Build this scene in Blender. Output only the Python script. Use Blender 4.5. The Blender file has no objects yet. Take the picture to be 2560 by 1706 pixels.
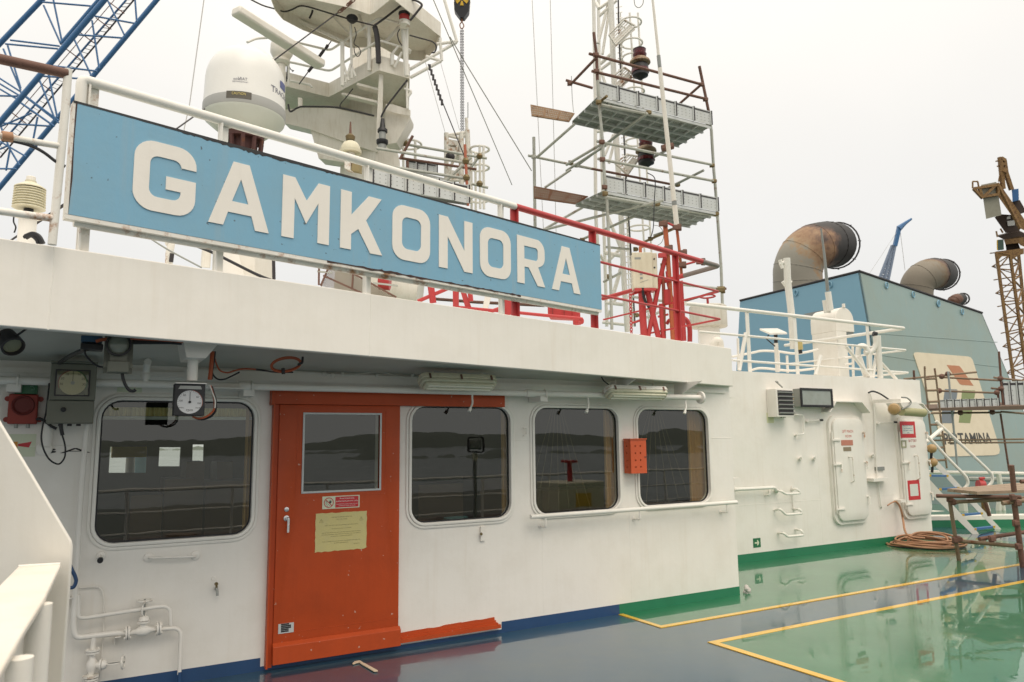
import bpy, bmesh, math, random
from mathutils import Vector as V, Matrix
random.seed(7)
SC = bpy.context.scene
COL = SC.collection
rad = math.radians
# ------------------------------------------------------------------ camera
F0 = 1853.66; PIT = rad(7.647); ROL = rad(-0.671); H = 1.72
cp, sp, cr, sr = math.cos(PIT), math.sin(PIT), math.cos(ROL), math.sin(ROL)
FW = V((0, cp, sp)); R0 = V((1, 0, 0)); U0 = V((0, -sp, cp))
RT = cr*R0 + sr*U0; UP = -sr*R0 + cr*U0
CAM = V((0, 0, H)); Z = V((0, 0, 1))
cd = bpy.data.cameras.new('camera'); co = bpy.data.objects.new('camera', cd); COL.objects.link(co)
m = Matrix.Identity(4)
for i in range(3):
    m[i][0], m[i][1], m[i][2], m[i][3] = RT[i], UP[i], -FW[i], CAM[i]
co.matrix_world = m
cd.sensor_width = 36; cd.lens = 36*F0/2560; cd.clip_start = .05; cd.clip_end = 9000
cd.dof.use_dof = True; cd.dof.focus_distance = 5.5; cd.dof.aperture_fstop = 5.6
SC.camera = co
# measured sheets of the photograph: name -> (origin x, origin y, scale) so that points can be read off enlarged crops
S4 = .27234
CR = dict(q00=(0,0,S4), q01=(640,0,S4), q02=(1280,0,S4), q03=(1920,350,S4), q10=(0,427,S4), q11=(640,427,S4),
          q12=(1280,427,S4), r=(1780,750,.33163), a=(0,800,S4), b=(0,1227,.30604), c=(640,854,S4), d=(1200,900,.289),
          e=(640,1270,.278), g=(1500,1270,.4505), m=(980,270,.15306), n=(1560,560,.19776), l=(0,840,.14029),
          k=(2260,860,.12755), j=(2260,1060,.22953), w=(1940,1030,.17219), t=(1000,690,.21249), v=(780,640,.17),
          y=(2400,370,.21046), dm=(500,90,.10204), h=(0,1180,.3356), s=(0,0,1), p=(780,1220,.1084))
def px(k, x, y):
    o = CR[k]; return o[0]+x*o[2], o[1]+y*o[2]
def ray(X, Y):
    return FW + RT*((X-1280)/F0) - UP*((Y-853)/F0)
def onp(X, Y, p, n):
    d = ray(X, Y); return CAM + d*((p-CAM).dot(n)/d.dot(n))
def D(k, x, y, d): return CAM + ray(*px(k, x, y))*d
def DL(k, d, pts): return [D(k, x, y, d) for x, y in pts]
def G(k, x, y, z=0): return onp(*px(k, x, y), V((0, 0, z)), Z)
YW, YF = rad(60.17), rad(45.76)
wd = V((math.sin(YW), math.cos(YW), 0)); wn = V((math.cos(YW), -math.sin(YW), 0))
fd = V((math.sin(YF), math.cos(YF), 0)); fn = V((math.cos(YF), -math.sin(YF), 0))
A = G('s', 1849, 1488.5); ZS = 2.307
B = G('s', 1828, 965, ZS); B = V((B.x, B.y, 0))
def fr(o, x, y, z):
    m = Matrix.Identity(4)
    for i in range(3): m[i][0], m[i][1], m[i][2], m[i][3] = x[i], y[i], z[i], o[i]
    return m
def WM(u=0, z=0, off=0): return fr(A + wd*u + Z*z + wn*off, wd, Z, wn)
def FM(u=0, z=0, off=0): return fr(B + fd*u + Z*z + fn*off, fd, Z, fn)
W2O = -1.5
def W(k, x, y, off=0): return onp(*px(k, x, y), A + wn*off, wn)
def FP(k, x, y, off=0): return onp(*px(k, x, y), B + fn*off, fn)
def W2(k, x, y, off=0): return W(k, x, y, W2O+off)
def wuz(p): q = p-A; return q.dot(wd), p.z
def fuz(p): q = p-B; return q.dot(fd), p.z
def WU(k, x, y, off=0): return wuz(W(k, x, y, off))
def FU(k, x, y, off=0): return fuz(FP(k, x, y, off))
# ------------------------------------------------------------------ mesh building
class MB:
    def __init__(s): s.v = []; s.f = []
    def add(s, vs, fs):
        n = len(s.v); s.v += [V(a) for a in vs]; s.f += [tuple(i+n for i in f) for f in fs]; return s
    def box(s, M, x0, x1, y0, y1, z0, z1):
        vs = [M @ V((x, y, z)) for x in (x0, x1) for y in (y0, y1) for z in (z0, z1)]
        return s.add(vs, [(0,1,3,2),(4,6,7,5),(0,4,5,1),(2,3,7,6),(0,2,6,4),(1,5,7,3)])
    def prism(s, pts, M, h0, h1):
        n = len(pts)
        vs = [M @ V((x, y, h0)) for x, y in pts]+[M @ V((x, y, h1)) for x, y in pts]
        return s.add(vs, [tuple(range(n))[::-1], tuple(range(n, 2*n))]+[(i, (i+1) % n, n+(i+1) % n, n+i) for i in range(n)])
    def slab(s, pts, vec):
        n = len(pts); pts = [V(p) for p in pts]; vec = V(vec)
        return s.add(pts+[p+vec for p in pts], [tuple(range(n))[::-1], tuple(range(n, 2*n))]+[(i, (i+1) % n, n+(i+1) % n, n+i) for i in range(n)])
    def tube(s, pts, r, n=8, closed=False, flat=False):
        pts = [V(p) for p in pts]; N = len(pts)
        rs = r if isinstance(r, (list, tuple)) else [r]*N
        T = []
        for i in range(N):
            a = pts[(i-1) % N] if (closed or i) else pts[0]
            b = pts[(i+1) % N] if (closed or i < N-1) else pts[-1]
            t = (b-a); T.append(t.normalized() if t.length > 1e-9 else V((0, 0, 1)))
        up = Z if abs(T[0].z) < .9 else V((1, 0, 0))
        nx = T[0].cross(up).normalized(); vs = []
        for i in range(N):
            nx = (nx - T[i]*nx.dot(T[i])).normalized(); ny = T[i].cross(nx)
            k = 1.0
            if 0 < i < N-1 or closed:
                d1 = (pts[i]-pts[i-1]).normalized(); c = max(.5, d1.dot(T[i])); k = 1/c
            for j in range(n):
                an = 2*math.pi*(j+.5)/n
                vs.append(pts[i]+(nx*math.cos(an)+ny*math.sin(an))*rs[i]*k)
        fs = []
        for i in range(N if closed else N-1):
            for j in range(n):
                a, b = i*n+j, i*n+(j+1) % n; i2 = (i+1) % N
                fs.append((a, b, i2*n+(j+1) % n, i2*n+j))
        if not closed: fs += [tuple(range(n))[::-1], tuple(range((N-1)*n, N*n))]
        return s.add(vs, fs)
    def lathe(s, M, prof, n=20):
        vs = [M @ V((r*math.cos(2*math.pi*j/n), r*math.sin(2*math.pi*j/n), h)) for r, h in prof for j in range(n)]
        fs = [(i*n+j, i*n+(j+1) % n, (i+1)*n+(j+1) % n, (i+1)*n+j) for i in range(len(prof)-1) for j in range(n)]
        fs += [tuple(range(n))[::-1], tuple(range((len(prof)-1)*n, len(prof)*n))]
        return s.add(vs, fs)
    def bar(s, p, q, w, h=None, up=None):
        p, q = V(p), V(q); t = (q-p).normalized(); h = h or w
        up = up or (Z if abs(t.z) < .9 else V((1, 0, 0)))
        x = t.cross(up).normalized(); y = x.cross(t)
        vs = [e+x*a*w/2+y*b*h/2 for e in (p, q) for a, b in ((-1,-1),(1,-1),(1,1),(-1,1))]
        return s.add(vs, [(3,2,1,0),(4,5,6,7)]+[(i, (i+1) % 4, 4+(i+1) % 4, 4+i) for i in range(4)])
    def ball(s, c, r, n=12):
        prof = [(max(1e-4, r*math.sin(math.pi*i/(n//2))), -r*math.cos(math.pi*i/(n//2))) for i in range(n//2+1)]
        return s.lathe(Matrix.Translation(c), prof, n)
def zdir(o, z):
    z = V(z).normalized(); x = (Z if abs(z.z) < .9 else V((1, 0, 0))).cross(z).normalized()
    return fr(V(o), x, z.cross(x), z)
def crv(pts, n=6, closed=False):
    pts = [V(p) for p in pts]; N = len(pts); out = []
    for i in range(N if closed else N-1):
        if closed: p0, p1, p2, p3 = (pts[(i+j) % N] for j in (-1, 0, 1, 2))
        else: p0, p1, p2, p3 = pts[max(i-1, 0)], pts[i], pts[i+1], pts[min(i+2, N-1)]
        for j in range(n):
            t = j/n
            out.append(.5*((2*p1)+(p2-p0)*t+(2*p0-5*p1+4*p2-p3)*t*t+(3*p1-p0-3*p2+p3)*t**3))
    if not closed: out.append(pts[-1])
    return out
def bend(pts, r=.05, n=4):
    """polyline with rounded corners"""
    pts = [V(p) for p in pts]; out = [pts[0]]
    for a, b, c in zip(pts, pts[1:], pts[2:]):
        d1, d2 = a-b, c-b; k = min(r, d1.length*.45, d2.length*.45)
        p, q = b+d1.normalized()*k, b+d2.normalized()*k
        for j in range(n+1):
            t = j/n; out.append(p*(1-t)**2+b*2*t*(1-t)+q*t*t)
    out.append(pts[-1]); return out
def origin_of(par):
    o = V((0, 0, 0))
    while par: o = o+par.location; par = par.parent
    return o
def finish(me, ang=38):
    bm = bmesh.new(); bm.from_mesh(me)
    bmesh.ops.recalc_face_normals(bm, faces=bm.faces); bm.to_mesh(me); bm.free()
    for p in me.polygons: p.use_smooth = True
    me.set_sharp_from_angle(angle=rad(ang))
def tagit(o, label=None, cat=None, group=None, kind=None):
    if label: o['label'] = label
    if cat: o['category'] = cat
    if group: o['group'] = group
    if kind: o['kind'] = kind
    return o
def emit(name, mb, mat, par=None, label=None, cat=None, group=None, kind=None, bev=0, ang=38):
    if isinstance(mb, MB):
        me = bpy.data.meshes.new(name); vs = mb.v; fs = mb.f
    else:
        me = mb; vs = None
    if par: o0 = origin_of(par)
    else:
        L = vs if vs is not None else [v.co for v in me.vertices]
        o0 = V(((min(v.x for v in L)+max(v.x for v in L))/2, (min(v.y for v in L)+max(v.y for v in L))/2, min(v.z for v in L)))
        if kind == 'structure': o0 = V((0, 0, 0))
    if vs is not None:
        me.from_pydata([v-o0 for v in vs], [], fs); finish(me, ang)
    else:
        me.transform(Matrix.Translation(-o0)); me.name = name; finish(me, ang)
    me.materials.append(mat)
    o = bpy.data.objects.new(name, me); COL.objects.link(o)
    if par: o.parent = par
    else: o.location = o0
    if bev:
        b = o.modifiers.new('bevel', 'BEVEL'); b.width = bev; b.segments = 2; b.limit_method = 'ANGLE'; b.angle_limit = rad(40)
        b.harden_normals = False
    return tagit(o, label, cat, group, kind)
def thing(name, label, cat, loc, group=None):
    o = bpy.data.objects.new(name, None); COL.objects.link(o); o.location = loc; o.empty_display_size = .2
    return tagit(o, label, cat, group)
def cmesh(outl, M, z0, z1, bev=0):
    """flat plate with holes: outlines in the x,y of frame M, from height z0 to z1"""
    c = bpy.data.curves.new('c', 'CURVE'); c.dimensions = '2D'; c.fill_mode = 'BOTH'; c.extrude = (z1-z0)/2-bev
    if bev: c.bevel_depth = bev; c.bevel_resolution = 1; c.offset = -bev
    for ol in outl:
        s = c.splines.new('POLY'); s.points.add(len(ol)-1); s.use_cyclic_u = True
        for i, (x, y) in enumerate(ol): s.points[i].co = (x, y, 0, 1)
    return c2m(c, M @ Matrix.Translation((0, 0, (z0+z1)/2)))
def c2m(c, M):
    ob = bpy.data.objects.new('tmp', c); COL.objects.link(ob)
    dg = bpy.context.evaluated_depsgraph_get(); dg.update()
    me = bpy.data.meshes.new_from_object(ob.evaluated_get(dg)); bpy.data.objects.remove(ob); bpy.data.curves.remove(c)
    bm = bmesh.new(); bm.from_mesh(me); bmesh.ops.remove_doubles(bm, verts=bm.verts, dist=1e-5); bm.to_mesh(me); bm.free()
    me.transform(M); me.materials.clear(); return me
def textm(s, M, size, h=.0006, width=None, bold=0, align='CENTER', shear=0):
    c = bpy.data.curves.new('t', 'FONT'); c.body = s; c.size = size; c.extrude = h; c.align_x = align; c.align_y = 'CENTER'
    c.offset = bold; c.space_line = 1.0; c.resolution_u = 3; c.shear = shear
    if width:
        ob = bpy.data.objects.new('tmp', c); COL.objects.link(ob); bpy.context.view_layer.update()
        w = ob.dimensions.x; bpy.data.objects.remove(ob)
        M = M @ Matrix.Diagonal((width/max(w, 1e-6), 1, 1, 1))
    return c2m(c, M)
def joinm(ms):
    out = MB()
    for me in ms:
        out.add([v.co.copy() for v in me.vertices], [tuple(p.vertices) for p in me.polygons]); bpy.data.meshes.remove(me)
    return out
def rrect(x0, y0, x1, y1, r, n=6):
    o = []
    for cx, cy, a in ((x1-r, y0+r, -90), (x1-r, y1-r, 0), (x0+r, y1-r, 90), (x0+r, y0+r, 180)):
        for i in range(n+1):
            t = rad(a+90*i/n); o.append((cx+r*math.cos(t), cy+r*math.sin(t)))
    return o
def circ(x, y, r, n=20, k=1): return [(x+r*math.cos(2*math.pi*i/n), y+r*k*math.sin(2*math.pi*i/n)) for i in range(n)]
# ------------------------------------------------------------------ materials
def hexl(r, g, b):
    f = lambda c: (c/255/12.92) if c/255 <= .04045 else ((c/255+.055)/1.055)**2.4
    return (f(r), f(g), f(b), 1)
MATS = {}
def paint(name, col, rough=.5, dirt=.12, streak=0, rust=0, bump=.15, metal=0, scale=3, dcol=None, rcol=(.16,.055,.02,1), chips=0, ccol=(.03,.025,.02,1), spec=.5, coat=0, runs=0, dent=0):
    if name in MATS: return MATS[name]
    col = tuple(col)+(1,) if len(col) == 3 else col
    mt = bpy.data.materials.new(name); mt.use_nodes = True; nt = mt.node_tree; N = nt.nodes; L = nt.links
    bs = N['Principled BSDF']; bs.inputs['Roughness'].default_value = rough; bs.inputs['Metallic'].default_value = metal
    bs.inputs['Specular IOR Level'].default_value = spec; bs.inputs['Coat Weight'].default_value = coat
    bs.inputs['Base Color'].default_value = col
    geo = N.new('ShaderNodeNewGeometry')
    def noise(sc, det=4, rg=.55, vec=None):
        n = N.new('ShaderNodeTexNoise'); n.inputs['Scale'].default_value = sc; n.inputs['Detail'].default_value = det; n.inputs['Roughness'].default_value = rg
        L.new(vec or geo.outputs['Position'], n.inputs['Vector']); return n.outputs['Fac']
    def ramp(src, a, b):
        r = N.new('ShaderNodeMapRange'); r.inputs[1].default_value = a; r.inputs[2].default_value = b; L.new(src, r.inputs[0]); return r.outputs[0]
    def mix(fac, c1, c2, f=None):
        x = N.new('ShaderNodeMix'); x.data_type = 'RGBA'
        if f is not None:
            mu = N.new('ShaderNodeMath'); mu.operation = 'MULTIPLY'; mu.inputs[1].default_value = f; L.new(fac, mu.inputs[0]); fac = mu.outputs[0]
        L.new(fac, x.inputs[0])
        for i, c in ((6, c1), (7, c2)):
            if isinstance(c, tuple): x.inputs[i].default_value = c
            else: L.new(c, x.inputs[i])
        return x.outputs[2]
    cur = col
    dc = dcol or tuple(c*f for c, f in zip(col[:3], (.62, .56, .45)))+(1,)
    if dirt: cur = mix(ramp(noise(scale, 6, .65), .45, .75), cur, dc, dirt)
    if streak:
        vm = N.new('ShaderNodeVectorMath'); vm.operation = 'MULTIPLY'; vm.inputs[1].default_value = (16, 16, .7); L.new(geo.outputs['Position'], vm.inputs[0])
        cur = mix(ramp(noise(1.6, 5, .6, vm.outputs[0]), .48, .78), cur, dc, streak)
    if runs:
        vm = N.new('ShaderNodeVectorMath'); vm.operation = 'MULTIPLY'; vm.inputs[1].default_value = (7, 7, .45); L.new(geo.outputs['Position'], vm.inputs[0])
        cur = mix(ramp(noise(1.9, 3, .5, vm.outputs[0]), .60, .76), cur, (.52,.38,.22,1), runs)
    if rust:
        rn = ramp(noise(scale*2.2, 8, .7), .62-rust*.35, .70-rust*.2)
        cur = mix(rn, cur, rcol)
    if chips:
        cur = mix(ramp(noise(28, 3, .5), .72-chips*.1, .735-chips*.1), cur, ccol)
    if cur is not col: L.new(cur, bs.inputs['Base Color'])
    if bump:
        b = N.new('ShaderNodeBump'); b.inputs['Strength'].default_value = bump; b.inputs['Distance'].default_value = .01
        L.new(noise(scale*5, 5, .6), b.inputs['Height']); L.new(b.outputs[0], bs.inputs['Normal'])
        if dent:
            b2 = N.new('ShaderNodeBump'); b2.inputs['Strength'].default_value = dent; b2.inputs['Distance'].default_value = .03; L.new(noise(1.5, 2, .4), b2.inputs['Height']); L.new(b2.outputs[0], b.inputs['Normal'])
        rr = N.new('ShaderNodeMapRange'); rr.inputs[3].default_value = max(.02, rough-.1); rr.inputs[4].default_value = min(1, rough+.12)
        L.new(noise(scale*1.7, 4), rr.inputs[0]); L.new(rr.outputs[0], bs.inputs['Roughness'])
    MATS[name] = mt; return mt
WH = paint('white_paint', (.81,.785,.72), .42, .14, .10, 0, .12)
WHF = paint('white_fascia_paint', (.845,.805,.73), .5, .22, .14, 0, .12, dcol=(.66,.61,.51,1), runs=.12, dent=.5)
WHW = paint('white_wall_paint', (.835,.80,.735), .36, .16, .05, 0, .15, runs=.09, dent=.5)
WHR = paint('white_rusty_paint', (.80,.77,.70), .5, .25, .2, .25, .15, rcol=(.36,.17,.07,1))
WHC = paint('warm_white_paint', (.80,.76,.68), .4, .2, .1, 0, .1)
CREAM = paint('cream_plastic', (.70,.66,.50), .5, .25, .3)
GREYP = paint('grey_enamel', (.17,.17,.13), .45, .2)
GREYM = paint('grey_metal', (.30,.31,.29), .4, .3, 0, 0, .2, metal=.5)
GALV = paint('galvanised_steel', (.56,.58,.57), .5, .35, 0, 0, .2, metal=.15)
GALVD = paint('galvanised_dark', (.22,.235,.215), .55, .4, 0, 0, .3, metal=.2)
SCAF = paint('scaffold_tube', (.46,.47,.42), .5, .5, 0, .12, .2, metal=.3, rcol=(.22,.11,.06,1))
RUST = paint('rusty_tube', (.17,.085,.06), .7, .5, 0, .3, .4, rcol=(.10,.05,.035,1))
RUSTY = paint('rusty_yellow_steel', (.25,.145,.05), .7, .5, 0, .4, .3, rcol=(.09,.035,.015,1))
BRASS = paint('brass_clamp', (.20,.15,.07), .5, .5, 0, .1, .2, metal=.5)
SIGNB = paint('sign_blue', (.195,.40,.54), .42, .35, .18, 0, .15, dcol=(.23,.36,.42,1), chips=.15, ccol=(.10,.16,.20,1), runs=.12)
LETW = paint('letter_white', (.82,.775,.70), .45, .1, .12, dcol=(.6,.55,.45,1))
ORG = paint('door_orange', (.49,.072,.016), .42, .4, .15, 0, .15, dcol=(.30,.05,.014,1), chips=.02, ccol=(.55,.32,.24,1), spec=.3, dent=.3)
ORGB = paint('bright_orange', (.60,.10,.03), .4, .2)
RED = paint('red_paint', (.48,.045,.045), .45, .3, 0, 0, .2, dcol=(.40,.09,.08,1))
REDD = paint('red_lead_paint', (.50,.13,.05), .55, .4, 0, 0, .2)
HORN = paint('horn_red', (.33,.045,.03), .55, .2)
BLK = paint('black_rubber', (.012,.012,.014), .45, .1, 0, 0, .1)
DARK = paint('dark_metal', (.035,.03,.032), .5, .2)
NAVY = paint('band_blue', (.018,.062,.16), .4, .3, 0, 0, .1)
BGRN = paint('band_green', (.02,.19,.09), .4, .3, 0, 0, .1)
CBLUE = paint('crane_blue', (.055,.16,.34), .4, .2)
FUNB = paint('funnel_blue', (.22,.41,.53), .42, .2, .12, 0, .08, scale=1, dcol=(.22,.42,.52,1))
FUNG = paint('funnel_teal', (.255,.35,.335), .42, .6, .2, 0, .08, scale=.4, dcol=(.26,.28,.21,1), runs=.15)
CORD = paint('orange_cable', (.42,.09,.03), .45, .1)
COP = paint('hose_tan', (.42,.22,.12), .6, .3)
CHROME = paint('chrome', (.6,.6,.6), .25, .1, metal=1)
FLG = paint('sign_lumi', (.66,.70,.52), .5, .1)
SRED = paint('sign_red', (.55,.025,.03), .45, .05)
SBLK = paint('sign_black', (.02,.02,.02), .5, 0, bump=0)
STXT = paint('sign_text_white', (.80,.78,.74), .5, 0, bump=0)
YEL = paint('yellow_paint', (.70,.43,.03), .5, .3, scale=6)
SGRN = paint('sign_green', (.02,.15,.06), .4, .1)
PAPER = paint('yellow_paper', (.62,.54,.23), .6, .3, scale=14, dcol=(.50,.45,.28,1))
INK = paint('paper_ink', (.22,.19,.08), .6, 0, bump=0)
LENS = paint('red_lens', (.10,.008,.012), .15, .1, spec=.8)
WOOD = paint('plank_wood', (.32,.24,.17), .8, .5, scale=8)
TAN = paint('curtain_tan', (.50,.28,.10), .8, .3)
SHEER = paint('curtain_yellow', (.85,.75,.42), .8, .4, scale=12, dcol=(.35,.28,.10,1))
STEPB = paint('tread_blue', (.05,.15,.34), .55, .3)
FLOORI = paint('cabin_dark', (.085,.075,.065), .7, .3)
CONS = paint('console_brown', (.20,.11,.06), .5, .3)
AMBER = paint('amber_lens', (.40,.26,.11), .35, .2)
TUBEL = paint('lamp_diffuser', (.62,.60,.45), .25, .2, spec=.6)
def glassy(name, tint, refl_rough=.0, trans=.9, ior=1.45):
    mt = bpy.data.materials.new(name); mt.use_nodes = True; nt = mt.node_tree; N = nt.nodes; L = nt.links
    for n in list(N): N.remove(n)
    out = N.new('ShaderNodeOutputMaterial'); tr = N.new('ShaderNodeBsdfTransparent'); tr.inputs[0].default_value = tint
    gl = N.new('ShaderNodeBsdfGlossy'); gl.inputs['Roughness'].default_value = refl_rough; gl.inputs[0].default_value = (.95,.96,.92,1); gg = N.new('ShaderNodeNewGeometry'); gn = N.new('ShaderNodeTexNoise'); gn.inputs['Scale'].default_value = 2.5; L.new(gg.outputs['Position'], gn.inputs['Vector']); gb = N.new('ShaderNodeBump'); gb.inputs['Strength'].default_value = .13; gb.inputs['Distance'].default_value = .004; L.new(gn.outputs['Fac'], gb.inputs['Height']); L.new(gb.outputs[0], gl.inputs['Normal'])
    fr_ = N.new('ShaderNodeFresnel'); fr_.inputs[0].default_value = ior
    mx = N.new('ShaderNodeMixShader'); ge = N.new('ShaderNodeNewGeometry'); iv = N.new('ShaderNodeMath'); iv.operation = 'SUBTRACT'; iv.inputs[0].default_value = 1; L.new(ge.outputs['Backfacing'], iv.inputs[1]); mf = N.new('ShaderNodeMath'); mf.operation = 'MULTIPLY'; L.new(fr_.outputs[0], mf.inputs[0]); L.new(iv.outputs[0], mf.inputs[1]); L.new(mf.outputs[0], mx.inputs[0]); L.new(tr.outputs[0], mx.inputs[1]); L.new(gl.outputs[0], mx.inputs[2])
    L.new(mx.outputs[0], out.inputs[0]); return mt
GLASS = glassy('window_glass', (.82,.84,.80,1), 0, ior=1.85)
CLEAR = glassy('clear_cover', (.9,.9,.85,1), .02)
# ------------------------------------------------------------------ world: bright overcast
wld = bpy.data.worlds.new('World'); SC.world = wld; wld.use_nodes = True
nt = wld.node_tree; N = nt.nodes; L = nt.links; bg = N['Background']; bg.inputs[1].default_value = .10
sky = N.new('ShaderNodeTexSky'); sky.sky_type = 'NISHITA'; sky.sun_disc = False; sky.sun_elevation = rad(58); sky.sun_rotation = rad(150)
sky.air_density = 1; sky.dust_density = 4
tc = N.new('ShaderNodeTexCoord'); sx = N.new('ShaderNodeSeparateXYZ'); L.new(tc.outputs['Generated'], sx.inputs[0])
mr = N.new('ShaderNodeMapRange'); mr.inputs[1].default_value = .0; mr.inputs[2].default_value = .95; mr.inputs[3].default_value = 8.1; mr.inputs[4].default_value = 19.0
pw = N.new('ShaderNodeMath'); pw.operation = 'POWER'; pw.inputs[1].default_value = 2.4; ab = N.new('ShaderNodeMath'); ab.operation = 'MAXIMUM'; ab.inputs[1].default_value = 0
L.new(sx.outputs[2], ab.inputs[0]); L.new(ab.outputs[0], pw.inputs[0]); L.new(pw.outputs[0], mr.inputs[0])
nz = N.new('ShaderNodeTexNoise'); nz.inputs['Scale'].default_value = 2.2; nz.inputs['Detail'].default_value = 4; L.new(tc.outputs['Generated'], nz.inputs['Vector'])
nr = N.new('ShaderNodeMapRange'); nr.inputs[3].default_value = .90; nr.inputs[4].default_value = 1.08; L.new(nz.outputs[0], nr.inputs[0])
mu = N.new('ShaderNodeMath'); mu.operation = 'MULTIPLY'; L.new(mr.outputs[0], mu.inputs[0]); L.new(nr.outputs[0], mu.inputs[1])
cb = N.new('ShaderNodeCombineColor')
for i, (k, k2) in enumerate(((1.0, 1.0), (.99, .93), (.965, .83))):
    w_ = N.new('ShaderNodeMapRange'); w_.inputs[1].default_value = .25; w_.inputs[2].default_value = .8; w_.inputs[3].default_value = k; w_.inputs[4].default_value = k2; L.new(ab.outputs[0], w_.inputs[0])
    x = N.new('ShaderNodeMath'); x.operation = 'MULTIPLY'; L.new(w_.outputs[0], x.inputs[1]); L.new(mu.outputs[0], x.inputs[0]); L.new(x.outputs[0], cb.inputs[i])
mx = N.new('ShaderNodeMix'); mx.data_type = 'RGBA'; mx.inputs[0].default_value = .97; L.new(sky.outputs[0], mx.inputs[6]); L.new(cb.outputs[0], mx.inputs[7])
L.new(mx.outputs[2], bg.inputs[0])
sl = bpy.data.lights.new('sun', 'SUN'); sl.energy = 1.25; sl.angle = rad(40); sl.color = (1, .90, .78)
so = bpy.data.objects.new('sun', sl); COL.objects.link(so)
sd = V((.30, -.55, .95)).normalized()
so.rotation_euler = sd.to_track_quat('Z', 'Y').to_euler()
SC.view_settings.view_transform = 'Standard'; SC.view_settings.look = 'None'; SC.view_settings.exposure = .10; SC.view_settings.gamma = 1
SC.cycles.max_bounces = 8; SC.cycles.transparent_max_bounces = 12; SC.cycles.use_denoising = True
# ------------------------------------------------------------------ setting
def st(name, mb, mat, **k): return emit(name, mb, mat, kind='structure', **k)
def deckmat(name, col, wet=.5, dcol=None):
    mt = bpy.data.materials.new(name); mt.use_nodes = True; nt = mt.node_tree; N = nt.nodes; L = nt.links
    bs = N['Principled BSDF']; geo = N.new('ShaderNodeNewGeometry')
    def noise(sc, det=4, rg=.55):
        n = N.new('ShaderNodeTexNoise'); n.inputs['Scale'].default_value = sc; n.inputs['Detail'].default_value = det; n.inputs['Roughness'].default_value = rg
        L.new(geo.outputs['Position'], n.inputs['Vector']); return n.outputs['Fac']
    def ramp(src, a, b, c=0, d=1):
        r = N.new('ShaderNodeMapRange'); r.inputs[1].default_value = a; r.inputs[2].default_value = b; r.inputs[3].default_value = c; r.inputs[4].default_value = d; L.new(src, r.inputs[0]); return r.outputs[0]
    mxn = N.new('ShaderNodeMix'); mxn.data_type = 'RGBA'; L.new(ramp(noise(1.3, 8, .7), .4, .7, 0, .7), mxn.inputs[0]); mxn.inputs[6].default_value = col; mxn.inputs[7].default_value = dcol
    m2 = N.new('ShaderNodeMix'); m2.data_type = 'RGBA'; L.new(ramp(noise(9, 6, .7), .62, .75, 0, .35), m2.inputs[0]); L.new(mxn.outputs[2], m2.inputs[6]); m2.inputs[7].default_value = tuple(c*.55 for c in dcol[:3])+(1,)
    L.new(m2.outputs[2], bs.inputs['Base Color'])
    bs.inputs['Roughness'].default_value = .35; bs.inputs['Specular IOR Level'].default_value = .5
    bs.inputs['Coat Weight'].default_value = 1; bs.inputs['Coat IOR'].default_value = 1.48; bs.inputs['Specular IOR Level'].default_value = .3
    L.new(ramp(noise(1.1, 8, .68), .50, .62, .005, .14), bs.inputs['Coat Roughness'])
    b = N.new('ShaderNodeBump'); b.inputs['Strength'].default_value = .12; b.inputs['Distance'].default_value = .004; L.new(noise(3.2, 3), b.inputs['Height']); L.new(b.outputs[0], bs.inputs['Coat Normal'])
    return mt
DBL = deckmat('deck_blue', (.012,.062,.11,1), dcol=(.045,.08,.095,1)); DGR = deckmat('deck_green', (.006,.13,.05,1), dcol=(.03,.19,.085,1)); DYL = deckmat('deck_yellow', (.85,.50,.02,1), dcol=(.70,.36,.02,1))
GM = fr(A, wd, -wn, Z)          # local x = along wall, y = -off, z = up
def sheet(name, mat, u0, u1, o0, o1, z):
    st(name, MB().box(GM, u0, u1, -o1, -o0, z-.02 if z else -.3, z), mat)
st('deck', MB().box(GM, -16, 12.5, -7.6, 8, -.3, 0), DBL)
def shl(name, mat, u0, u1, o0, o1, z):
    m_ = MB().box(GM, u0, u1, -o1, -o0, .001, z); st(name, m_, mat)
shl('green_deck_paint', DGR, -1.66, 6.75, -1.5, .61, .004)
shl('green_deck_paint', DGR, 7.9, 12.4, -7, .61, .004)
shl('green_deck_paint', DGR, -1.62, 12.4, 1.26, 5.2, .004)
for u0, u1, o0, o1 in ((-1.69, 12.4, .585, .645), (-1.69, -1.635, .02, .585), (-1.68, 12.4, 1.225, 1.295), (-1.68, -1.61, 1.295, 5.2)):
    shl('yellow_line', DYL, u0, u1, o0, o1, .0065)
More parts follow.
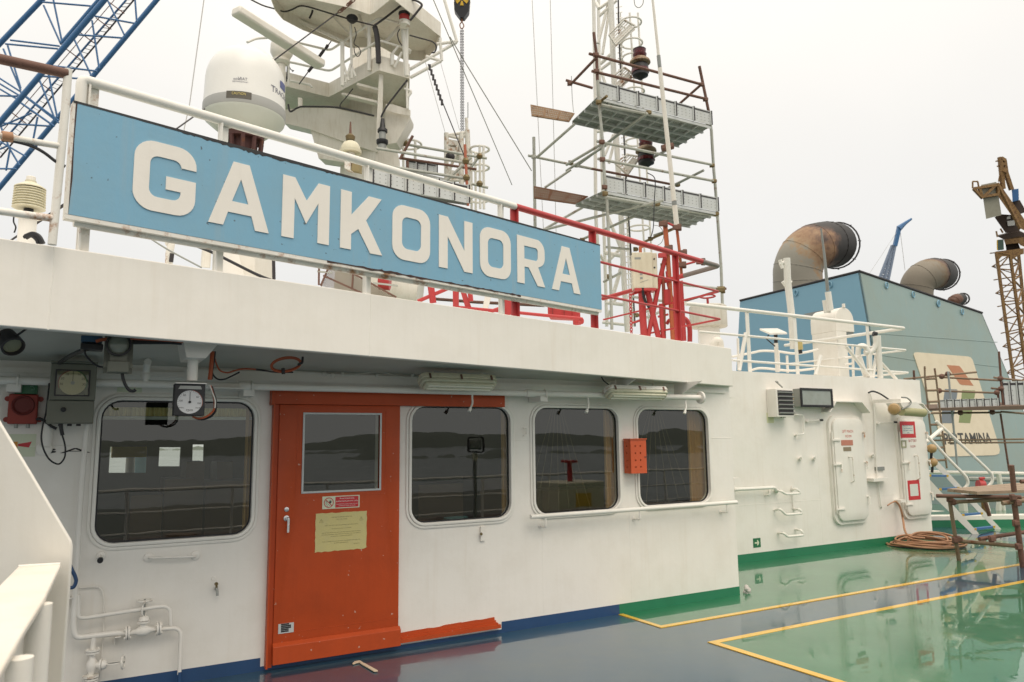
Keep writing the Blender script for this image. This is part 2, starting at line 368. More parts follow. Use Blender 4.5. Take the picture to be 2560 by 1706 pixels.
# sea and far shore (seen in the window reflections and through the wheelhouse)
sea = paint('sea_water', (.10,.125,.12), .22, .0, bump=.5, scale=.02)
st('sea', MB().box(Matrix.Identity(4), -6000, 6000, -6000, 6000, -21, -20), sea)
HILL = paint('hazy_forest_hill', (.12,.14,.12), .9, .4, bump=0, scale=.01)  # distance haze is put into this colour, forest green lifted towards grey
def hills(name, az0, az1, dist, hgt, seed, n=220, base=-20):
    rd = random.Random(seed); ph = [rd.uniform(0, 6.3) for _ in range(6)]; mb = MB(); vs = []; pk = [(rd.uniform(0, 1), rd.uniform(.02, .07), rd.uniform(.2, .85)) for _ in range(int(4+abs(az1-az0)/9))]
    for i in range(n+1):
        t = i/n; az = rad(az0+(az1-az0)*t); env = min(1, min(t, 1-t)*7)**.7
        h = hgt*env*(.05+.85*math.tanh(sum(a_*math.exp(-abs((t-c_)/w_)**1.5) for c_, w_, a_ in pk))+.05*math.sin(47*t+ph[2])+.03*math.sin(97*t+ph[3])+.05*rd.random())
        h = max(h, 1)
        d = V((math.sin(az), math.cos(az), 0))
        for k, (dd, hh) in enumerate(((0, 0), (.06, .55), (.13, 1), (.25, .5), (.32, 0))):
            vs.append(d*dist*(1+dd)+Z*(base-1+h*hh*(1 if k != 1 else rd.uniform(.8, 1.1))))
    fs = [(i*5+j, (i+1)*5+j, (i+1)*5+j+1, i*5+j+1) for i in range(n) for j in range(4)]
    mb.add(vs, fs); st(name, mb, HILL, ang=180)
hills('hills', 80, 175, 2600, 82, 3); hills('hills', 95, 120, 1100, 30, 5); hills('hills', 128, 150, 1500, 44, 9, 120)
hills('hills', 150, 215, 2300, 85, 12); hills('hills', 118, 133, 900, 22, 15, 90); hills('hills', -75, 0, 3000, 190, 21); hills('hills', 20, 80, 4200, 160, 23)
hills('hills', 70, 96, 1300, 34, 33); hills('hills', 60, 70, 1500, 40, 35)
# ------------------------------------------------------------------ wheelhouse
WHL = thing('wheelhouse', 'white wheelhouse with four rounded windows under a deep white overhanging fascia', 'deckhouse', A + wd*-3.5 + wn*-3)
WU0 = -8.6
WINS = [(-6.275, 1.028, -5.215, 2.045, .13), (-3.885, 1.018, -2.895, 2.03, .13), (-2.625, 1.025, -1.62, 2.032, .13), (-1.362, 1.035, -.372, 2.03, .13)]
DOOR = (-5.08, .02, -4.01, 2.04)
DWIN = WU('c', 432, 668)+WU('c', 1115, 1350)      # door window
outer = [(WU0, .0), (0, .0), (0, ZS), (WU0, ZS)]
holes = [rrect(x0, y0, x1, y1, r) for x0, y0, x1, y1, r in WINS]
dwh = [(DWIN[0], DWIN[3]), (DWIN[2], DWIN[3]), (DWIN[2], DWIN[1]), (DWIN[0], DWIN[1])]
emit('wall', cmesh([outer]+holes+[dwh], WM(), -.07, 0), WHW, WHL)
# right end wall, behind the corner
emit('wall', MB().box(WM(), -.07, -.001, 0, ZS, -1.5, -.071), WHW, WHL)
# weld seams and ledges: thin raised beads
mb = MB()
for u0, u1, z in ((-8.5, -6.45, 1.72), (-5.14, -5.085, 1.72), (-4.0, -3.94, 1.72), (-2.84, -2.68, 1.72), (-1.57, -1.41, 1.72), (-.32, -.01, 1.72)):
    mb.tube([WM() @ V((u0, z, .0)), WM() @ V((u1, z, .0))], .003, 6)
for z0, u in ((.1, -2.55), (.1, -1.5)): mb.tube([WM() @ V((u, z0, -.0015)), WM() @ V((u, .98, -.0015))], .003, 6)
emit('weld_seam', mb, WHW, WHL)
for x0, y0, x1, y1, r in WINS:
    fo = emit('window', cmesh([rrect(x0-.05, y0-.05, x1+.05, y1+.05, r+.05), rrect(x0-.028, y0-.028, x1+.028, y1+.028, r+.028)], WM(), -.001, .012, .003), WH, WHL)
    emit('frame', cmesh([rrect(x0-.026, y0-.026, x1+.026, y1+.026, r+.026), rrect(x0, y0, x1, y1, r)], WM(), -.0005, .022, .006), WH, fo)
    emit('gasket', cmesh([rrect(x0-.001, y0-.001, x1+.001, y1+.001, r), rrect(x0+.011, y0+.011, x1-.011, y1-.011, r-.01)], WM(), -.034, -.020), BLK, fo)
    emit('pane', cmesh([rrect(x0+.002, y0+.002, x1-.002, y1-.002, r)], WM(), -.030, -.027), GLASS, fo)
# overhanging fascia (upstand) and soffit
FZ0, FZ1 = ZS-.004, 2.738
mb = MB(); mb.box(FM(), -9.2, .045, FZ0, FZ1, -.06, 0)
emit('fascia', mb, WHF, WHL, bev=.006)
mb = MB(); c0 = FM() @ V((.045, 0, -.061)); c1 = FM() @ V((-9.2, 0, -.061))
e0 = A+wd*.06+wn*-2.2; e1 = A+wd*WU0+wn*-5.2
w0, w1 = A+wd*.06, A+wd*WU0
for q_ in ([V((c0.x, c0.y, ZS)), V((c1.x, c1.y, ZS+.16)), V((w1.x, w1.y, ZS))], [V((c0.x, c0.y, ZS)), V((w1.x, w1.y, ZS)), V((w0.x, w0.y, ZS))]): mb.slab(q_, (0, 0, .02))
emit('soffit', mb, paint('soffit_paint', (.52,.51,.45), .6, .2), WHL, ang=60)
mb = MB(); mb.slab([V((c0.x, c0.y, ZS+.19)), V((c1.x, c1.y, ZS+.19)), V((e1.x, e1.y, ZS+.19)), V((e0.x, e0.y, ZS+.19))], (0, 0, .18))
emit('roof', mb, WH, WHL)
mb = MB(); mb.slab([c0+Z*FZ0, e0+Z*FZ0, e0+Z*FZ1, c0+Z*FZ1], wd*.03)
emit('fascia', mb, WHF, WHL)
# seam + dirt bead on the fascia
mb = MB()
rd = random.Random(4)
for u in (FU('q10', 480, 1000)[0], FU('q11', 1050, 1300)[0]):
    mb.tube([FM() @ V((u+rd.uniform(-.004, .004), FZ0+.43*i/9, -.001)) for i in range(10)], .004, 6)
emit('weld_seam', mb, WHF, WHL)
# soffit beam flange strip and brackets against the wall top
mb = MB(); mb.box(WM(), -8.5, -.08, 2.225, 2.262, .001, .02)
mb.box(WM(), -5.75, -3.35, 2.215, 2.29, .0205, .024)
emit('ledge', mb, WHW, WHL)
for k, x0, x1, x2, y, ytip in (('a', 1635, 2010, 1830, 225, 370),):
    mb = MB(); o_ = 1.15; uc = WU('a', 1770, 400, o_)[0]; ul = WU('a', 1640, 350, o_)[0]; ur = WU('a', 2010, 300, o_)[0]; zt_ = WU('a', 1800, 372, o_)[1]; zg = WU('a', 1760, 560, o_)[1]
    mb.prism([(ul, 2.37), (ur, 2.37), (uc+.055, zt_), (uc-.055, zt_)], WM(0, 0, o_), -.16, .16)
    mb.tube([A+wd*uc+wn*o_+Z*zt_, A+wd*uc+wn*o_+Z*zg], .032, 12)
    emit('bracket', mb, WHW, WHL)
for u in (-1.75, -.9): emit('bracket', MB().prism([(.08, 0), (.5, 0), (.08, -.16)], fr(A+wd*u+Z*2.306, wn, Z, -wd), -.005, .005), WHW, WHL)
# coaming bands
mb = MB(); mb.box(WM(), WU0, DOOR[0]-.03, 0, .095, .0005, .004); mb.box(WM(), -3.0, -1.665, 0, .095, .0005, .004); mb.box(WM(), DOOR[0]-.03, -3.0, 0, .03, .0005, .004)
emit('base_band', mb, NAVY, WHL, label='dark blue painted base band')
mb = MB(); mb.box(WM(), -1.664, .002, 0, .095, .0005, .004)
emit('base_band', mb, BGRN, WHL, label='green painted base band')
# sliding door
d0, dz0, d1, dz1 = DOOR
DR = emit('door', cmesh([[(d0+.05, dz0+.03), (d1, dz0+.03), (d1, dz1-.012), (d0+.05, dz1-.012)], dwh[::-1]], WM(), .002, .05, .003), ORG, WHL, label='orange sliding door with a square window')
mb = MB(); mb.box(WM(), d0, d0+.049, dz0, dz1, .001, .035); mb.box(WM(), d0-.001, d0+.012, dz0, dz1, .035, .065)
emit('door_jamb', mb, ORG, WHL)
mb = MB(); mb.box(WM(), d0+.035, d1-.012, .10, .115, .05, .056); emit('seam_strip', MB().box(WM(), d0+.055, d1-.004, .262, .266, .0495, .0515), ORG, DR)
kp = [(.05, .20), (.055, .20), (.085, .175), (.085, .045), (.05, .045)]
mb = MB(); mb.prism([(o, z) for o, z in kp], fr(A, wn, Z, -wd), -(d1+.01), -(d0+.045)); emit('kick_plate', mb, ORG, DR, bev=.003)
x0, y1, x1, y0 = DWIN
fw_ = .014
emit('window_frame', cmesh([[(x0-.012, y0-.012), (x1+.012, y0-.012), (x1+.012, y1+.012), (x0-.012, y1+.012)], [(x0+.004, y0+.004), (x0+.004, y1-.004), (x1-.004, y1-.004), (x1-.004, y0+.004)]], WM(), .0505, .058, .002), GALV, DR)
emit('window_rebate', cmesh([[(x0-.055, y0-.045), (x1+.055, y0-.045), (x1+.055, y1+.045), (x0-.055, y1+.045)], [(x0-.048, y0-.038), (x0-.048, y1+.038), (x1+.048, y1+.038), (x1+.048, y0-.038)]], WM(), .0495, .052), ORG, DR)
emit('pane', MB().box(WM(), x0+.001, x1-.001, y0+.001, y1-.001, .030, .034), GLASS, DR)
u, z = WU('e', 275, 95, .06)
mb = MB(); mb.lathe(WM(u, z, .051), [(.022, 0), (.022, .006), (.012, .008), (.012, .04)], 20)
mb.tube(bend([WM(u, z, .088) @ V((0, 0, 0)), WM(u, z, .092) @ V((.008, 0, 0)), WM(u, z, .095) @ V((.006, -.105, 0))], .02), .0105, 10)
emit('handle', mb, CHROME, DR)
u, z = WU('e', 277, 15, .06)
mb = MB(); mb.lathe(WM(u, z, .051), [(.018, 0), (.018, .006), (.012, .009)], 20); mb.box(WM(u, z, .051), -.003, .003, -.008, .008, .009, .011); emit('lock', mb, CHROME, DR)
(u0, z0), (u1, z1) = WU('e', 198, 1135, .05), WU('e', 340, 1028, .05)
pl = emit('rating_plate', MB().box(WM(), u0, u1, z0, z1, .051, .0535), GALV, DR)
mb = MB(); rd = random.Random(2)
for i in range(5):
    zz = z0+(z1-z0)*(.12+.18*i)
    mb.box(WM(), u0+.02, u1-.02-rd.random()*.02, zz, zz+.011, .0536, .0545)
emit('engraving', mb, SBLK, pl)
# door track above and below
(ta, tb) = WU('c', 160, 490)[0], WU('c', 2250, 530)[0]
mb = MB(); mb.box(WM(), ta-.005, tb, 2.030, 2.142, .001, .075); mb.box(WM(), ta-.03, ta-.0055, 2.022, 2.146, .001, .095)
emit('door_track', mb, ORG, WHL, bev=.003)
mb = MB(); u1 = WU('e', 2180, 1050)[0]
mb.box(WM(), d1+.012, u1, .055, .085, .001, .05); mb.box(WM(), d1+.012, u1-.02, .0855, .10, .001, .03); mb.box(WM(), d1+.012, u1-.03, .1005, .118, .001, .012)
rd = random.Random(5); pts = [(d1+.002, .118)]
x = d1+.002
while x < u1-.06:
    z_ = .126+.022*((x-d1)/(u1-d1))+rd.uniform(-.004, .004); pts += [(x, z_), (x+.06, z_+.002)]; x += rd.uniform(.07, .12)
pts += [(u1-.04, .118)]
mb.prism(pts, WM(), .001, .004)
emit('door_track', mb, ORG, WHL, label='chipped orange bottom track of the sliding door')
# interior
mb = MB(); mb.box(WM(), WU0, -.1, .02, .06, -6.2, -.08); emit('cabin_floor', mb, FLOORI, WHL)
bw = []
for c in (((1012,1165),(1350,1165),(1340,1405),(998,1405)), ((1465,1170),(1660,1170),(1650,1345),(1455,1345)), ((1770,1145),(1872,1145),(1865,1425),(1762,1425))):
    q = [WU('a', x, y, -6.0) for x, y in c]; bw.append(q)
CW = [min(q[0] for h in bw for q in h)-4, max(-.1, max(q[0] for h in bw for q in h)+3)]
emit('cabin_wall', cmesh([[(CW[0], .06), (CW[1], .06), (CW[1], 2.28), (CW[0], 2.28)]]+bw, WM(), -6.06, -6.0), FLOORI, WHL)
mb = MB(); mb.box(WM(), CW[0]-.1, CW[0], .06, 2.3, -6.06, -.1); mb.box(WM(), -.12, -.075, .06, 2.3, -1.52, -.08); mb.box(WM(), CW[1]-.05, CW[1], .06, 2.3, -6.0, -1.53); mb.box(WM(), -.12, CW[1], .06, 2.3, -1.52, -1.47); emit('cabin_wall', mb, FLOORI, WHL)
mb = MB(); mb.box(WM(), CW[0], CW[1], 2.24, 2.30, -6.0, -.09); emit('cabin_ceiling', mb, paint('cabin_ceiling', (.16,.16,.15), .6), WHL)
for k, x0, y0, x1, y1, o in (('a', 1500, 1455, 1800, 1750, -2.2), ('a', 1880, 1470, 2300, 1800, -2.6), ('b', 1050, 30, 1330, 400, -1.6), ('a', 1990, 1300, 2140, 1450, -3), ('a', 1690, 1300, 1880, 1800, -2.4), ('c', 1490, 1300, 1900, 1500, -2), ('c', 2060, 1250, 2290, 1500, -2.4), ('d', 540, 1100, 1150, 1300, -2)):
    a_, b_ = WU(k, x0, y1, o), WU(k, x1, y0, o); emit('console', MB().box(WM(), a_[0], b_[0], .07, b_[1], o-.5, o), CONS, WHL)
# curtains
def curtain(name, u0, u1, z0, z1, off, mat, amp=.018, fold=.05):
    mb = MB(); n = max(6, int((u1-u0)/fold*6)); vs = []
    for i in range(n+1):
        u = u0+(u1-u0)*i/n; o = off+amp*math.sin(2*math.pi*(u-u0)/fold)+amp*.4*math.sin(2*math.pi*(u-u0)/fold/2.7)
        vs += [WM() @ V((u, z0, o)), WM() @ V((u, z1, o)), WM() @ V((u, z0, o-.004)), WM() @ V((u, z1, o-.004))]
    fs = []
    for i in range(n):
        a, b = i*4, i*4+4; fs += [(a, b, b+1, a+1), (b+2, a+2, a+3, b+3), (a+1, b+1, b+3, a+3), (b, a, a+2, b+2)]
    fs += [(0, 1, 3, 2), (n*4, n*4+2, n*4+3, n*4+1)]
    return emit(name, mb.add(vs, fs), mat, WHL)
curtain('curtain', -1.72, -1.585, .98, 2.08, -.10, TAN); curtain('curtain', -.56, -.33, .98, 2.08, -.11, TAN); curtain('curtain', -2.93, -2.86, .98, 2.08, -.10, TAN); curtain('curtain', -5.26, -5.18, .98, 2.0, -.10, TAN)
u0, z1 = WU('a', 985, 795, -.12); u1, z0 = WU('a', 2290, 876, -.12)
curtain('curtain', -6.32, -5.17, 1.935, 2.0, -.12, SHEER, .012, .03)
for us, ss in ((-2.25, 1), (-.98, 1.2)):
    for i_ in range(7):
        d_ = (i_-3)*.062*ss; emit('sheer_fold', MB().bar(WM() @ V((us+d_*.35, 2.02, -.16)), WM() @ V((us+d_*2.1, 1.02, -.17)), .012, .004), paint('sheer_tan', (.20,.16,.10), .8, .3), WHL)
emit('window_rail', MB().box(WM(), -6.33, -5.17, 1.908, 1.932, -.14, -.10), GALV, WHL)

# gear on the far side of the ship, seen through the wheelhouse
emit('far_bulwark', MB().box(WM(), CW[0]-3, CW[1]+6, -.2, 1.05, -9.1, -9.0), WH, None, 'white far-side bulwark seen through the left window', 'bulwark')
q_ = W('a', 1195, 1330, -8); t = thing('pedestal_lamp', 'yellow-topped white pedestal seen through the left window', 'lamp', V((q_.x, q_.y, .1)))
emit('column', MB().tube([V((q_.x, q_.y, .1)), V((q_.x, q_.y, W('a', 1195, 1265, -8).z))], .07, 10), WH, t); emit('head', MB().box(fr(W('a', 1195, 1262, -8), wd, wn, Z), -.28, .28, -.2, .2, 0, .18), YEL, t)
q_ = W('a', 1275, 1300, -11); emit('blue_gear', MB().tube([V((q_.x, q_.y, -1)), V((q_.x, q_.y, 2.1))], .22, 12), paint('gear_blue', (.25,.42,.50), .5), None, 'pale blue deck gear seen through the left window', 'winch')
# ------------------------------------------------------------------ things fixed to the wheelhouse wall
def wbox(k, x0, y0, x1, y1, off, back=.001):
    """box whose front face, at distance off from the wall, covers the measured rectangle"""
    a, b = WU(k, x0, y1, off), WU(k, x1, y0, off)
    return min(a[0], b[0]), max(a[0], b[0]), min(a[1], b[1]), max(a[1], b[1]), back, off
def wt(name, label, cat, k, x, y, off=.0, group=None): return thing(name, label, cat, W(k, x, y, off), group)
# long overhead pipe
PO = .20
def wp(k, x, y, o=PO): return W(k, x, y, o)
t = wt('overhead_pipe', 'long white horizontal pipe under the soffit running above door and windows', 'pipe', 'c', 100, 400)
zp = 2.155; ub = WU('d', 1900, 320, PO)[0]
f = lambda u, z=zp, o=PO: A+wd*u+Z*z+wn*o
mb = MB(); mb.tube([f(-8.4), f(ub)], .028, 14); emit('pipe', mb, WHW, t)
mb = MB(); mb.lathe(zdir(f(ub), wd), [(.062, 0), (.066, .004), (.066, .022), (.062, .026), (.03, .03)], 24); emit('end_flange', mb, WHW, t)
for k, x in (('a', 2250, ), ('d', 430,)):
    u = WU(k, x, 300, PO)[0]; mb = MB(); mb.lathe(zdir(f(u), wd), [(.036, -.04), (.036, .04)], 14); emit('coupling', mb, WHW, t)
for k, x in (('a', 185), ('a', 2320), ('d', 560)):
    u = WU(k, x, 300, PO)[0]; mb = MB()
    mb.box(WM(u, zp-.075, 0), -.06, .02, 0, .05, .002, PO+.02); mb.tube([f(u, zp-.04, PO-.035), f(u, zp+.02, PO-.035), f(u, zp+.04, PO), f(u, zp+.02, PO+.035), f(u, zp-.04, PO+.035)], .005, 6)
    emit('pipe_clamp', mb, WHW, t)
u = WU('a', 1345, 400, PO)[0]
mb = MB(); mb.tube(bend([f(u), f(u, 2.27), f(u, 2.305, PO+.12)], .05), .024, 12); mb.lathe(zdir(f(u, 2.19), Z), [(.032, 0), (.034, .03), (.03, .04)], 14); emit('pipe', mb, WHW, t)
mb = MB(); mb.box(fr(f(-5.47), wd, Z, wn), -.11, .11, -.035, -.028, -.09, .22); emit('ledge', mb, WHW, t)
# spray nozzles on the pipe
for k, x, y, lab in (('c', 1985, 480, 'small white spray nozzle hanging before the window beside the door'), ('d', 935, 315, 'small white spray nozzle hanging before the middle window, left of the fluorescent lamp'), ('d', 1777, 335, 'small white spray nozzle hanging before the last window near the pipe flange')):
    u = WU(k, x, y, PO)[0]
    mb = MB(); p = [f(u, zp-.025), f(u, zp-.06), f(u-.004, zp-.10, PO+.01), f(u-.03, zp-.15, PO+.02)]
    mb.tube(crv(p), .009, 8); mb.tube([f(u-.028, zp-.145, PO+.02), f(u-.045, zp-.175, PO+.024)], [.015, .017], 10)
    emit('spray_nozzle', mb, WH, None, lab, 'nozzle', 'spray nozzles under the overhead pipe')
# rudder angle gauge
o = .34; t = wt('rudder_gauge', 'large grey box gauge with a pale round dial and black needle beside the left window', 'gauge', 'l', 1250, 1570)
x0, x1, z0, z1, a_, b_ = wbox('l', 905, 1560, 1670, 480, o)
zm = WU('l', 1250, 1145, o)[1]
hs = emit('housing', MB().box(WM(), x0+.004, x1, zm, z1, .235, o), GREYP, t, bev=.006)
emit('lid', MB().box(WM(), x0, x1+.004, z1+.0005, z1+.014, .232, o+.02), GREYP, t, bev=.003)
emit('terminal_box', MB().box(WM(), x0-.004, x1-.004, z0, zm-.002, .12, o-.004), GREYP, t, bev=.006)
gx0, gx1, gz0, gz1, _, _ = wbox('l', 995, 1080, 1590, 595, o)
emit('bezel', cmesh([[(gx0, gz0), (gx1, gz0), (gx1, gz1), (gx0, gz1)], [(gx0+.008, gz0+.008), (gx0+.008, gz1-.008), (gx1-.008, gz1-.008), (gx1-.008, gz0+.008)]], WM(), o+.0005, o+.005), DARK, t)
cx, cz = (gx0+gx1)/2, (gz0+gz1)/2; R_ = min(gx1-gx0, gz1-gz0)*.47
dl = emit('dial', MB().prism([(cx+R_*.96*math.cos(i*math.pi/24), cz+R_*.96*math.sin(i*math.pi/24)) for i in range(48)], WM(), o+.0006, o+.002), paint('dial_cream', (.62,.56,.38), .6, .1), t)
def arc(cx, cz, r0, r1, a0, a1, M, h0, h1, n=16):
    p = [(cx+r1*math.cos(rad(a0+(a1-a0)*i/n)), cz+r1*math.sin(rad(a0+(a1-a0)*i/n))) for i in range(n+1)]
    q = [(cx+r0*math.cos(rad(a0+(a1-a0)*i/n)), cz+r0*math.sin(rad(a0+(a1-a0)*i/n))) for i in range(n+1)]
    mb = MB()
    for i in range(n): mb.prism([p[i], p[i+1], q[i+1], q[i]], M, h0, h1)
    return mb
emit('red_scale', arc(cx, cz, R_*.97, R_*1.03, 92, 205, WM(), o+.0022, o+.003), paint('dial_red', (.32,.09,.06), .6), dl)
emit('green_scale', arc(cx, cz, R_*.97, R_*1.03, -25, 88, WM(), o+.0022, o+.003), paint('dial_green', (.08,.22,.12), .6), dl)
mb = MB(); mb.lathe(WM(cx, cz, o+.002), [(.012, 0), (.012, .004)], 16); emit('hub', mb, GREYM, t)
emit('needle', MB().box(WM(), cx-.0015, cx+.0015, cz+.01, cz+R_*.93, o+.0035, o+.0045), SBLK, t)
ms = []
for s_, an in (('10', 58), ('20', 25), ('30', -8), ('10', 122), ('20', 155), ('30', 188)):
    ms.append(textm(s_, WM(cx+R_*.80*math.cos(rad(an)), cz+R_*.80*math.sin(rad(an)), o+.0025), .022, .0003))
emit('lettering', joinm(ms), SBLK, dl)
mb = MB(); mb.lathe(WM(*WU('l', 1130, 1315, o), o-.004), [(.016, 0), (.016, .012), (.012, .015)], 16); emit('knob', mb, BLK, t)
mb = MB()
for x in (1080, 1240, 1400):
    u, z = WU('l', x, 1560, .24); mb.tube([A+wd*u+wn*.24+Z*(z0-.001), A+wd*u+wn*.24+Z*(z0-.016)], .014, 10)
emit('cable_gland', mb, DARK, t)
emit('pane', MB().box(WM(), gx0+.009, gx1-.009, gz0+.009, gz1-.009, o+.006, o+.007), CLEAR, t)
# rpm gauge on a bracket
o = 1.2; t = wt('rpm_gauge', 'small black square gauge with white dial reading rpm hung before the left window', 'gauge', 'a', 1740, 880, o)
x0, x1, z0, z1, a_, b_ = wbox('a', 1605, 880, 1875, 585, o)
emit('housing', MB().box(WM(), x0, x1, z0, z1, o-.09, o), BLK, t, bev=.004)
emit('bracket', MB().box(WM(), x0+.002, x1+.004, z1+.0005, z1+.006, 1.02, o+.02), WHW, t)
emit('hood_slot', cmesh([[(x0+.02, z1-.032), (x1-.02, z1-.032), (x1-.028, z1-.012), (x0+.032, z1-.012)]], WM(), o+.0005, o+.002), GREYM, t)
cx, cz = (x0+x1)/2+.001, z0+(z1-z0)*.425; R_ = (x1-x0)*.405
dl = emit('dial', MB().prism([(cx+R_*math.cos(i*math.pi/24), cz+R_*math.sin(i*math.pi/24)) for i in range(48)], WM(), o+.0005, o+.002), paint('dial_white', (.62,.62,.62), .6, .05), t)
emit('red_scale', arc(cx, cz, R_*1.01, R_*1.05, -20, 78, WM(), o+.0006, o+.002), paint('dial_red', (.32,.09,.06), .6), dl)
mb = MB().box(WM(), cx-.0012, cx+.0012, cz, cz+R_*.9, o+.0035, o+.0045); emit('needle', mb, SBLK, t)
mb = MB(); mb.lathe(WM(cx, cz, o+.002), [(.008, 0), (.008, .004)], 14); emit('hub', mb, SBLK, t)
ms = [textm('rpm', WM(cx, cz-R_*.68, o+.0023), .024, .0003), textm('ASTERN', WM(cx-R_*.70, cz-R_*.5, o+.0023), .010, .0003), textm('AHEAD', WM(cx+R_*.70, cz-R_*.5, o+.0023), .010, .0003)]
for s_, an in (('50', 45), ('100', 0), ('50', 135), ('100', 180)): ms.append(textm(s_, WM(cx+R_*.74*math.cos(rad(an-8)), cz+R_*.74*math.sin(rad(an-8)), o+.0023), .016, .0003))
for i in range(24):
    an = rad(-30+240*i/23); c_, s_ = math.cos(an), math.sin(an)
    q = MB().bar(WM() @ V((cx+R_*.88*c_, cz+R_*.88*s_, o+.0024)), WM() @ V((cx+R_*.97*c_, cz+R_*.97*s_, o+.0024)), .0012); me = bpy.data.meshes.new('q'); me.from_pydata(q.v, [], q.f); ms.append(me)
emit('lettering', joinm(ms), SBLK, dl)
# horn with green cap
o = .10; t = wt('alarm_horn', 'red square alarm horn topped by a green lamp box at the far left', 'horn', 'a', 210, 950)
x0, x1, z0, z1, a_, b_ = wbox('a', 82, 955, 335, 680, o)
emit('backplate', MB().box(WM(), x0-.045, x1+.10, z0-.008, z1+.002, .0015, .012), WHW, t)
mb = MB().box(WM(), x0, x1, z0, z1, .0125, o)
bd = emit('body', mb, HORN, t, bev=.008)
for zz in (z0+.03, z1-.03):
    for xx in (x0-.008, x1+.012): emit('lug', MB().lathe(WM(xx, zz, o*.5), [(.018, 0), (.018, .01)], 12), HORN, t)
cx, cz = (x0+x1)/2, z0+(z1-z0)*.62; r_ = (x1-x0)*.40
mb = MB(); mb.lathe(WM(cx, cz, o-.002), [(r_, 0), (r_, .010), (r_*.92, .016), (r_*.78, .010), (r_*.72, .003), (.001, .0035)], 28); emit('speaker_cone', mb, paint('horn_dark', (.17,.025,.02), .6), t)
gx0, gx1, gz0, gz1, _, _ = wbox('a', 140, 672, 340, 585, o)
cp_ = emit('lamp_box', MB().prism([(gx0, 0), (gx1, 0), (gx1, .10), ((gx0+gx1)/2, .115), (gx0, .10)], fr(A+Z*(z1+.003), wd, wn, Z), 0, gz1-gz0), SGRN, t)
mb = MB()
for s_ in (-1, 1):
    mx_ = (gx0+gx1)/2+s_*(gx1-gx0)*.24; zc = z1+.03
    mb.tube([WM() @ V((mx_-.02, zc, .1075 if s_ else 0)), WM() @ V((mx_+.02, zc, .1075))], .0012, 5)
    mb.tube([WM() @ V((mx_+.017*math.cos(a2), zc+.004+.02*math.sin(a2), .109)) for a2 in [math.pi*i/8 for i in range(9)]], .0012, 5)
emit('bell_symbol', mb, paint('symbol_pale', (.25,.5,.35), .6), cp_)
mb = MB()
for s_ in (.3, .7): mb.tube([A+wd*(x0+(x1-x0)*s_)+wn*.06+Z*z0, A+wd*(x0+(x1-x0)*s_)+wn*.06+Z*(z0-.028)], .012, 10)
emit('cable_gland', mb, GREYM, t)
# strobe lamp and blue junction box on the soffit
o = 1.36; t = wt('signal_lamp', 'grey round signal lamp over a small grey box under the soffit', 'lamp', 'a', 1090, 480, o)
cu, cz = WU('a', 1090, 225, o); r_ = (WU('a', 1215, 225, o)[0]-WU('a', 968, 225, o)[0])/2
mb = MB(); mb.lathe(WM(cu, cz, o-.10), [(r_*.6, 0), (r_*.95, .03), (r_, .10), (r_*.97, .108), (r_*.86, .108), (r_*.80, .09), (r_*.3, .05), (.001, .05)], 30); emit('reflector', mb, BLK, t)
mb = MB(); mb.lathe(WM(cu, cz, o-.03), [(r_*.80, 0), (r_*.80, .02), (r_*.5, .032), (.001, .036)], 26); emit('lens', mb, paint('lamp_lens_grey', (.20,.22,.18), .2, .1, spec=.8), t)
x0, x1, z0, z1, _, _ = wbox('a', 990, 480, 1185, 368, o)
emit('junction_box', MB().box(WM(), x0, x1, z0, z1, o-.11, o-.02), GREYP, t, bev=.006)
mb = MB().box(WM(), x0+.01, x1-.012, z1+.0005, z1+.05, o-.10, o-.035); mb.box(WM(), x0-.02, x1+.02, z0+.0, 2.40, o-.13, o-.122); mb.box(WM(), x0-.02, x0-.0005, z0+.03, z0+.055, o-.06, o-.05); mb.box(WM(), x1+.0005, x1+.02, z0+.03, z0+.055, o-.06, o-.05)
emit('mounting_plate', mb, GREYP, t)
x0, x1, z0, z1, _, _ = wbox('a', 745, 205, 940, 140, 1.25)
t = wt('junction_box', 'blue and black cable junction box under the soffit above the grey gauge', 'junction box', 'a', 840, 270, 1.25)
emit('lid', MB().box(WM(), x0, x1, z0, z1, 1.15, 1.25), paint('box_blue', (.03,.09,.16), .5), t, bev=.004)
x0, x1, z0, z1b, _, _ = wbox('a', 740, 275, 945, 210, 1.25)
emit('body', MB().box(WM(), x0, x1, z0, z1b, 1.13, 1.245), BLK, t, bev=.006)
# loose cables
def cable(label, pts, r, mat=BLK, name='cable', grp=None, closed=False, n=6): return emit(name, MB().tube(crv(pts, n, closed), r, 8, closed=closed), mat, None, label, 'cable', grp)
WL = lambda k, o, pts: [W(k, x, y, o) for x, y in pts]
cable('thick black cable arching from the blue junction box down behind the grey gauge', [W('a',x,y,o_) for x,y,o_ in ((800,265,1.2),(700,305,1.0),(620,345,.7),(560,385,.4),(520,420,.22))], .014)
cable('thin black cable dropping from the junction box to the signal lamp', WL('a', 1.2, ((775,275),(790,330),(840,385),(900,425),(985,440))), .006)
cable('black cable looping below the grey gauge', WL('a', .24, ((560,930),(562,1000),(572,1060),(592,1130),(600,1200),(590,1270),(545,1322),(490,1310),(440,1265),(405,1200),(385,1130),(380,1060),(395,960),(420,860),(440,700),(452,580))), .0055)
cable('short thick black cable from the gauge bottom', WL('a', .24, ((555,925),(560,990),(574,1060))), .012)
cable('black cable from the red horn to the gauge bottom', WL('a', .09, ((318,915),(370,910),(420,935),(470,975),(520,1000))), .010)
cable('black cable curling below the signal lamp before the wall', WL('a', 1.25, ((1122,480),(1130,540),(1150,595),(1185,645),(1225,655),(1245,640))), .009)
cable('orange cable bundle running down from the soffit bracket', WL('a', .95, ((1950,290),(1945,350),(1938,430),(1930,510),(1925,550))), .013, CORD, 'cable_bundle')
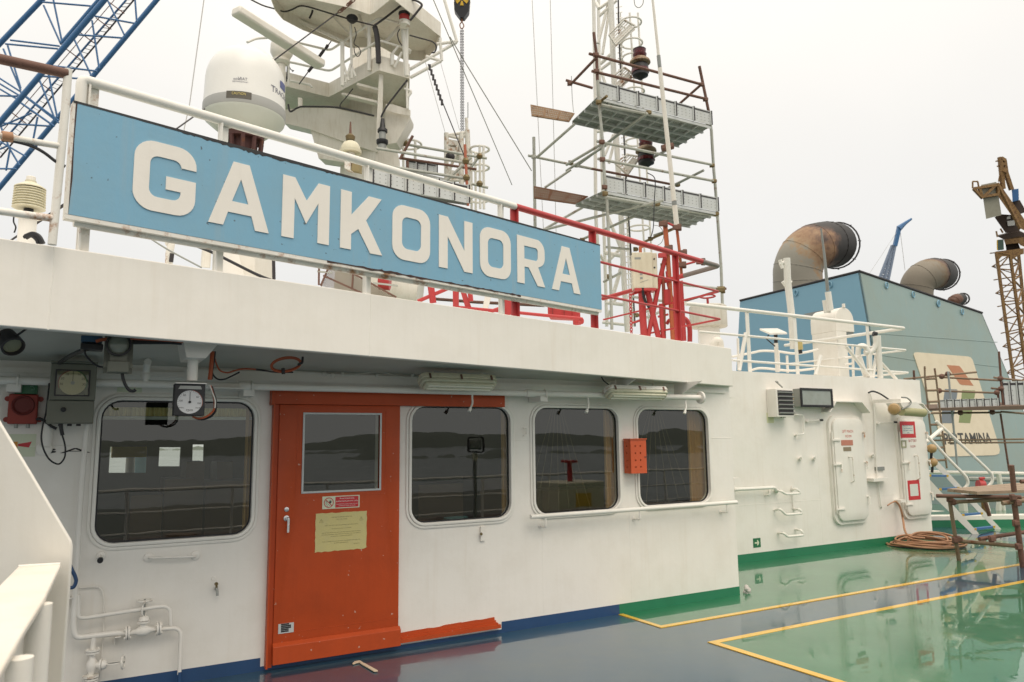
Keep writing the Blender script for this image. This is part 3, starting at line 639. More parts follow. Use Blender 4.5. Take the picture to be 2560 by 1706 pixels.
cable('black cable strapped beside the orange bundle', WL('a', .93, ((1970,290),(1960,380),(1945,460),(1942,545))), .009)
cable('orange cable swagging from the bracket toward the door', WL('a', .6, ((1960,320),(1985,400),(2020,465),(2090,485),(2160,465),(2240,450),(2350,455))), .006, CORD)
cable('black cable swagging below the orange one', WL('a', .6, ((1945,420),(1955,500),(2000,545),(2060,545),(2120,520),(2200,480))), .0055)
cable('orange cable lying under the soffit toward its coil', WL('a', 1.3, ((880,200),(960,180),(1200,170),(1400,178),(1600,190),(1680,200))), .010, CORD)
cable('black cable under the soffit beside the orange one', WL('a', 1.25, ((1220,205),(1400,205),(1550,205),(1668,212))), .014)
cable('red cable loop hanging right of the rpm gauge', WL('a', 1.12, ((1930,600),(1955,680),(1970,760),(1960,830),(1900,885),(1830,905),(1765,890))), .006, CORD, 'gauge_cable')
cable('black cable loop hanging right of the rpm gauge', WL('a', 1.1, ((1940,610),(1970,700),(1982,770),(1975,840),(1930,890),(1850,915),(1790,900))), .007, BLK, 'gauge_cable')
cable('pale cable loop hanging right of the rpm gauge', WL('a', 1.13, ((1925,600),(1950,670),(1975,740),(1972,810))), .004, WH, 'gauge_cable')
cable('thin white wire clipped along the ledge above the door', WL('c', .06, ((330,275),(560,292),(800,310),(900,308),(1010,290),(1100,282),(1200,292),(1330,325),(1420,325),(1460,270),(1480,225),(1520,198),(1570,205),(1600,260))), .0035, WHW, 'wire')
t = wt('coiled_cable', 'orange cable coil tied up above the orange door', 'cable coil', 'c', 290, 270, .1)
rd = random.Random(3)
for i in range(3):
    pts = []
    for j in range(16):
        a2 = 2*math.pi*j/16; x = 275+(128+i*5)*math.cos(a2); y = 212+(55+i*6)*math.sin(a2)-.12*(x-275); pts.append(W('c', x, y, .90+.02*i))
    emit('loop', MB().tube(crv(pts, 3, True), .006, 8, closed=True), CORD, t)
mb = MB().tube(WL('c', .95, ((248,245),(252,300))), .012, 8); mb.tube(WL('c', .95, ((385,215),(425,195))), .009, 8); mb.tube(WL('c', .95, ((425,195),(430,140))), .008, 8); emit('tie', mb, BLK, t)
cable('black cable end below the orange coil', WL('c', .75, ((0,258),(80,268),(180,282),(340,283))), .006)
for i, (x, y) in enumerate(((628, 300), (705, 308))):
    u, z = WU('c', x, y, .02); emit('ledge_disc', MB().lathe(WM(u, z, .02), [(.022, 0), (.022, .012), (.013, .02)], 16), WHW, None, ('left', 'right')[i]+' one of two small white discs on the ledge above the door window', 'disc', 'small discs on the ledge')
for i, (x, y) in enumerate(((790, 300), (1108, 312), (1430, 310))):
    u, z = WU('c', x, y, .02); emit('cable_clip', MB().box(WM(u, z, .02), -.012, .012, -.016, .014, .004, .02), WHW, None, ('leftmost', 'middle', 'rightmost')[i]+' of three small wire clips along the ledge above the door', 'clip', 'wire clips on the ledge')
# fluorescent lamps
def fluor(label, k, xl, xr, yt, yb, o, tilt, dirty):
    (u0, z1), (u1, z0) = WU(k, xl, yt, o), WU(k, xr, yb, o)
    t = thing('fluorescent_lamp', label, 'lamp', A+wd*(u0+u1)/2+wn*o+Z*z0, 'fluorescent lamps under the soffit')
    c = A+wd*(u0+u1)/2+wn*o+Z*((z0+z1)/2); L_ = (u1-u0)/2; h = (z1-z0)
    ax = wd; nz_ = (wn*.55-Z).normalized(); ny = nz_.cross(ax)
    M_ = fr(c, ax, ny, nz_)
    bm_ = CREAM if dirty else WHR
    mb = MB(); mb.prism(rrect(-L_, -.075, L_, .075, .05), M_, -.055, -.012); emit('housing', mb, bm_, t, bev=.006)
    mb = MB(); mb.prism(rrect(-L_+.008, -.068, L_-.008, .068, .045), M_, -.0115, .02); mb.prism(rrect(-L_+.03, -.05, L_-.03, .05, .03), M_, .0205, .045); emit('diffuser', mb, TUBEL, t, bev=.006)
    for s_ in (-.022, .022):
        emit('tube', MB().tube([M_ @ V((-L_+.06, s_, .046)), M_ @ V((L_-.06, s_, .046))], .009, 8), paint('tube_white', (.75,.74,.62), .3), t)
    for x in (-L_*.8, 0, L_*.8):
        for s_ in (-1, 1): emit('clip', MB().box(M_, x-.008, x+.008, s_*.079-.004, s_*.079+.004, -.04, .004), RUST, t)
    for x in (-L_*.62, L_*.62):
        p = M_ @ V((x, 0, -.056)); emit('hanger', MB().bar(p, V((p.x, p.y, 2.306)), .03, .006), bm_, t); mb = MB().box(M_, -L_*.7, L_*.7, -.03, .03, -.072, -.0555); emit('mounting_rail', mb, bm_, t)
fluor('grimy cream fluorescent lamp under the soffit just right of the door', 'c', 1500, 2200, 330, 440, .42, 0, 1)
fluor('white rust-spotted fluorescent lamp above the gap between the last two windows', 'd', 1085, 1610, 235, 350, .30, 0, 0)
cable('black lead rising from the white fluorescent lamp', WL('d', .30, ((1125,225),(1100,205),(1070,180),(1050,148))), .006)
# stickers, hooks, handles
t = wt('horn_sticker', 'pale green sticker with a red and orange horn symbol low at the far left', 'sticker', 'a', 200, 1255)
x0, x1, z0, z1, _, _ = wbox('a', -30, 1255, 320, 1050, .002, .001); sh = emit('sheet', MB().box(WM(), x0, x1, z0, z1, .0012, .0022), FLG, t)
q = lambda pts, o0=.0024, o1=.003: MB().prism([WU('a', x, y, .003) for x, y in pts][::-1], WM(), o0, o1)
emit('symbol', q(((165,1140),(292,1118),(266,1172),(165,1160))), SRED, t); emit('symbol', q(((115,1120),(163,1118),(161,1175),(115,1175))), paint('sign_orange', (.7,.28,.03), .5), t)
u, z = WU('a', 170, 1210, .003); emit('lettering', textm('NO. 3A', WM(u-.03, z, .003), .05, .0003, .9), SBLK, t)
t = wt('small_sticker', 'small pale green sticker with a red triangle behind the lamp cable', 'sticker', 'a', 1190, 670)
x0, x1, z0, z1, _, _ = wbox('a', 1078, 668, 1302, 590, .002, .001); emit('sheet', MB().box(WM(), x0, x1, z0, z1, .0012, .0022), FLG, t); emit('symbol', q(((1150,600),(1245,597),(1245,625))), SRED, t)
# restricted sign and paper on the door
t = wt('restricted_sign', 'white and red restricted area sign stuck below the door window', 'sign', 'p', 660, 480, .052)
(x0, z0), (x1, z1) = WU('p', 235, 498, .052), WU('p', 1098, 160, .052); z0 = WU('p', 1098, 447, .052)[1]; z1 = (WU('p', 235, 205, .052)[1]+z1)/2
emit('board', MB().box(WM(), x0, x1, z0, z1, .0505, .053), FLG, t)
(rx0, rz1), (rx1, rz0) = WU('p', 540, 222, .053), WU('p', 1070, 412, .053); pn = emit('red_panel', MB().box(WM(), rx0, rx1, z0+.007, z1-.007, .0531, .0538), SRED, t)
hh = z1-z0; cx = (rx0+rx1)/2
ms = [textm('Restricted area', WM(cx, z0+hh*.78, .0544), .017, .0003, (rx1-rx0)*.62), textm('authorised persons only', WM(cx, z0+hh*.57, .0544), .017, .0003, (rx1-rx0)*.94),
      textm('Unauthorised presence within this area', WM(cx, z0+hh*.34, .0544), .009, .0003, (rx1-rx0)*.92), textm('constitutes a breach of security', WM(cx, z0+hh*.21, .0544), .009, .0003, (rx1-rx0)*.74)]
emit('lettering', joinm(ms), STXT, pn)
cu, cz = x0+hh*.52, (z0+z1)/2; r_ = hh*.40
M_ = WM(); mb = arc(cu, cz, r_*.86, r_, 0, 360, M_, .0545, .0549, 30); mb.prism([(cu-r_*.68, cz+r_*.58), (cu-r_*.58, cz+r_*.68), (cu+r_*.68, cz-r_*.58), (cu+r_*.58, cz-r_*.68)], M_, .0546, .055)
emit('prohibition_ring', mb, SRED, t)
mb = MB(); mb.prism([(cu+r_*x, cz+r_*y) for x, y in ((.05,.0),(.1,-.15),(.3,-.2),(.5,0),(.68,.15),(.5,.12),(.55,.42),(.42,.15),(.40,.55),(.3,.18),(.25,.55),(.18,.18),(.1,.42),(.08,.12))], M_, .0535, .0540); emit('hand_symbol', mb, SBLK, t)
mb = MB()
for pts in (((-.72,.18),(-.6,.3),(-.4,.2),(-.3,.05)), ((-.62,-.05),(-.5,-.3),(-.35,-.55),(-.2,-.75)), ((-.5,.1),(-.3,-.2),(0,-.4),(.2,-.65))): mb.tube([M_ @ V((cu+r_*x, cz+r_*y, .054)) for x, y in pts], .0009, 5)
emit('figure_symbol', mb, SBLK, t)
t = wt('security_notice', 'torn-edged yellow paper notice taped to the middle of the orange door', 'notice', 'p', 660, 1400, .052)
(x0, z1), (x1, z0) = WU('p', 85, 600, .052), WU('p', 1255, 1390, .052)
rd = random.Random(8); ol = []
for i in range(16): ol.append((x0+(x1-x0)*i/16, z0+rd.uniform(-.004, .003)))
ol += [(x1-.004, z0+.004), (x1, z0+.012)]
for i in range(1, 10): ol.append((x1+rd.uniform(-.003, .002), z0+(z1-z0)*i/10))
for i in range(16): ol.append((x1-(x1-x0)*i/16, z1+rd.uniform(-.003, .003)))
for i in range(10): ol.append((x0+rd.uniform(-.002, .003), z1-(z1-z0)*i/10))
emit('paper', MB().prism(ol, WM(), .0505, .0522), PAPER, t)
ww, hh = x1-x0, z1-z0; ms = []
for s_, fx, fy, w_, sz in (('THIS SHIP COMPLIES WITH THE', .5, .88, .40, .011), ('I.M.O. ISPS CODE', .5, .82, .22, .011), ('STRICT SECURITY MEASURES & PROCEDURES ARE IN FORCE', .5, .67, .64, .008), ('NO VISITORS WITHOUT ALLOWED', .5, .58, .38, .008),
   ('VISITORS WILL BE MET ON DECK AND MUST RECEIVE ONBOARD BADGE', .5, .48, .76, .008), ('& PHOTOGRAPHIC IDENTIFICATION AND MAY BE SUBJECT', .5, .43, .76, .008), ('TO PERSONAL OR BAGGAGE SEARCH', .5, .38, .42, .008),
   ('YOUR CO-OPERATION IS EXPECTED IN COMPLIANCE WITH MARITIME', .5, .25, .74, .008), ('SECURITY REQUIREMENTS', .5, .20, .28, .008), ('THE MASTER', .8, .15, .13, .008)):
    ms.append(textm(s_, WM(x0+ww*fx, z0+hh*fy, .0526), sz, .0003, ww*w_))
for fx in (.11, .89):
    c_ = (x0+ww*fx, z0+hh*.80); tr = [(c_[0]+.016*a2, c_[1]+.016*b2) for a2, b2 in ((-1, -.75), (1, -.75), (0, 1.05))]
    for i in range(3):
        q_ = MB().bar(WM() @ V((*tr[i], .0526)), WM() @ V((*tr[(i+1) % 3], .0526)), .0014, .0008, wn); me = bpy.data.meshes.new('q'); me.from_pydata(q_.v, [], q_.f); ms.append(me)
    q_ = MB().box(WM(), c_[0]-.001, c_[0]+.001, c_[1]-.003, c_[1]+.01, .0524, .0529); q_.box(WM(), c_[0]-.001, c_[0]+.001, c_[1]-.008, c_[1]-.005, .0524, .0529); me = bpy.data.meshes.new('q'); me.from_pydata(q_.v, [], q_.f); ms.append(me)
emit('lettering', joinm(ms), INK, t)
# orange perforated box
t = wt('letter_box', 'orange metal box with rows of round holes between the last two windows', 'box', 'd', 1340, 985)
o = .13; (x0, z0), (x1, z1) = WU('d', 1310, 985, o), WU('d', 1435, 690, o)
hx = [x0+(x1-x0)*f_ for f_ in (.30, .62)]; hz = [z0+(z1-z0)*f_ for f_ in (.19, .39, .60, .81)]
bd = emit('front', cmesh([[(x0, z0), (x1, z0), (x1, z1), (x0, z1)]]+[circ(u, z, .0085, 14) for u in hx for z in hz], WM(), o-.004, o), ORGB, t)
sd_ = fr(A+wd*x0, wn, Z, -wd)
emit('side', cmesh([[(.02, z0), (o-.0045, z0), (o-.0045, z1), (.02, z1)]]+[circ(.065, z, .0085, 14) for z in hz], sd_, -.004, 0), ORGB, t)
mb = MB().box(WM(), x1-.004, x1, z0, z1, .02, o-.0045); mb.box(WM(), x0+.0045, x1-.0045, z0, z0+.004, .02, o-.0045); mb.box(WM(), x0+.0045, x1-.0045, z0+.005, z1, .0205, .0245); emit('casing', mb, ORGB, t)
emit('lid', MB().box(WM(), x0-.008, x1+.006, z1+.0005, z1+.012, .02, o+.01), ORGB, t, bev=.002)
mb = MB().box(WM(), x1-.028, x1-.006, z0+(z1-z0)*.47, z0+(z1-z0)*.49, o+.0005, o+.006); emit('latch', mb, DARK, t)
# handrail below the last windows
t = wt('handrail', 'white tubular handrail on three brackets below the last two windows', 'handrail', 'd', 1300, 1400)
o = .10; u0 = WU('d', 438, 1350, o)[0]; u1 = WU('d', 2220, 1228, o)[0]; zr = WU('d', 1300, 1297, o)[1]
emit('rail', MB().tube([f(u0, zr, o), f(u1, zr, o)], .021, 14), WH, t)
for x, y in ((568, 1400), (1383, 1350), (2138, 1280)):
    u = WU('d', x, y, o)[0]; mb = MB().tube(bend([f(u, zr-.01, o), f(u, zr-.105, o), f(u, zr-.105, .004)], .02), .009, 8); mb.lathe(WM(u, zr-.105, .001), [(.022, 0), (.02, .006)], 14); emit('bracket', mb, WHW, t)
# grab bar, pull, taps, padlock eye, small hooks on the left part of the wall
t = wt('grab_bar', 'short white grab bar on round plates below the left window', 'grab bar', 'b', 1400, 580)
pa, pb = WU('b', 1215, 550, .03), WU('b', 1600, 535, .03)
mb = MB().tube(bend([f(pa[0], pa[1], .012), f(pa[0]+.02, pa[1], .05), f(pb[0]-.02, pb[1], .05), f(pb[0], pb[1], .012)], .02), .0085, 10); emit('bar', mb, WHW, t)
for q_ in (pa, pb): mb = MB(); mb.lathe(WM(q_[0], q_[1], .001), [(.033, 0), (.031, .01), (.018, .016)], 20); emit('base', mb, WHW, t)
u, z = WU('b', 825, 535, .02)
t = wt('pipe_stub', 'white wall stub ending in a black rubber cap below the left window', 'pipe stub', 'b', 820, 600)
mb = MB(); mb.lathe(WM(u, z, .001), [(.03, 0), (.028, .012), (.016, .018)], 20); mb.tube([f(u, z, .015), f(u-.004, z-.015, .09)], .013, 12); emit('stub', mb, WHW, t)
mb = MB(); mb.tube([f(u-.004, z-.015, .0905), f(u-.006, z-.018, .12)], .019, 12); emit('cap', mb, BLK, t)
def tap(label, k, x, y):
    u, z = WU(k, x, y, .03); t = thing('water_tap', label, 'tap', f(u, z-.05, .03))
    mb = MB(); mb.tube([f(u, z, .001), f(u, z, .045)], .010, 10); mb.tube(bend([f(u, z+.01, .04), f(u+.004, z-.01, .05), f(u+.004, z-.045, .056)], .01), .009, 10); emit('spout', mb, GREYM, t)
    mb = MB(); mb.tube([f(u, z+.005, .04), f(u-.004, z+.05, .045)], .008, 8); mb.lathe(WM(u-.004, z+.04, .034), [(.013, 0), (.013, .016)], 12); emit('valve_handle', mb, BRASS, t)
tap('small metal tap on the wall left of the orange door', 'b', 1768, 805)
t = wt('door_stop', 'small white plate with a brass knob below the second window', 'door stop', 'e', 2040, 290)
x0, x1, z0, z1, _, _ = wbox('e', 2022, 295, 2062, 170, .02); emit('plate', MB().box(WM(), x0, x1, z0, z1, .001, .02), WHW, t)
mb = MB(); u, z = WU('e', 2030, 235, .03); mb.tube([f(u, z, .0205), f(u-.012, z, .045)], .012, 12); emit('knob', mb, BRASS, t)
u, z = WU('b', 1745, 720); emit('wall_disc', MB().lathe(WM(u, z, .001), [(.017, 0), (.015, .003)], 18), WHW, None, 'flat white disc on the wall above the small tap', 'disc')
mb = MB(); mb.tube(bend(WL('d', .03, ((375, 590), (402, 585), (402, 650), (378, 655))), .01), .006, 8); emit('wall_hook', mb, WHW, None, 'small white C-shaped hook between the second and third windows', 'hook')
# vertical pipes and valves left
t = wt('drain_piping', 'white water piping with bends running down the wall left of the door', 'piping', 'b', 620, 1200)
o = .09
P3 = lambda pts, o=o: [W('b', x, y, o) for x, y in pts]
up_ = f(WU('a', 800, 980, o)[0], 2.12, o)
emit('pipe', MB().tube(bend([up_]+P3(((655, 100), (612, 900), (600, 1090), (612, 1205), (940, 1165), (1060, 1160))), .10, 6), .0185, 12), WHW, t)
emit('pipe', MB().tube(bend(P3(((640, 850), (640, 1035), (700, 1040), (1180, 965), (1390, 935), (1395, 1100))), .08, 6), .014, 12), WHW, t)
emit('pipe', MB().tube(bend(P3(((1290, 1135), (1480, 1115), (1465, 1500))), .07, 6), .0145, 12), WHW, t)
emit('pipe', MB().tube(bend(P3(((765, 1200), (755, 1330))), .02, 4), .017, 12), WHW, t)
emit('pipe', MB().tube(bend([W('b', 1467, 1480, o), W('b', 1464, 1590, o)], .02), .0152, 12), NAVY, t, label='dark blue painted pipe foot')
emit('pipe', MB().tube(bend(P3(((640, 795), (820, 780), (850, 880), (845, 1180), (815, 1560)), .02), .06, 6), .0055, 8), WHW, t)
mb = MB(); 
for x, y in ((575, 880), (960, 1195)): x0, x1, z0, z1, _, _ = wbox('b', x-25, y+30, x+20, y-10, .06); mb.box(WM(), x0, x1, z1-.006, z1, .001, o+.02); mb.box(WM(), x0, x0+.006, z0-.03, z1, .001, .05)
emit('pipe_bracket', mb, WHW, t)
def valve(label, cpt, axis, stem, s=1.0, wheel=.045):
    t = thing('globe_valve', label, 'valve', cpt, 'globe valves on the wall piping')
    ax = V(axis).normalized(); stv = V(stem).normalized(); c = V(cpt)
    mb = MB(); mb.tube([c-ax*.085*s, c-ax*.05*s, c-ax*.02*s, c+ax*.02*s, c+ax*.05*s, c+ax*.085*s], [.016*s, .020*s, .036*s, .036*s, .020*s, .016*s], 14); mb.tube([c, c+stv*.055*s], .024*s, 14); emit('body', mb, WHW, t)
    for k in (-1, 1):
        mb = MB(); q_ = c+ax*.085*s*k
        mb.lathe(zdir(q_, ax*k), [(.047*s, 0), (.047*s, .012*s)], 20); mb.lathe(zdir(q_+ax*k*.016*s, ax*k), [(.047*s, 0), (.047*s, .012*s)], 20)
        M_ = zdir(q_-ax*k*.008*s, ax*k)
        for i in range(4): a2 = math.pi/4+i*math.pi/2; mb.tube([M_ @ V((.036*s*math.cos(a2), .036*s*math.sin(a2), 0)), M_ @ V((.036*s*math.cos(a2), .036*s*math.sin(a2), .046*s))], .007*s, 6)
        fl = emit('flange', mb, WHW, t); mb = MB(); mb.lathe(zdir(q_+ax*k*.0125*s, ax*k), [(.044*s, 0), (.044*s, .003*s)], 20); emit('gasket', mb, BLK, fl)
    mb = MB(); M_ = zdir(c+stv*.055*s, stv); mb.lathe(M_, [(.04*s, 0), (.04*s, .012*s)], 16); mb.lathe(zdir(c+stv*.071*s, stv), [(.036*s, 0), (.03*s, .02*s), (.016*s, .03*s)], 16)
    emit('bonnet', mb, WHW, t)
    mb = MB(); M_ = zdir(c+stv*.1*s, stv); sx_ = .032*s
    ring = [M_ @ V((sx_*math.cos(a2), 0, .045*s+.045*s*math.sin(a2))) for a2 in [2*math.pi*i/16 for i in range(16)]]
    mb.tube(ring, .006*s, 6, closed=True); emit('yoke', mb, WHW, t)
    mb = MB(); mb.tube([c+stv*.09*s, c+stv*.215*s], .0065*s, 8); emit('spindle', mb, GREYM, t)
    mb = MB(); M_ = zdir(c+stv*.205*s, stv); mb.tube([M_ @ V((wheel*math.cos(a2), wheel*math.sin(a2), 0)) for a2 in [2*math.pi*i/20 for i in range(20)]], .007*s, 8, closed=True)
    for i in range(5): a2 = 2*math.pi*i/5; mb.tube([M_ @ V((0, 0, 0)), M_ @ V((wheel*math.cos(a2), wheel*math.sin(a2), 0))], .005*s, 6)
    emit('handwheel', mb, WHR, t); return t
valve('white globe valve with upright handwheel on the horizontal pipe', W('b', 1170, 1145, o), wd+Z*.03, Z)
valve('white globe valve lower down with its handwheel turned to the right', W('b', 750, 1430, o), Z, wd+wn*.3+Z*.04, .95, .04)
mb = MB(); q_ = W('b', 742, 1515, o); mb.lathe(Matrix.Translation(q_), [(.05, -.006), (.05, .006)], 20); mb.lathe(Matrix.Translation(q_), [(.02, .006), (.02, .04)], 12); emit('blind_flange', mb, WHR, t)
# white bracketed conduit at far left wall
mb = MB().tube(WL('a', .06, ((440, 960), (425, 1160))), .03, 12); mb.lathe(WM(*WU('a', 405, 1185, .03), .001), [(.05, 0), (.048, .02), (.03, .03)], 18); emit('conduit', mb, WHW, None, 'short fat white conduit stub below the grey gauge', 'conduit')
t = wt('dark_hose', 'dark blue hose bend emerging behind the white bulwark plate', 'hose', 'h', 560, 850)
emit('hose', MB().tube(crv([W('h', x, y, .25) for x, y in ((515, 680), (535, 730), (560, 780), (566, 820), (545, 860), (505, 862))]), .012, 10), NAVY, t)
# spotlight in the upper left corner
t = wt('spotlight', 'grimy dark spotlight under the soffit in the upper left corner', 'spotlight', 'a', 90, 260, 1.3)
c = W('a', 95, 205, 1.3); M_ = zdir(c, wn*.6+wd*.3-Z*.5)
mb = MB(); mb.lathe(M_, [(.02, -.10), (.045, -.07), (.055, 0), (.058, .05), (.050, .055), (.045, .03), (.001, .02)], 18); emit('housing', mb, DARK, t)
mb = MB(); mb.lathe(M_, [(.044, .031), (.044, .034), (.001, .036)], 16); emit('lens', mb, paint('dirty_lens', (.25,.24,.15), .3), t)
mb = MB().tube([W('a', 40, 180, 1.3), W('a', -30, 130, 1.3)], .015, 8); emit('arm', mb, DARK, t)
cable('thin black cable on the soffit near the corner spotlight', WL('a', 1.35, ((130, 155), (190, 120), (260, 70))), .006)
# ------------------------------------------------------------------ name board and the railing on the fascia
t = thing('name_board', 'long blue name board with large white letters on the railing above the fascia', 'sign', FM() @ V((-4.5, 2.9, 0)))
S0, S1, SZ0, SZ1 = -6.712, -2.36, 2.898, 3.512
rd = random.Random(12)
emit('panel', MB().box(FM(), S0+.012, S1, SZ0+.006, SZ1, .046, .056), SIGNB, t)
rim = MB(); rim.box(FM(), S0, S1, SZ0-.018, SZ0+.005, .0, .054); rim.box(FM(), S0, S0+.0115, SZ0+.006, SZ1, 0, .055); emit('frame', rim, WHR, t)
ed = [(S0, SZ1+.001)]; x = S0; low = []
while x < S1:
    x += rd.uniform(.004, .03); k = (1 if x < -4.6 else .35)*(.5+.5*math.sin(x*3.1))
    low.append((min(x, S1), SZ1-.005-.007*k-rd.random()**4*.014*k))
poly = [(S0, SZ1+.007), (S0, SZ1-.006)]+low+[(S1, SZ1+.007)]
emit('edge_sealant', MB().prism(poly, FM(), .0565, .0575), SBLK, t)
emit('edge_sealant', MB().box(FM(), S0, S1, SZ1+.0005, SZ1+.007, .03, .0564), SBLK, t)
mb = MB(); x = -5.2; lo = []; hi = []
while x < -3.4:
    hi.append((x, SZ0+.003+rd.random()**3*.010)); lo.append((x, SZ0-.002-rd.random()**4*.010)); x += rd.uniform(.02, .06)
emit('rust_edge', mb.prism(lo+hi[::-1], FM(), .0565, .0575), paint('peeled_edge', (.06,.03,.025), .8, .3), t); mb = MB(); mb.prism([(S0+.012, SZ0+.006), (S0+.020, SZ0+.2), (S0+.016, SZ0+.4), (S0+.019, SZ1), (S0+.012, SZ1)], FM(), .0565, .0575)
emit('rust_edge', mb, paint('peeled_edge', (.06,.03,.025), .8, .3), t)
LZ0, LZ1 = 3.006, 3.408; LH = LZ1-LZ0
def ring(w, s, r, h=LH): return [rrect(0, 0, w, h, r), rrect(s, s, w-s, h-s, max(.01, r-s*.62))]
def letter(ch, w):
    s = .083; h = LH
    if ch == 'O': return ring(w, s, .10)
    if ch == 'G':
        o_ = []
        r = .105; ri = .045
        cor = lambda cx, cy, a0, rr, n=7, sg=1: [(cx+rr*math.cos(rad(a0+sg*90*i/n)), cy+rr*math.sin(rad(a0+sg*90*i/n))) for i in range(n+1)]
        o_ += [(w, h*.70)]+cor(w-r, h-r, 0, r)+cor(r, h-r, 90, r)+cor(r, r, 180, r)+cor(w-r, r, 270, r)+[(w, h*.535), (w-.165, h*.535), (w-.165, h*.345), (w-s, h*.345)]
        o_ += cor(w-s-ri, s+ri, 0, ri, 5, -1)+cor(s+ri, s+ri, 270, ri, 5, -1)+cor(s+ri, h-s-ri, 180, ri, 5, -1)+cor(w-s-ri, h-s-ri, 90, ri, 5, -1)+[(w-s, h*.70)]
        return [o_]
    if ch == 'A':
        k = .088; return [[(0, 0), (k, 0), (k+.026, .085), (w-k-.026, .085), (w-k, 0), (w, 0), (w/2+.05, h), (w/2-.05, h)], [(k+.048, .155), (w/2, h-.10), (w-k-.048, .155)]]
    if ch == 'M': return [[(0, 0), (s, 0), (s, h*.66), (w/2, h*.28), (w-s, h*.66), (w-s, 0), (w, 0), (w, h), (w-s, h), (w/2, h*.66), (s, h), (0, h)]]
    if ch == 'K': return [[(0, 0), (s, 0), (s, h*.27), (s+.055, h*.38), (w-.098, 0), (w, 0), (w-.135, h*.56), (w-.01, h), (w-.115, h), (s, h*.60), (s, h), (0, h)]]
    if ch == 'N': return [[(0, 0), (s, 0), (s, h*.62), (w-.085, 0), (w, 0), (w, h), (w-s, h), (w-s, h*.40), (.085, h), (0, h)]]
    if ch == 'R':
        r = .10
        c1 = [(w-r+r*math.cos(rad(a_)), h-r+r*math.sin(rad(a_))) for a_ in range(0, 91, 13)]
        c2 = [(w-r*.8+r*.8*math.cos(rad(a_)), h*.42+r*.8+r*.8*math.sin(rad(a_))) for a_ in range(-70, 1, 14)]
        return [[(0, 0), (s, 0), (s, h*.36), (s+.05, h*.36), (w-.09, 0), (w, 0), (w-.082, h*.40)]+c2+c1+[(0, h)], [(s, h*.53), (s, h-.078)]+[(w-s-.03+.03*math.sin(rad(a_)), h-.078-.03+.03*math.cos(rad(a_))) for a_ in range(0, 91, 15)]+[(w-s-.03+.03*math.cos(rad(a_)), h*.53+.03-.03*math.sin(rad(a_))) for a_ in range(0, 91, 15)]]
for ch, u0, u1 in (('G', -6.403, -6.066), ('A', -5.986, -5.612), ('M', -5.528, -5.194), ('K', -5.11, -4.776), ('O', -4.692, -4.356), ('N', -4.272, -3.940), ('O', -3.862, -3.526), ('R', -3.452, -3.123), ('A', -3.035, -2.663)):
    emit('letter', cmesh(letter(ch, u1-u0), FM(u0, LZ0, 0), .0565, .0625), LETW, t)
# railing: white part
f2 = lambda u, z, o=-.03: FM() @ V((u, z, o))
RZ = 3.685
t = thing('guard_railing', 'white tubular guard railing carrying the blue name board', 'railing', f2(-5, FZ1))
UR = -3.38
emit('rail', MB().tube(bend([f2(-6.66, 3.25), f2(-6.66, RZ), f2(UR, RZ)], .03), .0285, 14), WH, t)
emit('rail', MB().tube([f2(-6.66, 2.878, 0.0), f2(-2.36, 2.878, 0.0)], .021, 12), WHR, t)
posts = [FU('q00', 2060, 1250, -.03)[0], FU('q11', 1045, 50, -.03)[0], FU('q11', 2260, 380, -.03)[0]]
for u in [-6.60]+posts: emit('post', MB().box(FM(), u-.03, u+.03, FZ1-.12, RZ-.01, -.056, -.044).box(FM(), u-.028, u-.018, FZ1-.12, RZ-.02, -.0435, -.01), WHR if u < -6 else WH, t)
t = thing('guard_railing', 'red tubular guard railing turning the corner at the end of the fascia', 'railing', f2(-1, FZ1))
UC = FU('q12', 1890, 890, -.03)[0]
cB = f2(UC, RZ); away = (A-B); bk = -fn
emit('rail', MB().tube([f2(UR+.001, RZ), f2(FU('q12', 1740, 840, -.03)[0], RZ)], .0285, 14), RED, t)
emit('rail', MB().tube(bend([f2(FU('q12', 1742, 841, -.03)[0], RZ), cB, cB-wn*.55], .03), .028, 14), paint('primer_grey', (.22,.19,.17), .6, .4), t)
emit('rail', MB().tube([cB-wn*.551, cB-wn*2.2], .0285, 14), RED, t)
for dz in (.30, .62):
    c_ = cB-Z*dz
    emit('rail', MB().tube(bend([f2(-2.35, RZ-dz), c_, c_-wn*2.2], .03), .012, 8), RED, t)
for u in [FU('q12', 25, 420, -.03)[0], FU('q12', 740, 600, -.03)[0], FU('q12', 1505, 900, -.03)[0]]:
    emit('post', MB().box(FM(), u-.03, u+.03, FZ1-.12, RZ-.01, -.056, -.042).box(FM(), u+.018, u+.028, FZ1-.12, RZ-.02, -.041, -.01), RED, t)
# left end rails
t = thing('scaffold_rail', 'rusty dark pipe rail with a pale post at the far left end of the fascia', 'railing', f2(-7, FZ1))
o = .06
lp = lambda k, x, y: FP(k, x, y, o)
emit('rail', MB().tube([lp('q00', -60, 530), lp('q00', 620, 680)], .026, 12), RUST, t)
emit('post', MB().tube([lp('q00', 625, 640), lp('q00', 600, 1000), lp('q10', 478, 680)], .0205, 12), WHR, t)
emit('rail', MB().tube([lp('q00', -60, 1240), lp('q00', 560, 1345)], .017, 10), WHR, t)
emit('rail', MB().tube([lp('q10', -60, 365), lp('q10', 490, 440)], .019, 10), WHR, t)
mb = MB().tube([lp('q00', 15, 1250), lp('q00', 115, 1265)], .026, 12); emit('rope_lashing', mb, COP, t)
cable('black cable sagging from the left rail toward the name board', [lp('q00', x, y) for x, y in ((20, 1290), (130, 1300), (280, 1340), (400, 1400), (520, 1490), (600, 1530))], .008)
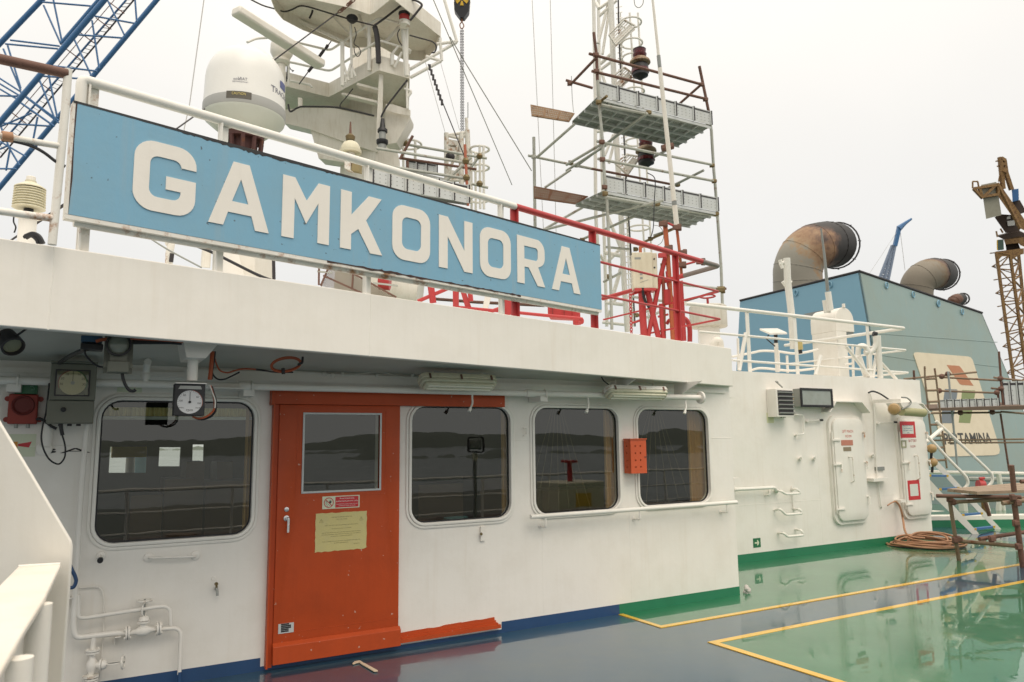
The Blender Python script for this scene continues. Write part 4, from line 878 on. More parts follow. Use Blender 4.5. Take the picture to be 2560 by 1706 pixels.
# ------------------------------------------------------------------ satellite dome
dc = D('s', 611, 300, 10.0)
def dpt(z, r): return z
dcx = V((dc.x, dc.y, 0)); RD = .525
zt = D('s', 611, 112, 10.0).z; zb1 = D('s', 545, 236, 10-.4).z
t = thing('satellite_dome', 'tall white satellite radome with a grey band on a rusty round pedestal', 'radome', dcx+Z*(D('s', 611, 385, 10).z))
zb = D('q00', 1885, 940, 10.0).z-.20
MD = Matrix.Translation(dcx)
hh = zt-zb-.02
prof = [(RD*1.0, zb+.10), (RD*.985, zb+.30), (RD*.975, zb+hh*.50)]+[(RD*.97*math.cos(rad(a_))**.85, zb+hh*.50+(hh*.50)*math.sin(rad(a_))) for a_ in range(10, 90, 8)]+[(.01, zb+hh)]
rdm = emit('radome', MB().lathe(MD, prof, 40), paint('radome_white', (.80,.79,.75), .35, .08), t)
bnd = emit('band', MB().lathe(MD, [(RD*1.0, zb-.03), (RD*1.012, zb-.02), (RD*1.012, zb+.10), (RD*1.0, zb+.105)], 40), paint('band_grey', (.42,.42,.40), .45, .1), t)
emit('base', MB().lathe(MD, [(RD*.50, zb-.27), (RD*.58, zb-.25), (RD*.98, zb-.07), (RD*1.0, zb-.031)], 40), paint('radome_base', (.60,.62,.55), .45, .2), t)
mb = MB(); mb.lathe(MD, [(RD*.50, zb-.34), (RD*.50, zb-.271)], 24)
for i in range(10): a_ = 2*math.pi*i/10; mb.tube([dcx+V((RD*.42*math.cos(a_), RD*.42*math.sin(a_), zb-.55)), dcx+V((RD*.46*math.cos(a_), RD*.46*math.sin(a_), zb-.34))], .03, 6)
mb.lathe(MD, [(.18, zb-.57), (.18, zb-.33)], 16)
emit('pedestal', mb, paint('pedestal_rust', (.10,.04,.035), .7, .5, 0, .2), t)
emit('flange', MB().lathe(MD, [(RD*.62, zb-.60), (RD*.66, zb-.59), (RD*.66, zb-.565), (RD*.3, zb-.56)], 28), paint('flange_green', (.42,.42,.28), .6, .4, 0, .2), t)
emit('column', MB().lathe(MD, [(.26, 2.9), (.26, zb-.605)], 20), WHW, t)
tocam = (CAM-dcx); az0 = math.atan2(tocam.y, tocam.x)
def cyltext(s, az, z, size, R_, width=None):
    me = textm(s, Matrix.Identity(4), size, .0004, width)
    for v in me.vertices:
        a_ = az0+az+v.co.x/R_; rr = R_+v.co.z+.004
        v.co = dcx+V((rr*math.cos(a_), rr*math.sin(a_), z+v.co.y))
    return me
def cylplate(az, w, z0, z1, R_, mat, name, par, h=.004):
    mb = MB(); n = 8; vs = []
    for i in range(n+1):
        a_ = az0+az+(-w/2+w*i/n)/R_
        for rr in (R_, R_+h):
            for zz in (z0, z1): vs.append(dcx+V((rr*math.cos(a_), rr*math.sin(a_), zz)))
    fs = []
    for i in range(n): a_, b_ = i*4, i*4+4; fs += [(a_, b_, b_+1, a_+1), (a_+2, a_+3, b_+3, b_+2), (a_+1, b_+1, b_+3, a_+3), (a_, a_+2, b_+2, b_)]
    fs += [(0, 1, 3, 2), (n*4, n*4+2, n*4+3, n*4+1)]
    return emit(name, mb.add(vs, fs), mat, par)
emit('lettering', joinm([cyltext('CAUTION', -.15, zb+.075, .05, RD*1.019, .17)]), paint('caution_yellow', (.62,.50,.15), .5), bnd)
cp_ = cylplate(-.15, .31, zb+.015, zb+.11, RD*1.0125, paint('caution_plate', (.10,.09,.07), .5), 'caution_label', bnd)
GLT = paint('logo_grey', (.20,.20,.24), .5)
emit('lettering', joinm([cyltext('mini', -.23, zb+.28, .05, RD*.985, .07), cyltext('V', -.155, zb+.285, .06, RD*.985), cyltext('SAT', -.05, zb+.285, .055, RD*.985, .085), cyltext('BROADBAND', -.13, zb+.245, .02, RD*.985, .19)]), GLT, rdm)
ms = []
for s_, a_ in zip('TRACPHONE', range(9)): ms.append(cyltext(s_, .72+.13*a_, zb+.27, .13 if a_ == 0 else .105, RD*.985))
emit('lettering', joinm(ms), GLT, rdm)
cylplate(1.15, .16, zb+.36, zb+.46, RD*.985, paint('logo_navy', (.10,.12,.28), .5), 'logo_panel', rdm)
# ------------------------------------------------------------------ radar mast
def plat(parent, key, zref, dref, near, far, band, mat, name='platform', floor_t=.03, inset=.0):
    """steel platform from plan outline (unprojected on its own height)"""
    zz = D(key, *zref, dref).z
    P_ = [G(key, x, y, zz) for x, y in near+far]
    mb = MB(); n = len(P_)
    for i in range(n):
        a_, b_ = P_[i], P_[(i+1) % n]; up_ = V((0, 0, band))
        d_ = (b_-a_).normalized(); nn = d_.cross(Z)*.012
        mb.slab([a_, b_, b_+up_, a_+up_], nn)
    rim_ = emit(name, mb, mat, parent)
    mb = MB(); mb.slab([p+Z*(band*.72) for p in P_], (0, 0, floor_t)); emit('floor_plate', mb, mat, rim_)
    return zz, P_, rim_
MW = paint('mast_white', (.76,.72,.635), .5, .3, .35, 0, .1)
MC = (948, 400)
mcen = D('q01', 1060, 900, 14.3); mxy = V((mcen.x, mcen.y, 0))
t = thing('radar_mast', 'tall white radar mast with stepped platforms, braces and railings behind the name board', 'mast', mxy+Z*2.7)
MAST = t
mA = V((math.cos(rad(61)), math.sin(rad(61)), 0)); mB_ = V((mA.y, -mA.x, 0))
MM = fr(mxy, mB_, mA, Z)
z_lo = 2.7; z_mid = D('q01', 1100, 800, 13).z; z_up = D('q01', 1050, 300, 13.2).z
def pyr(sec, mat, name):
    mb = MB(); vs = []; n = len(sec[0][1])
    for z_, pl_ in sec: vs += [MM @ V((x, y, z_)) for x, y in pl_]
    fs = [(i*n+j, i*n+(j+1) % n, (i+1)*n+(j+1) % n, (i+1)*n+j) for i in range(len(sec)-1) for j in range(n)]+[tuple(range(n))[::-1], tuple(range((len(sec)-1)*n, len(sec)*n))]
    return emit(name, mb.add(vs, fs), mat, t)
sq = lambda w, d, ox=0, oy=0: [(-w+ox, -d+oy), (w+ox, -d+oy), (w+ox, d+oy), (-w+ox, d+oy)]
zz = lambda x, y, d=14.3: D('q01', x, y, d).z
pyr([(2.6, sq(.52, .45)), (zz(1100, 1500), sq(.42, .36)), (zz(1100, 1250), sq(.30, .32)), (zz(1050, 700), sq(.27, .29)), (zz(1050, 100), sq(.235, .26)), (zz(1050, -400), sq(.22, .24))], MW, 'column')
zm, PM, rim1 = plat(t, 'q01', (1130, 640), 12.6, [(60, 745), (250, 790), (670, 895), (1130, 650), (1405, 725)], [(1395, 1085), (1195, 1015), (700, 1075), (100, 1120)], .27, MW)
zt_, PT_, rim2 = plat(t, 'q01', (1040, 160), 12.6, [(100, -120), (560, 10), (860, 75), (1045, 140), (1090, 120), (1250, -10), (1500, 190), (1690, 340)], [(1655, 440), (1545, 560), (1350, 545), (1150, 430), (860, 440), (430, 275), (250, 180), (180, 95)], .27, MW)
# gusset brackets below the platforms
def gus(pts, d, th=.03, name='bracket'):
    P_ = [D('q01', x, y, d) for x, y in pts]; n_ = (P_[1]-P_[0]).cross(P_[2]-P_[0]).normalized()
    emit(name, MB().slab(P_, n_*th), MW, t)
gus([(255, 1010), (430, 990), (720, 995), (1120, 1085), (1120, 1400), (860, 1320), (500, 1190), (255, 1130)], 13.6, .4)
gus([(500, 1190), (900, 1330), (860, 1500), (740, 1480), (575, 1455)], 13.65, .5)
gus([(1190, 1000), (1412, 1065), (1410, 1100), (1290, 1310), (1190, 1330)], 12.9, .5)
gus([(1130, 670), (1165, 690), (1150, 1290), (1100, 1290)], 12.75, .06)
for pts in ([(560, 10), (860, 330), (880, 330), (590, 5)], [(250, 110), (870, 400), (870, 425), (240, 135)], [(930, 130), (1010, 350), (1035, 350), (960, 135)], [(1320, 230), (1180, 390), (1200, 400), (1345, 245)], [(420, 900), (420, 990), (385, 990), (385, 895)]):
    gus(pts, 12.9, .05, 'stiffener')
for pts in ([(930, 760), (1120, 810), (1120, 830), (920, 780)], [(800, 850), (1110, 925), (1110, 945), (780, 865)]): gus(pts, 12.9, .2, 'stiffener')
emit('band', MB().slab(DL('q01', 12.8, [(1190, 955), (1260, 960), (1412, 1010), (1412, 1065), (1300, 1045), (1190, 1010)]), mA*.02), MW, t)
# platform railings
def rails(pts_list, r, d, key='q01', mat=WH, name='rail', par=None, rb=.08):
    for pts in pts_list: emit(name, MB().tube(bend([D(key, *p, d) if len(p) == 2 else D(key, p[0], p[1], p[2]) for p in pts], rb), r, 8), mat, par)
rails([[(-80, 390, 12.2), (0, 355, 12.4), (150, 345, 12.6), (310, 375, 13), (680, 465, 13.2), (1130, 165, 12.6), (1400, 235, 12.9)], [(250, 565, 12.9), (330, 575, 13), (680, 655, 13.2), (1130, 370, 12.6), (1420, 460, 12.9), (1410, 490, 13)],
       [(250, 730, 12.9), (500, 780, 13), (515, 805, 13)]], .020, 12.8, par=t)
for x, y0, y1, r_ in ((1040, 210, 650, .035), (793, 390, 790, .035), (300, 370, 790, .018), (1250, 505, 600, .035), (1385, 240, 650, .028)): rails([[(x, y0), (x, y1)]], r_, 12.75, name='post', par=t)
rails([[(1350, 240), (1385, 700)]], .045, 12.75, name='post', par=t)
rails([[(1340, 480), (1270, 620)], [(870, 210), (880, 720)], [(800, 580), (850, 740)], [(870, 590), (820, 760)], [(870, 590), (915, 705)], [(1310, 420), (1240, 510)], [(1385, 760), (1390, 1000)], [(1360, 815), (1435, 840), (1390, 895)]], .022, 12.75, name='post', par=t)
rails([[(1410, 640), (1840, 390)], [(1415, 715), (1700, 560)], [(1690, 350), (1705, 560)], [(1560, 520), (1700, 560)], [(1660, 405), (1850, 380)], [(1720, -30), (1845, 385)]], .028, 12.9, name='spreader', par=t)
# cables on the mast
MCB = lambda d, r, pts, lab=None: emit('cable', MB().tube(crv([D('q01', x, y, d) for x, y in pts]), r, 6), DARK, t)
MCB(12.55, .014, [(-60, -10), (60, 50), (180, 85), (260, 108), (330, 90), (400, 58), (480, 65), (600, 100), (750, 145), (900, 190), (1080, 235)])
MCB(12.55, .020, [(1080, 240), (1180, 170), (1290, 85), (1410, 0), (1520, 40), (1480, 110), (1415, 190)])
MCB(12.6, .045, [(1090, 245), (1110, 330), (1120, 450), (1125, 580)])
MCB(12.9, .016, [(295, 960), (315, 1025), (385, 990), (450, 980), (720, 985), (900, 1020), (1085, 1065)])
MCB(12.9, .010, [(890, 815), (840, 880), (775, 960), (780, 990)])
MCB(12.7, .018, [(1390, 735), (1290, 860), (1200, 980), (1160, 1050), (1150, 1080)])
MCB(12.5, .013, [(1410, 325), (1500, 350), (1620, 385), (1655, 430), (1640, 480), (1610, 485)])
MCB(12.6, .008, [(905, 250), (920, 320), (900, 400), (945, 440), (960, 490), (930, 520), (905, 480), (900, 430)])
MCB(12.6, .010, [(1320, 270), (1300, 310), (1310, 370), (1340, 420)])
MCB(12.9, .016, [(290, 600), (285, 700), (275, 750)]); MCB(12.9, .008, [(300, 600), (320, 640), (345, 650), (330, 660)])
MCB(12.6, .018, [(520, 95), (510, 130), (490, 170)])
# lights on the mast
def lampcan(name, lab, key, x, y0, y1, d, parts, cat='lamp', grp=None):
    t_ = thing(name, lab, cat, D(key, x, y1, d), grp); c0 = D(key, x, y1, d); hz = D(key, x, y0, d).z-c0.z
    for nm, prof, mat in parts: emit(nm, MB().lathe(Matrix.Translation(c0), [(r_, h_*hz) for r_, h_ in prof], 18), mat, t_)
    return t_
lampcan('mast_light', 'red-lensed navigation light in the mast railing', 'q01', 1360, 105, 240, 12.6, [('base', [(.10, 0), (.10, .32), (.07, .34)], WHR), ('lens', [(.075, .35), (.088, .42), (.088, .72), (.075, .76)], RED), ('cap', [(.09, .765), (.10, .85), (.10, .93), (.05, 1)], DARK)])
lampcan('mast_light', 'black hooded light high on the mast beside the cable run', 'q01', 882, 148, 210, 12.6, [('housing', [(.04, 0), (.09, .4), (.10, .75), (.08, 1)], BLK)])
lampcan('mast_light', 'upper clear light with black cap on the lower mast column', 'q01', 1160, 1080, 1290, 12.6, [('cap', [(.085, .38), (.085, .48), (.05, .60), (.03, 1)], BLK), ('lens', [(.06, 0), (.06, .37)], GREYM)], grp='lights on the lower mast column')
lampcan('mast_light', 'lower clear light with black cap on the lower mast column', 'q01', 1158, 1278, 1370, 12.6, [('cap', [(.08, .45), (.10, .6), (.10, .9), (.06, 1)], BLK), ('lens', [(.07, 0), (.07, .44)], GREYM)], grp='lights on the lower mast column')
lampcan('gps_antenna', 'cream mushroom-shaped antenna on a bracket behind the railing', 'q01', 868, 1290, 1410, 9.5, [('dome', [(.135, 0), (.14, .22), (.125, .26), (.12, .5), (.09, .82), (.05, .95), (.01, 1)], CREAM), ('stem', [(.06, -.9), (.06, -.01)], WHW)], 'antenna')
lampcan('thin_antenna', 'thin rusty whip antenna with a yellow and black foot near the cream dome', 'q01', 865, 1110, 1290, 10.5, [('whip', [(.02, .35), (.01, 1)], RUST), ('foot', [(.06, 0), (.07, .2), (.03, .34)], BRASS)], 'antenna')
mb = MB().slab(DL('q01', 9.4, [(815, 1400), (875, 1420), (865, 1560), (812, 1545)]), V((.02, .12, 0))); emit('bracket', mb, WHR, None, 'white bracket plates below the cream mushroom antenna', 'bracket')
emit('insulator', MB().slab(DL('q01', 9.4, [(880, 1440), (950, 1450), (945, 1580), (875, 1565)]), V((.02, .08, 0))), paint('scabby', (.30,.24,.12), .8, .6, 0, .3), None, 'scabby brown fitting strapped to the white rail', 'fitting')
# radar scanner
t = thing('radar_scanner', 'long white radar bar turning on a round gearbox left of the mast', 'radar', D('q01', 230, 560, 12.3))
p, q_ = D('q00', 2160, 95, 11.0), D('q01', 600, 600, 12.4)
emit('bar', MB().bar(p, q_, .20, .13), WHC, t, bev=.03)
c0 = D('q01', 235, 480, 12.2); M_ = Matrix.Translation(c0)
s_ = 12.2/F0*S4
emit('gearbox', MB().lathe(M_, [(60*s_, -75*s_), (75*s_, -60*s_), (100*s_, -10*s_), (98*s_, 60*s_), (85*s_, 100*s_)], 22), WHC, t)
emit('collar', MB().lathe(M_, [(50*s_, -120*s_), (75*s_, -100*s_), (78*s_, -78*s_)], 20), WHC, t)
emit('mast_stub', MB().lathe(M_, [(50*s_, -340*s_), (38*s_, -121*s_)], 16), WHC, t)
# stays, wires, hook block
def wire(lab, pts, r, mat=GREYM, name='stay_wire', n=1, grp=None): return emit(name, MB().tube(crv(pts, n), r, 6), mat, None, lab, 'wire', grp)
T_ = thing('rigging_wire', 'black rigging wire with shackles crossing in front of the radar and mast', 'wire', D('q01', 170, 550, 11.5))
emit('wire', MB().tube([D('q01', 165, 555, 11.5), D('q01', 750, 120, 12.3)], .010, 6), DARK, T_)
mb = MB()
for i in range(5): a_ = D('q01', 750+26*i, 120-22*i, 12.3); mb.tube(crv([a_, a_+V((.03, 0, .05)), a_+V((.10, 0, .07)), a_+V((.07, 0, .02))], 3, True), .009, 5, closed=True)
emit('shackle', mb, RUST, T_)
T_ = thing('rigging_wire', 'short rigging wire with turnbuckles running down between the platforms', 'wire', D('q01', 400, 770, 12.9))
emit('wire', MB().tube([D('q01', 690, 380, 12.9), D('q01', 570, 540, 12.9), D('q01', 510, 620, 12.9), D('q01', 395, 775, 12.9)], .010, 6), DARK, T_)
mb = MB()
for a_, b_ in (((660, 415), (640, 450)), ((625, 460), (575, 530)), ((525, 605), (480, 660))): mb.tube([D('q01', *a_, 12.85), D('q01', *b_, 12.85)], .028, 6)
emit('turnbuckle', mb, DARK, T_)
for x in (1525, 1640, 1700):
    pass
wire('thin stay wire running from the mast top down behind the scaffold tower', [D('q01', 1620, -20, 12), D('q01', 2350, 1700, 15)], .008)
T_ = thing('rigging_wire', 'chain-linked rigging wire below the mast spreader', 'wire', D('q01', 1900, 1300, 12))
emit('wire', MB().tube([D('q01', 1580, 590, 12.6), D('q01', 1720, 960, 12.6), D('q01', 1915, 1440, 12.6)], .009, 6), DARK, T_)
mb = MB()
for i in range(8): a_ = D('q01', 1595+i*16, 620+i*46, 12.6); mb.tube([a_+Z*.05, a_-Z*.05], .020, 6)
emit('chain_link', mb, DARK, T_)
wire('thin stay wire slanting right from the spreader tip to the scaffold', [D('q01', 1780, 340, 12.8), D('q02', -440, 560, 13), D('q02', 180, 1570, 14)], .009)
wire('faint thin wire hanging left of the chain block', [D('q01', 1540, 520, 30), D('q01', 1735, 1215, 30)], .012, paint('faint_wire', (.55,.54,.52), .6)); wire('faint thin wire hanging just left of the chain', [D('q01', 1690, 560, 30), D('q01', 1870, 1200, 30)], .010, MATS['faint_wire'])
wire('left one of two faint vertical wires before the scaffold', [D('q02', 183, -40, 40), D('q02', 262, 1570, 40), D('q12', 290, 560, 40)], .018, MATS['faint_wire']); wire('right one of two faint vertical wires before the scaffold', [D('q02', 350, -40, 40), D('q02', 392, 1570, 40), D('q12', 405, 570, 40)], .018, MATS['faint_wire'])
wire('thin whip wire standing between crane and radome', [D('q00', 1875, -20, 8), D('q00', 1740, 960, 8), D('q10', 1690, -380, 8), D('q10', 1700, -330, 8)], .006, MATS['faint_wire'], 'whip_antenna')
wire('thin dark wire rising behind the left end of the name board', [D('q10', 100, 640, 6), D('q10', 580, 320, 6), D('q00', 1640, 1170, 7.5), D('q00', 1880, 1000, 8)], .008, DARK)
t = thing('hook_block', 'black and yellow crane hook block holding a hanging chain', 'hook block', D('q01', 1890, 220, 22))
s_ = 22/F0*S4; c0 = D('q01', 1893, 10, 22); M_ = fr(c0, RT, UP, -FW)
emit('sheave', MB().lathe(M_, [(70*s_, -.12), (74*s_, -.10), (74*s_, .10), (70*s_, .12)], 28), DARK, t)
mb = MB()
for i in range(6): a_ = rad(60*i+90); mb.prism([(c_*18*s_*math.cos(a_)-w*s_*math.sin(a_), c_*18*s_*math.sin(a_)+w*s_*math.cos(a_)) for c_, w in ((1, -6), (3.3, -17), (3.3, 17), (1, 6))], M_, .121, .14)
emit('marking', mb, YEL, t)
mb = MB(); mb.prism([(x*s_, y*s_) for x, y in ((-74, -25), (-70, -100), (-20, -165), (20, -165), (62, -110), (70, -25), (30, 0), (-30, 0))], M_, -.16, .119); emit('cheek_plate', mb, BLK, t)
emit('shank', MB().tube([D('q01', 1890, 150, 22), D('q01', 1890, 210, 22)], 8*s_, 8), paint('rust_orange', (.32,.12,.05), .7, .4), t)
emit('hook', MB().tube(crv([D('q01', x, y, 22) for x, y in ((1890, 205), (1872, 225), (1878, 258), (1895, 262), (1908, 240), (1898, 215))], 4, True), 5*s_, 6, closed=True), MATS['rust_orange'], t)
t = thing('hoist_chain', 'two dark chains hanging side by side from the crane hook', 'chain', D('q01', 1890, 1210, 22))
for xo in (-8, 8):
    mb = MB(); y = 268; i = 0
    while y < 1215:
        a_, b_ = D('q01', 1889+xo+y*.004, y, 22), D('q01', 1889+xo+y*.004, y+15, 22)
        off_ = RT*.022 if i % 2 else FW*.022
        mb.bar(a_+off_, b_+off_, .016); mb.bar(a_-off_, b_-off_, .016); y += 12.5; i += 1
    emit('chain', mb, DARK, t)
# ------------------------------------------------------------------ light lattice masts and ladder cages behind the rail
LM = lambda x, y, d=14: D('m', x, y, d)
t = thing('signal_tower', 'white open steel frame tower with a bracketed lamp behind the white rail', 'tower', LM(1100, 1400))
for (x0, y0, x1, y1, r_) in ((888, 410, 890, 1300, .045), (1228, 360, 1270, 1560, .05), (1130, 410, 1135, 1400, .05), (1215, 165, 1225, 360, .03)): emit('leg', MB().tube([LM(x0, y0), LM(x1, y1)], r_, 10), WHR, t)
for (x0, y0, x1, y1) in ((905, 450, 1215, 400), (905, 450, 1120, 505), (1120, 505, 1215, 430), (1105, 540, 920, 1090), (1120, 520, 1190, 800), (920, 1180, 1250, 1190)): emit('brace', MB().tube([LM(x0, y0), LM(x1, y1)], .03, 8), WHR, t)
emit('whip', MB().tube([LM(1240, 165), LM(1240, -90)], .008, 6), GREYM, t)
for x0, y0, x1, y1 in ((925, 510, 1090, 610), (925, 630, 1090, 760), (930, 1010, 1100, 1110)): emit('lamp_shelf', MB().slab([LM(x0, y0), LM(x1, y0+30), LM(x1, y1), LM(x0, y1-10)], V((0, .3, 0))), WHR, t)
mb = MB().ball(LM(950, 800, 13.8), .09); emit('lamp', mb, DARK, t)
def cage(lab, cx, rx, tops, posts, yb, key='m', d=14, ry=None, grp='white ladder cages'):
    t_ = thing('ladder_cage', lab, 'ladder cage', D(key, cx, yb, d), grp); k_ = d/F0*CR[key][2]; R_ = rx*k_
    for yt in tops:
        c_ = D(key, cx, yt, d); pts = [c_+V((R_*math.cos(a_), R_*math.sin(a_), 0)) for a_ in [2*math.pi*i/20 for i in range(20)]]
        emit('hoop', MB().tube(pts, .022, 6, closed=True), WH, t_)
    for i, px_ in enumerate(posts):
        y_ = tops[0]; s1 = D(key, px_, y_, d); s2 = D(key, px_+8, yb, d)
        cc = D(key, cx, y_, d); dx = (s1-cc).dot(RT); back = math.sqrt(max(0, R_*R_-dx*dx))*(1 if i % 2 else -1)
        emit('upright', MB().tube([s1+FW*0+V((0, back, 0)), s2+V((0, back, 0))], .024, 6), WH, t_)
cage('white round ladder cage at the foot of the radar mast', 275, 205, [600], [210, 350, 400], 1250)
cage('white round ladder cage right of the open frame tower', 1430, 155, [680, 980, 1500], [1500, 1355, 1440, 1290], 1700)
t = thing('tube_scaffold', 'galvanised tube scaffold with a perforated toe board behind the name board', 'scaffold', LM(600, 1300, 12))
for (x0, y0, x1, y1, d_, mt) in ((-250, 660, 1310, 915, 12, SCAF), (-60, 955, 1270, 1165, 12, SCAF), (100, 575, 1550, 825, 13.5, SCAF), (130, 820, 1380, 1005, 13.5, RUST), (340, 455, 130, 840, 12.5, RUST), (1290, 810, 850, 1225, 12.3, SCAF), (1420, 800, 1300, 960, 13.4, SCAF), (1190, 600, 1240, 1600, 11.9, paint('tube_red_lead', (.45,.14,.08), .6, .3)), (250, 870, 260, 1100, 12.6, RUST), (1300, 1240, 1570, 1305, 13, SCAF)):
    emit('tube', MB().tube([LM(x0, y0, d_), LM(x1, y1, d_)], .024, 8), mt, t)
for x, y, d_ in ((1205, 870, 11.9), (220, 580, 13.4), (1215, 1140, 11.9), (1430, 790, 13.3), (1430, 1240, 12.9)): emit('coupler', MB().ball(LM(x, y, d_), .06, 8), BRASS, t)
def toeboard(par, P0, P1, hgt, th, nsup, mat=GALV):
    """perforated steel toe board from P0 to P1 (bottom edge) with stiffeners"""
    ax = (P1-P0); L_ = ax.length; ax.normalize(); nn = ax.cross(Z).normalized()
    if nn.dot(CAM-P0) < 0: nn = -nn
    M_ = fr(P0, ax, Z, nn)
    b_ = emit('toe_board', MB().box(M_, 0, L_, 0, hgt, -th, 0), GALV, par)
    mb = MB(); mb.box(M_, 0, L_, hgt*.84, hgt*.93, .0005, .006)
    n_ = int(L_/.09)
    for i in range(nsup+1): x_ = L_*i/nsup; mb.box(M_, x_-.006, x_+.012, 0, hgt, .0065, .03)
    emit('slot_row', mb, DARK, b_)
    for i in range(nsup+1): x_ = L_*i/nsup; emit('stiffener', MB().box(M_, x_-.030, x_-.0065, 0, hgt, .0005, .02), GALV, b_)
    mb = MB()
    for i in range(n_):
        for j in range(3): mb.box(M_, L_*i/n_+.02, L_*i/n_+.035, hgt*(.2+.2*j), hgt*(.2+.2*j)+.012, .0004, .002)
    emit('perforation', mb, GALVD, b_, kind='stuff'); return b_
toeboard(t, LM(-320, 1260, 10.8), LM(1250, 1560, 11.8), .30, .01, 6)
toeboard(t, LM(250, 1010, 13.5), LM(740, 1090, 13.5), .18, .01, 3, RUST)
emit('deck_plank', MB().slab([LM(160, 1130, 13), LM(850, 1230, 13), LM(850, 1190, 13.6), LM(300, 1060, 13.6)], (0, 0, .05)), GALVD, t)
emit('deck_plank', MB().slab([LM(-300, 1370, 11), LM(1250, 1600, 11.9), LM(1270, 1560, 12.8), LM(-100, 1300, 12.2)], (0, 0, .05)), GALVD, t)
# tall lattice mast with nav lights (behind the scaffold tower)
t = thing('lattice_mast', 'tall white lattice mast with cross braces, ladder hoops and lamp brackets', 'mast', D('q12', 900, 1450, 15))
LP = lambda x, y, d: D('q02', x, y, d) if y < 1568 else D('q12', x, y-1568, d)
dl_ = 15.0
for pts, r_ in ((((748, -40, 15), (765, 900, 15), (765, 1568, 15), (770, 2000, 15), (785, 2250, 15)), .036), (((793, -40, 16), (800, 600, 16), (825, 1500, 16), (850, 2300, 16), (870, 3000, 16)), .036), (((905, -60, 15), (930, 600, 15), (965, 1400, 15), (1000, 1968, 15), (1030, 2600, 15), (1060, 3050, 15)), .056)):
    emit('leg', MB().tube([LP(*p_) for p_ in pts], r_, 12), WH, t)
for (x0, y0, x1, y1, r_) in ((770, 30, 800, 80, .06), (800, 80, 900, 10, .05), (800, 150, 960, 5, .05), (890, 10, 790, 400, .055), (900, 50, 830, 500, .05), (810, 590, 930, 480, .06), (815, 640, 950, 540, .05), (820, 660, 865, 800, .05), (930, 1240, 850, 1430, .05), (950, 1260, 890, 1500, .05), (780, 1210, 930, 1190, .05), (880, 1990, 1000, 2280, .06), (1000, 2280, 860, 2420, .06), (850, 2320, 1000, 2350, .07), (850, 2420, 810, 2340, .05), (1020, 2400, 930, 2700, .07), (860, 2780, 1040, 2800, .06), (830, 2960, 1060, 2985, .05), (930, 2780, 970, 2720, .05), (860, 2970, 900, 2850, .05)):
    emit('brace', MB().tube([LP(x0, y0, 15.3), LP(x1, y1, 15.2)], r_*.62, 8), WH, t)
k_ = 15/F0*S4
for y in (150, 385, 520, 830, 1290, 2080): 
    c_ = LP(1085+y*.04, y+ (60 if y == 150 else 15), 15.4); R_ = 98*k_; pts = [c_+V((R_*math.cos(a_), R_*math.sin(a_), 0)) for a_ in [2*math.pi*i/20 for i in range(20)]]
    emit('hoop', MB().tube(pts, .02, 6, closed=True), WH, t)
for x0, x1, r_ in ((975, 1115, .035), (1080, 1260, .035), (1155, 1320, .035), (995, 1085, .02)): emit('upright', MB().tube([LP(x0, 120, 15.4), LP((x0+x1)/2, 1568, 15.4), LP(x1, 3000, 15.4)], r_*.6, 8), WH, t)
mb = MB()
for i in range(56): y = 60+i*52; x_ = 955+y*.04; mb.tube([LP(x_, y+12, 15.0), LP(x_+50, y, 15.4)], .012, 5)
emit('rung', mb, WH, t)
emit('cable', MB().tube(crv([LP(975, -20, 14.9), LP(985, 400, 14.9), LP(1010, 900, 14.9), LP(1045, 1600, 14.9), LP(1090, 2300, 14.9), LP(1130, 3000, 14.9)]), .016, 6), DARK, t)
for pts in ([(890, 320), (1030, 185), (1130, 240), (950, 415)], [(930, 700), (1030, 620), (1110, 680), (965, 820)], [(945, 1500), (1060, 1420), (1165, 1440), (1060, 1600)]):
    q_ = [LP(x, y, 14.7) for x, y in pts]; e_ = [q_[0], q_[1], q_[2], q_[3]]
    for a_, b_ in zip(e_, e_[1:]+e_[:1]): emit('lamp_bracket', MB().bar(a_, b_, .05, .02), WHR, t)
    for f_ in (.2, .4, .6, .8): emit('lamp_bracket', MB().bar(e_[0].lerp(e_[3], f_), e_[1].lerp(e_[2], f_), .02), WHR, t)
    emit('bracket_plate', MB().slab([e_[0].lerp(e_[3], .45)-Z*.05, e_[1].lerp(e_[2], .5)-Z*.05, e_[2]-Z*.08, e_[3]-Z*.05], V((0, .02, .02))), WHR, t)
def nav(lab, x, y0, y1, d=14.4):
    c0 = LP(x, y1, d); hz = (LP(x, y0, d)-c0).length; t_ = thing('navigation_light', lab, 'lamp', c0, 'double navigation lights on the lattice mast'); M_ = Matrix.Translation(c0)
    em = lambda nm, pr, mt: emit(nm, MB().lathe(M_, [(r_*.98, h_*hz) for r_, h_ in pr], 18), mt, t_)
    em('lower_body', [(.03, 0), (.10, .08), (.155, .12), (.165, .40), (.15, .45)], BLK); em('lower_lens', [(.15, .20), (.175, .21), (.175, .30), (.15, .31)], LENS)
    em('rain_shield', [(.13, .455), (.21, .50), (.20, .56), (.14, .64)], paint('shield_rust', (.32,.24,.16), .7, .6, 0, .3)); em('upper_lens', [(.10, .645), (.13, .70), (.14, .76), (.115, .80), (.13, .88)], LENS); em('cap', [(.125, .885), (.13, .91), (.07, .96), (.03, 1)], BLK)
nav('black and red double navigation light above the upper scaffold deck', 1180, 410, 735); nav('black and red double navigation light just below the upper scaffold deck', 1235, 1235, 1540)
wire('thin wire loop hanging at the very top above the ladder hoops', [LP(1120, -10, 14), LP(1130, 50, 14), LP(1165, 72, 14), LP(1200, 40, 14), LP(1208, -20, 14)], .008, GREYM, 'wire_loop', 4)
